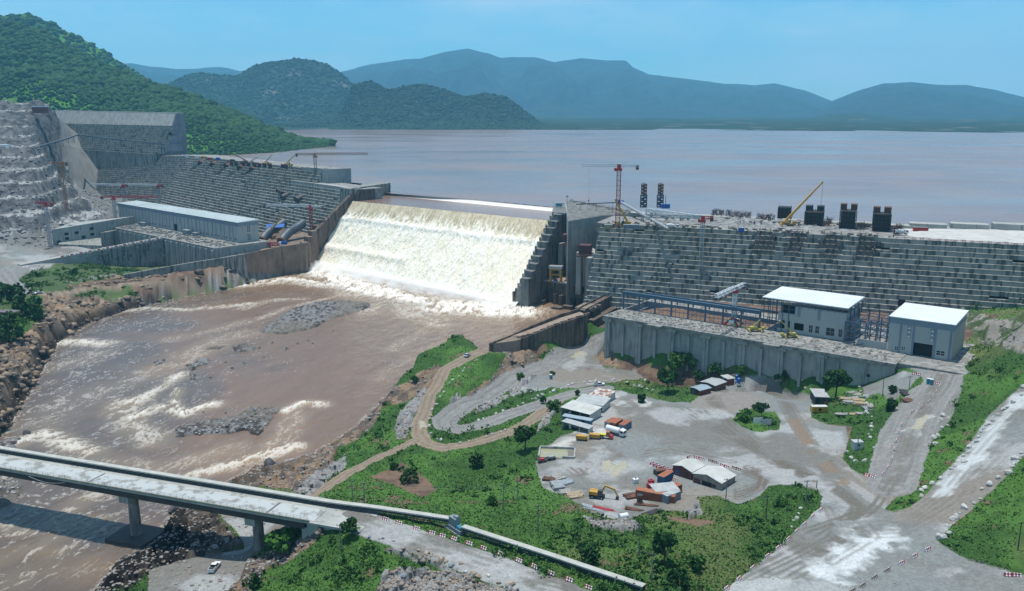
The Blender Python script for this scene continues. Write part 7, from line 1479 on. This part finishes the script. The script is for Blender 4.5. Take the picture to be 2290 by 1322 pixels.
wire(pl[0],pl[3],'overhead wire crossing the grass from the left central pole',1.2); wire(pl[1],pl[3]+Vector((.7,0,0)),'overhead wire from the right central pole towards the rubble',1.2); wire(pl[1],pl[9],'overhead wire rising towards the dark wooden pole',1.5); wire(pl[2],pl[4],'overhead wire above the lower conveyor',1.3); wire(pl[0],pl[2],'short overhead wire between the pair and the white footed pole',.8)
wire(pl[13],pl[14],'overhead wire above the small gravel pad',.8)
# ---------------------------------------------------------------- cranes
def tower_crane(label,p,h,rz,jl,cl,m_mast,m_jib,m_head,w_=1.8,legs=None,tilt=0.,hook=.6,name='tower_crane',drop=.5,red_low=False):
    t=thing(name,label,'tower crane',tuple(p),rz); mb=MB(); n=max(6,int(h/w_/1.3))
    k=.3 if red_low else 0
    if k: m2=MB(); m2.lattice((0,0,0),(0,0,h*k),w_*1.15,max(4,int(n*k)),.16); m2.build('lower_mast',m_head,t)
    mb.lattice((0,0,h*k),(0,0,h),w_,int(n*(1-k))+1,.2); mb.build('mast',m_mast,t)
    mb=MB(); mb.bx(-w_*.8,w_*.8,-w_*.8,w_*.8,h,h+w_*.7); mb.bx(-w_*.5,w_*.5,-w_*.5,w_*.5,h+w_*.7,h+w_*1.8); mb.box((w_*.9,-w_*.9,h+.6),(1.5,1.3,1.8)); mb.build('slewing_unit',m_head,t)
    J=lambda x:Vector((x*math.cos(tilt),0,h+w_*1.5+x*math.sin(tilt)))
    mb=MB(); mb.lattice(J(0),J(jl),1.6,int(jl/2.4),.2); mb.build('jib',m_jib,t)
    mb=MB(); mb.lattice(Vector((0,0,h+w_*1.4)),Vector((-cl,0,h+w_*1.4)),1.4,int(cl/2.2),.2); c_=mb.build('counter_jib',m_head if cl<10 else m_jib,t)
    mb=MB(); mb.box((-cl+1,0,h+w_*.9),(1.8,1.6,2.6)); mb.build('counterweight',mat('counterweight',(.20,.05,.05),(.15,.05,.05),1,.7),t)
    q=J(jl*hook); mb=MB(); mb.bar(q,q-Vector((0,0,h*drop)),.07); mb.build('hoist_rope',darksteel,t); mb=MB(); mb.bx(q.x-.35,q.x+.35,-.3,.3,q.z-h*drop-1.1,q.z-h*drop); mb.build('hook_block',m_head,t)
    if legs:
        for i in range(4):
            a=PI/4+i*PI/2; mb=MB(); mb.bar((0,0,3.6),(math.cos(a)*4.6,math.sin(a)*4.6,.4),.55,.7); mb.box((math.cos(a)*4.6,math.sin(a)*4.6,.3),(1.2,1.2,.6),a); mb.build('leg',redp,t)
        for a in (0,PI): mb=MB(); mb.box((math.cos(a)*2.4,math.sin(a)*2.4,1.9),(1.6,2.4,1.4)); mb.build('ballast_block',whitep,t)
    return t
def hgt(p,ty):
    lo,hi=0,120
    for _ in range(40):
        m=(lo+hi)/2
        if proj(p.x,p.y,p.z+m)[1]>ty: lo=m
        else: hi=m
    return lo
ochre=mat('ochre_steel',(.36,.17,.09),(.26,.13,.08),1,.6)
p=at(1381,506,60); tower_crane('red and white tower crane standing on the dam platform right of the waterfall',p,hgt(p,382),PI-.05,23,12,redp,whitep,redp,2.2,hook=.78,drop=.62,red_low=True)
p=PRT(60.8,20.3,26.3); tower_crane('white tower crane on red splayed legs over the power station deck',p,hgt(p,655),PI+.95,24,12,whitep,whitep,redp,1.7,legs=True,tilt=.0,hook=.5,drop=.1)
p=at(1564,655,24); tower_crane('tall grey tower crane against the stepped right dam, jib pointing left',p,hgt(p,497),PI-.12,33,6,greyst,greyst,redp,2.0,hook=.9,drop=.05)
p=at(697,520,26); tower_crane('red tower crane left of the waterfall with a white jib',p,hgt(p,468),PI-.18,40,12,redp,whitep,redp,2.0,hook=.3,drop=.2)
p=at(707,408,61.7); tower_crane('ochre tower crane on the lower dam level above the lake',p,hgt(p,352),.10,50,18,ochre,ochre,ochre,2.2,hook=.28,drop=.5)
p=at(149,470,44); tower_crane('rusty tower crane against the quarry terraces',p,hgt(p,372),PI-.2,14,6,ochre,ochre,ochre,2.,hook=.5,drop=.1)
p=at(113,552,17); tower_crane('grey tower crane with a red head beside the grey intake block',p,hgt(p,462),PI*.9,12,8,greyst,redp,redp,2.,hook=.5,drop=.1)
p=at(259,498,26); tower_crane('tower crane at the left end of the long hall, its red jib pointing right',p,hgt(p,447),-.05,42,12,greyst,redp,redp,2.,hook=.5,drop=.1)
p=at(278,452,34); tower_crane('tower crane before the stepped left dam with a white jib, the left one',p,hgt(p,420),PI-.3,42,6,greyst,whitep,redp,2.,hook=.5,drop=.05)
p=at(357,458,28); tower_crane('tower crane before the stepped left dam with a white jib, the right one',p,hgt(p,420),PI-.3,45,6,greyst,whitep,redp,2.,hook=.5,drop=.05)
def mobile_crane(label,p,rz,el,L_,m=None,bw=.9,rope=0.,sc=1.):
    m=m or yel; t=thing('mobile_crane',label,'mobile crane',tuple(p),rz); mb=MB(); mb.bx(-5,4.5,-1.3,1.3,.7,1.5); mb.bx(3,4.8,-1.2,1.2,1.5,2.7); mb.build('carrier',m,t,bev=.08); wheels(t,(-4,-2.4,1.4,3.2),1.2,.65,.4)
    mb=MB(); mb.bx(-3.8,.6,-1.2,1.2,1.7,3.0); mb.build('superstructure',m,t,bev=.1); mb=MB(); mb.bx(.2,1.8,.6,1.6,1.7,3.3); mb.build('operator_cab',mat('cab_dark',(.06,.07,.07)),t)
    c,s_=math.cos(el),math.sin(el); a=Vector((-1.8,0,3.0)); d=Vector((c,0,s_))
    for i,(u,v,ww) in enumerate(((0,.4,bw),(.4,.72,bw*.82),(.72,1,bw*.66))): mb=MB(); mb.bar(a+d*L_*u,a+d*L_*v,ww,ww*1.15); mb.build('boom_section',m,t)
    mb=MB(); mb.bar((1,0,2.2),a+d*L_*.22,.35); mb.build('luffing_cylinder',darksteel,t)
    if rope: q=a+d*L_; mb=MB(); mb.bar(q,q-Vector((0,0,rope)),.12); mb.build('hoist_rope',darksteel,t); mb=MB(); mb.bx(q.x-.4,q.x+.4,-.3,.3,q.z-rope-1.3,q.z-rope); mb.build('hook_block',darksteel,t)
    for s2 in (-1,1):
        for x in (-4.5,2.6): mb=MB(); mb.bx(x-.2,x+.2,s2*1.3,s2*3.2,.7,1.0); mb.bx(x-.35,x+.35,s2*3.0,s2*3.6,0,.7); mb.build('outrigger',m,t)
    if sc!=1: t.scale=(sc,sc,sc)
    return t
def mc(label,px,py,z,tx,ty,m=None,bw=.9,rope=0.,rz=None,sc=1.):
    """boom aimed so that its tip is seen at tx,ty, boom in the plane across the view"""
    p=at(px,py,z); t=atY(tx,ty,p.y); dx,dz=t.x-p.x,t.z-p.z-3; L_=math.hypot(dx,dz)
    rz=0 if dx>0 else PI; return mobile_crane(label,p,rz,math.atan2(dz,abs(dx)+1.8),L_+1,m,bw,rope,sc)
mc('yellow mobile crane with a long raised boom among the dark formwork boxes',1762,505,60.3,1841,406,None,1.1,21)
mc('yellow mobile crane on the dam platform below the red and white tower crane',1396,506,60.3,1375,446,None,1.0)
mc('yellow mobile crane beside the blue tarpaulin left of the waterfall',604,535,22.3,637,473,None,1.1)
mc('small orange lifting machine right of the blue tarpaulin',615,520,22.3,634,500,yel,.9,sc=.8)
mc('tiny crane on the left dam crest with a boom leaning left, leftmost of four',548,366,74,519,343,rust,.8)
mc('tiny crane on the left dam crest with a pale boom, second of four',563,368,74,578,351,mat('pale_boom',(.5,.35,.28)),.8)
mc('tiny crane on the left dam crest with a yellow boom, third of four',597,370,74,609,345,None,.8)
mc('tiny crane on the left dam crest with a yellow boom, rightmost of four',645,372,74,661,345,None,.8)
mc('yellow mobile crane on the power station deck beside the white tower crane',1691,741,26.1,1703,708,mat('yellow_faded',(.50,.42,.12)),.7,sc=.8)
mc('yellow mobile crane with a black and yellow boom in front of the tall hall',1764,755,26.1,1740,706,mat('yellow_faded',None or (.5,.42,.12)),.7,sc=.8)
# gantry crane, gate frames, formwork boxes
p=at(1243,630,14.4); t=thing('gantry_crane','yellow gantry crane with a pale top beam on the brown deck','gantry crane',tuple(p),-.28); h=hgt(p,597)
for x in (-3.6,3.6):
    for y in (-1.8,1.8): mb=MB(); mb.bx(x-.45,x+.45,y-.4,y+.4,0,h*.8); mb.build('leg',yel,t)
mb=MB(); [mb.bx(-3.8,3.8,y-.35,y+.35,h*.8,h*.9) for y in (-1.8,1.8)]; [mb.bx(-3.6,3.6,y-.2,y+.2,h*.45,h*.5) for y in (-1.8,1.8)]; mb.build('cross_beam',yel,t)
mb=MB(); mb.bx(-4.6,4.6,-2.6,2.6,h*.9,h+.8); mb.build('top_housing',greyst,t); mb=MB(); mb.bx(-1.5,1.2,-1,1,0,1.6); mb.build('load',bluep,t)
for x,lb in ((1439,'left lattice gate tower on the dam crest, dark above blue'),(1476,'right lattice gate tower on the dam crest, dark above blue')):
    p=at(x,463,62); h=hgt(p,411); t=thing('gate_frame_tower',lb,'tower',tuple(p),-.2); mb=MB(); mb.lattice((0,0,0),(0,0,h*.48),4.2,5,.42); mb.build('lower_frame',mat('dark_blue_steel',(.05,.08,.12),(.04,.06,.09),1,.6),t)
    mb=MB(); mb.bx(-2.6,2.6,-2.6,2.6,h*.48,h*.51); mb.build('platform',bluesteel,t); mb=MB(); mb.lattice((0,0,h*.51),(0,0,h),3.4,7,.36); mb.bx(-.3,.3,-.3,.3,h*.51,h+1); mb.build('upper_frame',rust,t)
p=at(1488,466,62); t=thing('site_container','blue container with a red mast right of the gate towers','container',tuple(p),0); mb=MB(); mb.bx(-3,3,-1.5,1.5,0,3); mb.build('body',bluep,t); mb=MB(); mb.bar((0,0,3),(0,0,9),.35); mb.build('mast',redp,t)
for (x0,x1,yb,yt,kd,lb) in ((1735,1768,495,463,0,'dark boxy formwork frame left of the long boom crane'),(1793,1843,507,467,1,'large rounded dark formwork frame right of the long boom crane'),(1872,1917,512,463,2,'tall rust topped formwork frame, left of the last two'),(1947,1994,517,470,2,'tall rust topped formwork frame, rightmost')):
    p=at((x0+x1)/2,yb,60.3); s=px_m(p); w_=(x1-x0)*s*.9; h=hgt(p,yt); t=thing('formwork_tower',lb,'formwork',tuple(p),-.38); dpt=w_*1.5
    mb=MB(); hb=h*(.8 if kd else .95); mb.bx(-w_*.38,w_*.38,.6,dpt-.5,.5,hb-.3); mb.build('shutter',mat('black_shutter',(.035,.03,.032),(.02,.018,.02),1,.8),t)
    mb=MB(); nx,nz_=5,5
    for i in range(nx):
        x=-w_*.42+w_*.84*i/(nx-1); mb.bar((x,0,0),(x,0,hb),.32); mb.bar((x,0,hb),(x,dpt,hb),.3); mb.bar((x,dpt,0),(x,dpt,hb),.3)
    for k in range(nz_):
        z=hb*k/(nz_-1)+.1; mb.bar((-w_*.42,0,z),(w_*.42,0,z),.3); [mb.bar((s_*w_*.42,0,z),(s_*w_*.42,dpt,z),.28) for s_ in (-1,1)]
    for k in range(7): [mb.bar((s_*w_*.43,dpt*k/6,0),(s_*w_*.43,dpt*k/6,hb),.3) for s_ in (-1,1)]
    mb.build('frame',darksteel,t)
    if kd: 
        for s_ in (-1,1): mb=MB(); mb.box((s_*w_*.27,dpt*.75,hb+(h-hb)*.6),(w_*.34,dpt*.4,(h-hb)*1.3)); [mb.bar((s_*w_*.27-w_*.15+q*w_*.1,dpt*.55,hb),(s_*w_*.27-w_*.15+q*w_*.1,dpt*.55,h+1.5),.2) for q in range(4)]; mb.build('starter_bar_cage',rust if kd==2 else darksteel,t)
for i,(x,y) in enumerate([(1598,478),(1612,478),(1630,480),(1645,482),(1660,483),(1672,484),(1700,487),(1712,488),(1725,489),(1850,502),(1855,497),(1925,509),(1932,510),(2005,514),(2012,512)]):
    p=at(x,y+3,62.3); t=thing('rebar_cluster','upright cluster of rusty reinforcing bars on the right dam crest, %s from left'%ORD[i],'rebar',tuple(p),0,'rebar clusters on the right crest'); r=random.Random(i)
    mb=MB(); [mb.bar((r.uniform(-2.4,2.4),r.uniform(-1.5,1.5),-.3),(r.uniform(-2.4,2.4),r.uniform(-1.5,1.5),r.uniform(2.4,4.4)),.16) for _ in range(22)]; mb.build('upright_bars',rust if i%2 else darksteel,t); mb=MB(); mb.bar((-2.4,0,1.2),(2.4,0,1.2),.2); mb.bar((-2.4,0,2.6),(2.4,0,2.6),.2); mb.build('tie_bar',darksteel,t)
a,b=at(1388,452,67),at(1495,512,61.5); t=thing('inclined_conveyor','grey inclined conveyor tube running down from the tower crane to the mixer truck','conveyor',tuple(a)); mb=MB(tuple(a)); mb.cyl(a,b,.9,.9,12); mb.build('tube',greyst,t); mb=MB(tuple(a)); q=a.lerp(b,.5); mb.lattice(Vector((q.x,q.y,60)),q,1.6,4,.15); mb.build('support_trestle',greyst,t); mb=MB(tuple(a)); mb.box(a,(4,3,2.4)); mb.build('head_box',bluep,t)
a,b=at(1289,457,62.5),at(1380,453,66); t=thing('crest_conveyor','thin level conveyor from the waterfall pier to the tower crane','conveyor',tuple(a)); mb=MB(tuple(a)); mb.bar(a,b,.9,.6); mb.build('belt_frame',darksteel,t); mb=MB(tuple(a)); [mb.bar(a.lerp(b,u),Vector((a.lerp(b,u).x,a.lerp(b,u).y,58)),.25) for u in (.1,.5,.9)]; mb.build('support_leg',darksteel,t)
a,b=at(1446,470,66),at(1572,487,66); t=thing('lattice_girder','pale lattice girder bridge lying over the rubble on the right dam','girder',tuple(a)); mb=MB(tuple(a)); mb.lattice(a,b,2.2,16,.28); mb.build('truss',whitep,t); mb=MB(tuple(a)); [mb.bar(q,Vector((q.x,q.y,60)),.4) for q in (a,b)]; mb.build('support_leg',greyst,t)
p=at(1250,462,58.5); t=thing('site_container','small teal container at the edge of the waterfall pier','container',tuple(p),.1); mb=MB(); mb.bx(-2.4,2.4,-1.2,1.2,0,2.6); mb.build('body',tealp,t); mb=MB(); mb.bx(-2.5,2.5,-1.3,1.3,2.603,2.75); mb.build('roof',greyst,t)
p=at(1268,463,58.5); t=thing('floodlight_mast','slim floodlight mast on the waterfall pier','mast',tuple(p),0); mb=MB(); mb.bar((0,0,0),(0,0,8),.25); mb.build('mast',darksteel,t); mb=MB(); mb.bx(-.9,.9,-.2,.2,7.4,8.6); mb.build('lamp_head',greyst,t)
for (x,y,lb,m,L_) in ((1360,512,'tan container on the dam platform left of the mobile crane',wd,5),(1411,512,'grey blue container on the dam platform right of the mobile crane',cg,9),(1657,519,'small blue container on the pale road of the right dam',bluep,3),(2058,518,'red and blue cabin where the pale dam fill begins',redp,8)):
    t=make_container('site_container',lb,L_,m,greyst); t.location=at(x,y,60.2); t.rotation_euler=(0,0,-.1)
for i,(x,y,m,c_) in enumerate(((418,352,whitep,'white'),(440,354,whitep,'white and blue'),(455,355,yel,'yellow'),(470,358,redp,'red'),(488,358,bluep,'dark blue'),(520,362,rust,'rusty'))):
    t=make_container('site_container','tiny %s container on the left dam crest near the tall block'%c_,7,m,m); t.location=at(x,y,74.1); t.rotation_euler=(0,0,-.8)
for i,x in enumerate((518,528,545,556,570,580,592,604,633,640)):
    p=at(x,370+i*.8,74.2); t=thing('shuttering_box','small dark shuttering box on the left dam crest, %s from left'%ORD[i],'formwork',tuple(p),-.8,'formwork panels on left crest'); mb=MB(); mb.bx(-2,2,-1,1,0,3.6); mb.build('panel',darksteel,t); mb=MB(); mb.bx(-2,2,-1.3,-1.003,3,4.2); mb.build('rusty_edge',rust,t)
# conveyor lines on the left dam
def line_conv(label,P,r=1.1):
    a=P[0]; t=thing('long_conveyor',label,'conveyor',tuple(a)); mb=MB(tuple(a)); [mb.bar(p,q,r*1.6,r*1.3) for p,q in zip(P,P[1:])]; mb.build('gantry',mat('slate_steel',(.10,.13,.15),(.08,.1,.12),2,.6),t); mb=MB(tuple(a))
    for p,q in zip(P,P[1:]):
        n=max(2,int((q-p).length/25)); [mb.bar(p.lerp(q,i/n),p.lerp(q,i/n)-Vector((0,0,9)),.5) for i in range(n)]
    mb.build('support_leg',darksteel,t)
line_conv('dark level conveyor along the steps of the tall far dam block',[atY(175,302,1190),atY(270,313,1150),atY(368,323,1098)]); line_conv('dark inclined conveyor climbing from the quarry to the tall dam block',[atY(20,340,1000),atY(90,327,1040),atY(140,313,1100),atY(176,301,1190)],1.2)
p=at(15,337,84); t=thing('crusher_station','small white and blue plant house on a quarry terrace','plant house',tuple(atY(14,336,990)),0); mb=MB(); mb.bx(-9,9,-4,4,-4,4); mb.build('wall',bluewall,t); mb=MB(); mb.bx(-10,3,-5,5,4.003,6.5); mb.build('roof',whitep,t)
t=thing('terrace_cabin','white roofed cabin on the upper quarry terrace above the dam crest','cabin',tuple(atY(90,243,1170)),0); mb=MB(); mb.bx(-9,9,-4,4,-6,2); mb.build('wall',redwall,t); mb=MB(); mb.bx(-9.5,9.5,-4.5,4.5,2.003,3.4); mb.build('roof',whitep,t)
# penstock yard
for x,y,lb,a_ in ((602,535,'dark curved penstock pipe under the blue tarpaulin',.9),(645,537,'dark curved penstock pipe right of the blue tarpaulin',.7)):
    p=at(x,y,22.3); t=thing('penstock_pipe',lb,'pipe',tuple(p),0); pts=[Vector((-3,-9,1)),Vector((-1.5,-4,4)),Vector((1,2,7)),Vector((5,9,9)),Vector((9,16,12))]
    for i in range(4): mb=MB(); mb.cyl(pts[i],pts[i+1],3.7,3.7,20); mb.build('pipe_section',mat('dark_pipe',(.07,.085,.10),(.05,.06,.075),2,.45),t); 
    mb=MB(); mb.cyl(pts[0]-Vector((.4,1.3,.8)),pts[0],3.9,3.9,20); mb.build('rusty_flange',rust,t)
p=at(617,508,32); t=thing('tarpaulin','bright blue tarpaulin roof over the penstock pipe','tarpaulin',tuple(p),.1); mb=MB(); mb.prism([(-8,-4),(7,-4),(7,4),(-8,4)],[0,.2,2.2,1.8],[.2,.4,2.4,2.]); mb.build('sheet',bluep,t); mb=MB(); [mb.bar((x,y,0),(x,y,-9),.2) for x in (-7,6) for y in (-3,3)]; mb.build('post',greyst,t)
p=at(634,547,22.3); t=make_container('site_container','blue container at the foot of the penstock pipes',6,bluep,bluep); t.location=p; t.rotation_euler=(0,0,.2)
p=at(612,550,22.3); t=thing('pipe_cradle','red and white steel cradle on the penstock yard','steel frame',tuple(p),.1); mb=MB(); mb.lattice((-5,0,1.5),(5,0,1.5),2.4,5,.3); mb.build('frame',redp,t); mb=MB(); mb.bx(4,6,-1,1,0,3); mb.build('end_post',whitep,t)
# ================================================================ AIR
def volbox(name,lo,hi,dens,colr,ani=.0):
    mb=MB(); mb.bx(lo[0],hi[0],lo[1],hi[1],lo[2],hi[2]); m=bpy.data.materials.new(name); m.use_nodes=True; t=m.node_tree; t.nodes.clear()
    o=N(t,'ShaderNodeOutputMaterial'); v=N(t,'ShaderNodeVolumePrincipled'); v.inputs['Color'].default_value=(*colr,1); v.inputs['Density'].default_value=dens; v.inputs['Anisotropy'].default_value=ani; t.links.new(v.outputs[0],o.inputs['Volume'])
    return tag(mb.build(name,m),kind='stuff')
volbox('haze',(-12000,-600,-8),(14000,16500,1250),7.4e-5,(.24,.68,1.0))

# spray rising from the foot of the falls
mb=MB(); c=[]; r=random.Random(4)
bm=bmesh.new()
for i in range(30):
    u=i/29; p=FL.lerp(FR,u)+Vector((nn.x,nn.y,0))*r.uniform(5,11); s=8-3*u+r.uniform(-1.5,1.5)
    bmesh.ops.create_icosphere(bm,subdivisions=2,radius=1,matrix=Matrix.Translation((p.x,p.y,.5))@Matrix.Diagonal((s*1.7,s*1.4,s*.8,1)))
for i in range(9):
    p=FL+Vector((nn.x,nn.y,0))*(8+i*3.0)+Vector((-ax.x,-ax.y,0))*(i*4.5); s=8.5-i*.3
    bmesh.ops.create_icosphere(bm,subdivisions=2,radius=1,matrix=Matrix.Translation((p.x,p.y,1))@Matrix.Diagonal((s*1.5,s*1.5,s*.75,1)))
me=bpy.data.meshes.new('spray_mist'); bm.to_mesh(me); bm.free(); me.materials.append(None)
o=bpy.data.objects.new('spray_mist',me); col.objects.link(o); rmd=o.modifiers.new('join','REMESH'); rmd.mode='VOXEL'; rmd.voxel_size=1.6
m=bpy.data.materials.new('spray_mist'); m.use_nodes=True; t=m.node_tree; t.nodes.clear(); oo=N(t,'ShaderNodeOutputMaterial'); v=N(t,'ShaderNodeVolumePrincipled'); v.inputs['Color'].default_value=(1,1,1,1); g=N(t,'ShaderNodeNewGeometry'); sx=N(t,'ShaderNodeSeparateXYZ'); t.links.new(g.outputs['Position'],sx.inputs[0]); a=N(t,'ShaderNodeMapRange'); a.inputs[1].default_value=0; a.inputs[2].default_value=7; a.inputs[3].default_value=.34; a.inputs[4].default_value=0.; t.links.new(sx.outputs[2],a.inputs[0]); nz_=N(t,'ShaderNodeTexNoise'); nz_.inputs['Scale'].default_value=.12; nz_.inputs['Detail'].default_value=4; t.links.new(g.outputs['Position'],nz_.inputs['Vector']); b_=N(t,'ShaderNodeMapRange'); b_.inputs[1].default_value=.38; b_.inputs[2].default_value=.65; t.links.new(nz_.outputs[0],b_.inputs[0]); mu=N(t,'ShaderNodeMath',operation='MULTIPLY'); t.links.new(a.outputs[0],mu.inputs[0]); t.links.new(b_.outputs[0],mu.inputs[1]); t.links.new(mu.outputs[0],v.inputs['Density']); v.inputs['Anisotropy'].default_value=0; t.links.new(v.outputs[0],oo.inputs['Volume']); me.materials[0]=m
tag(o,kind='stuff')
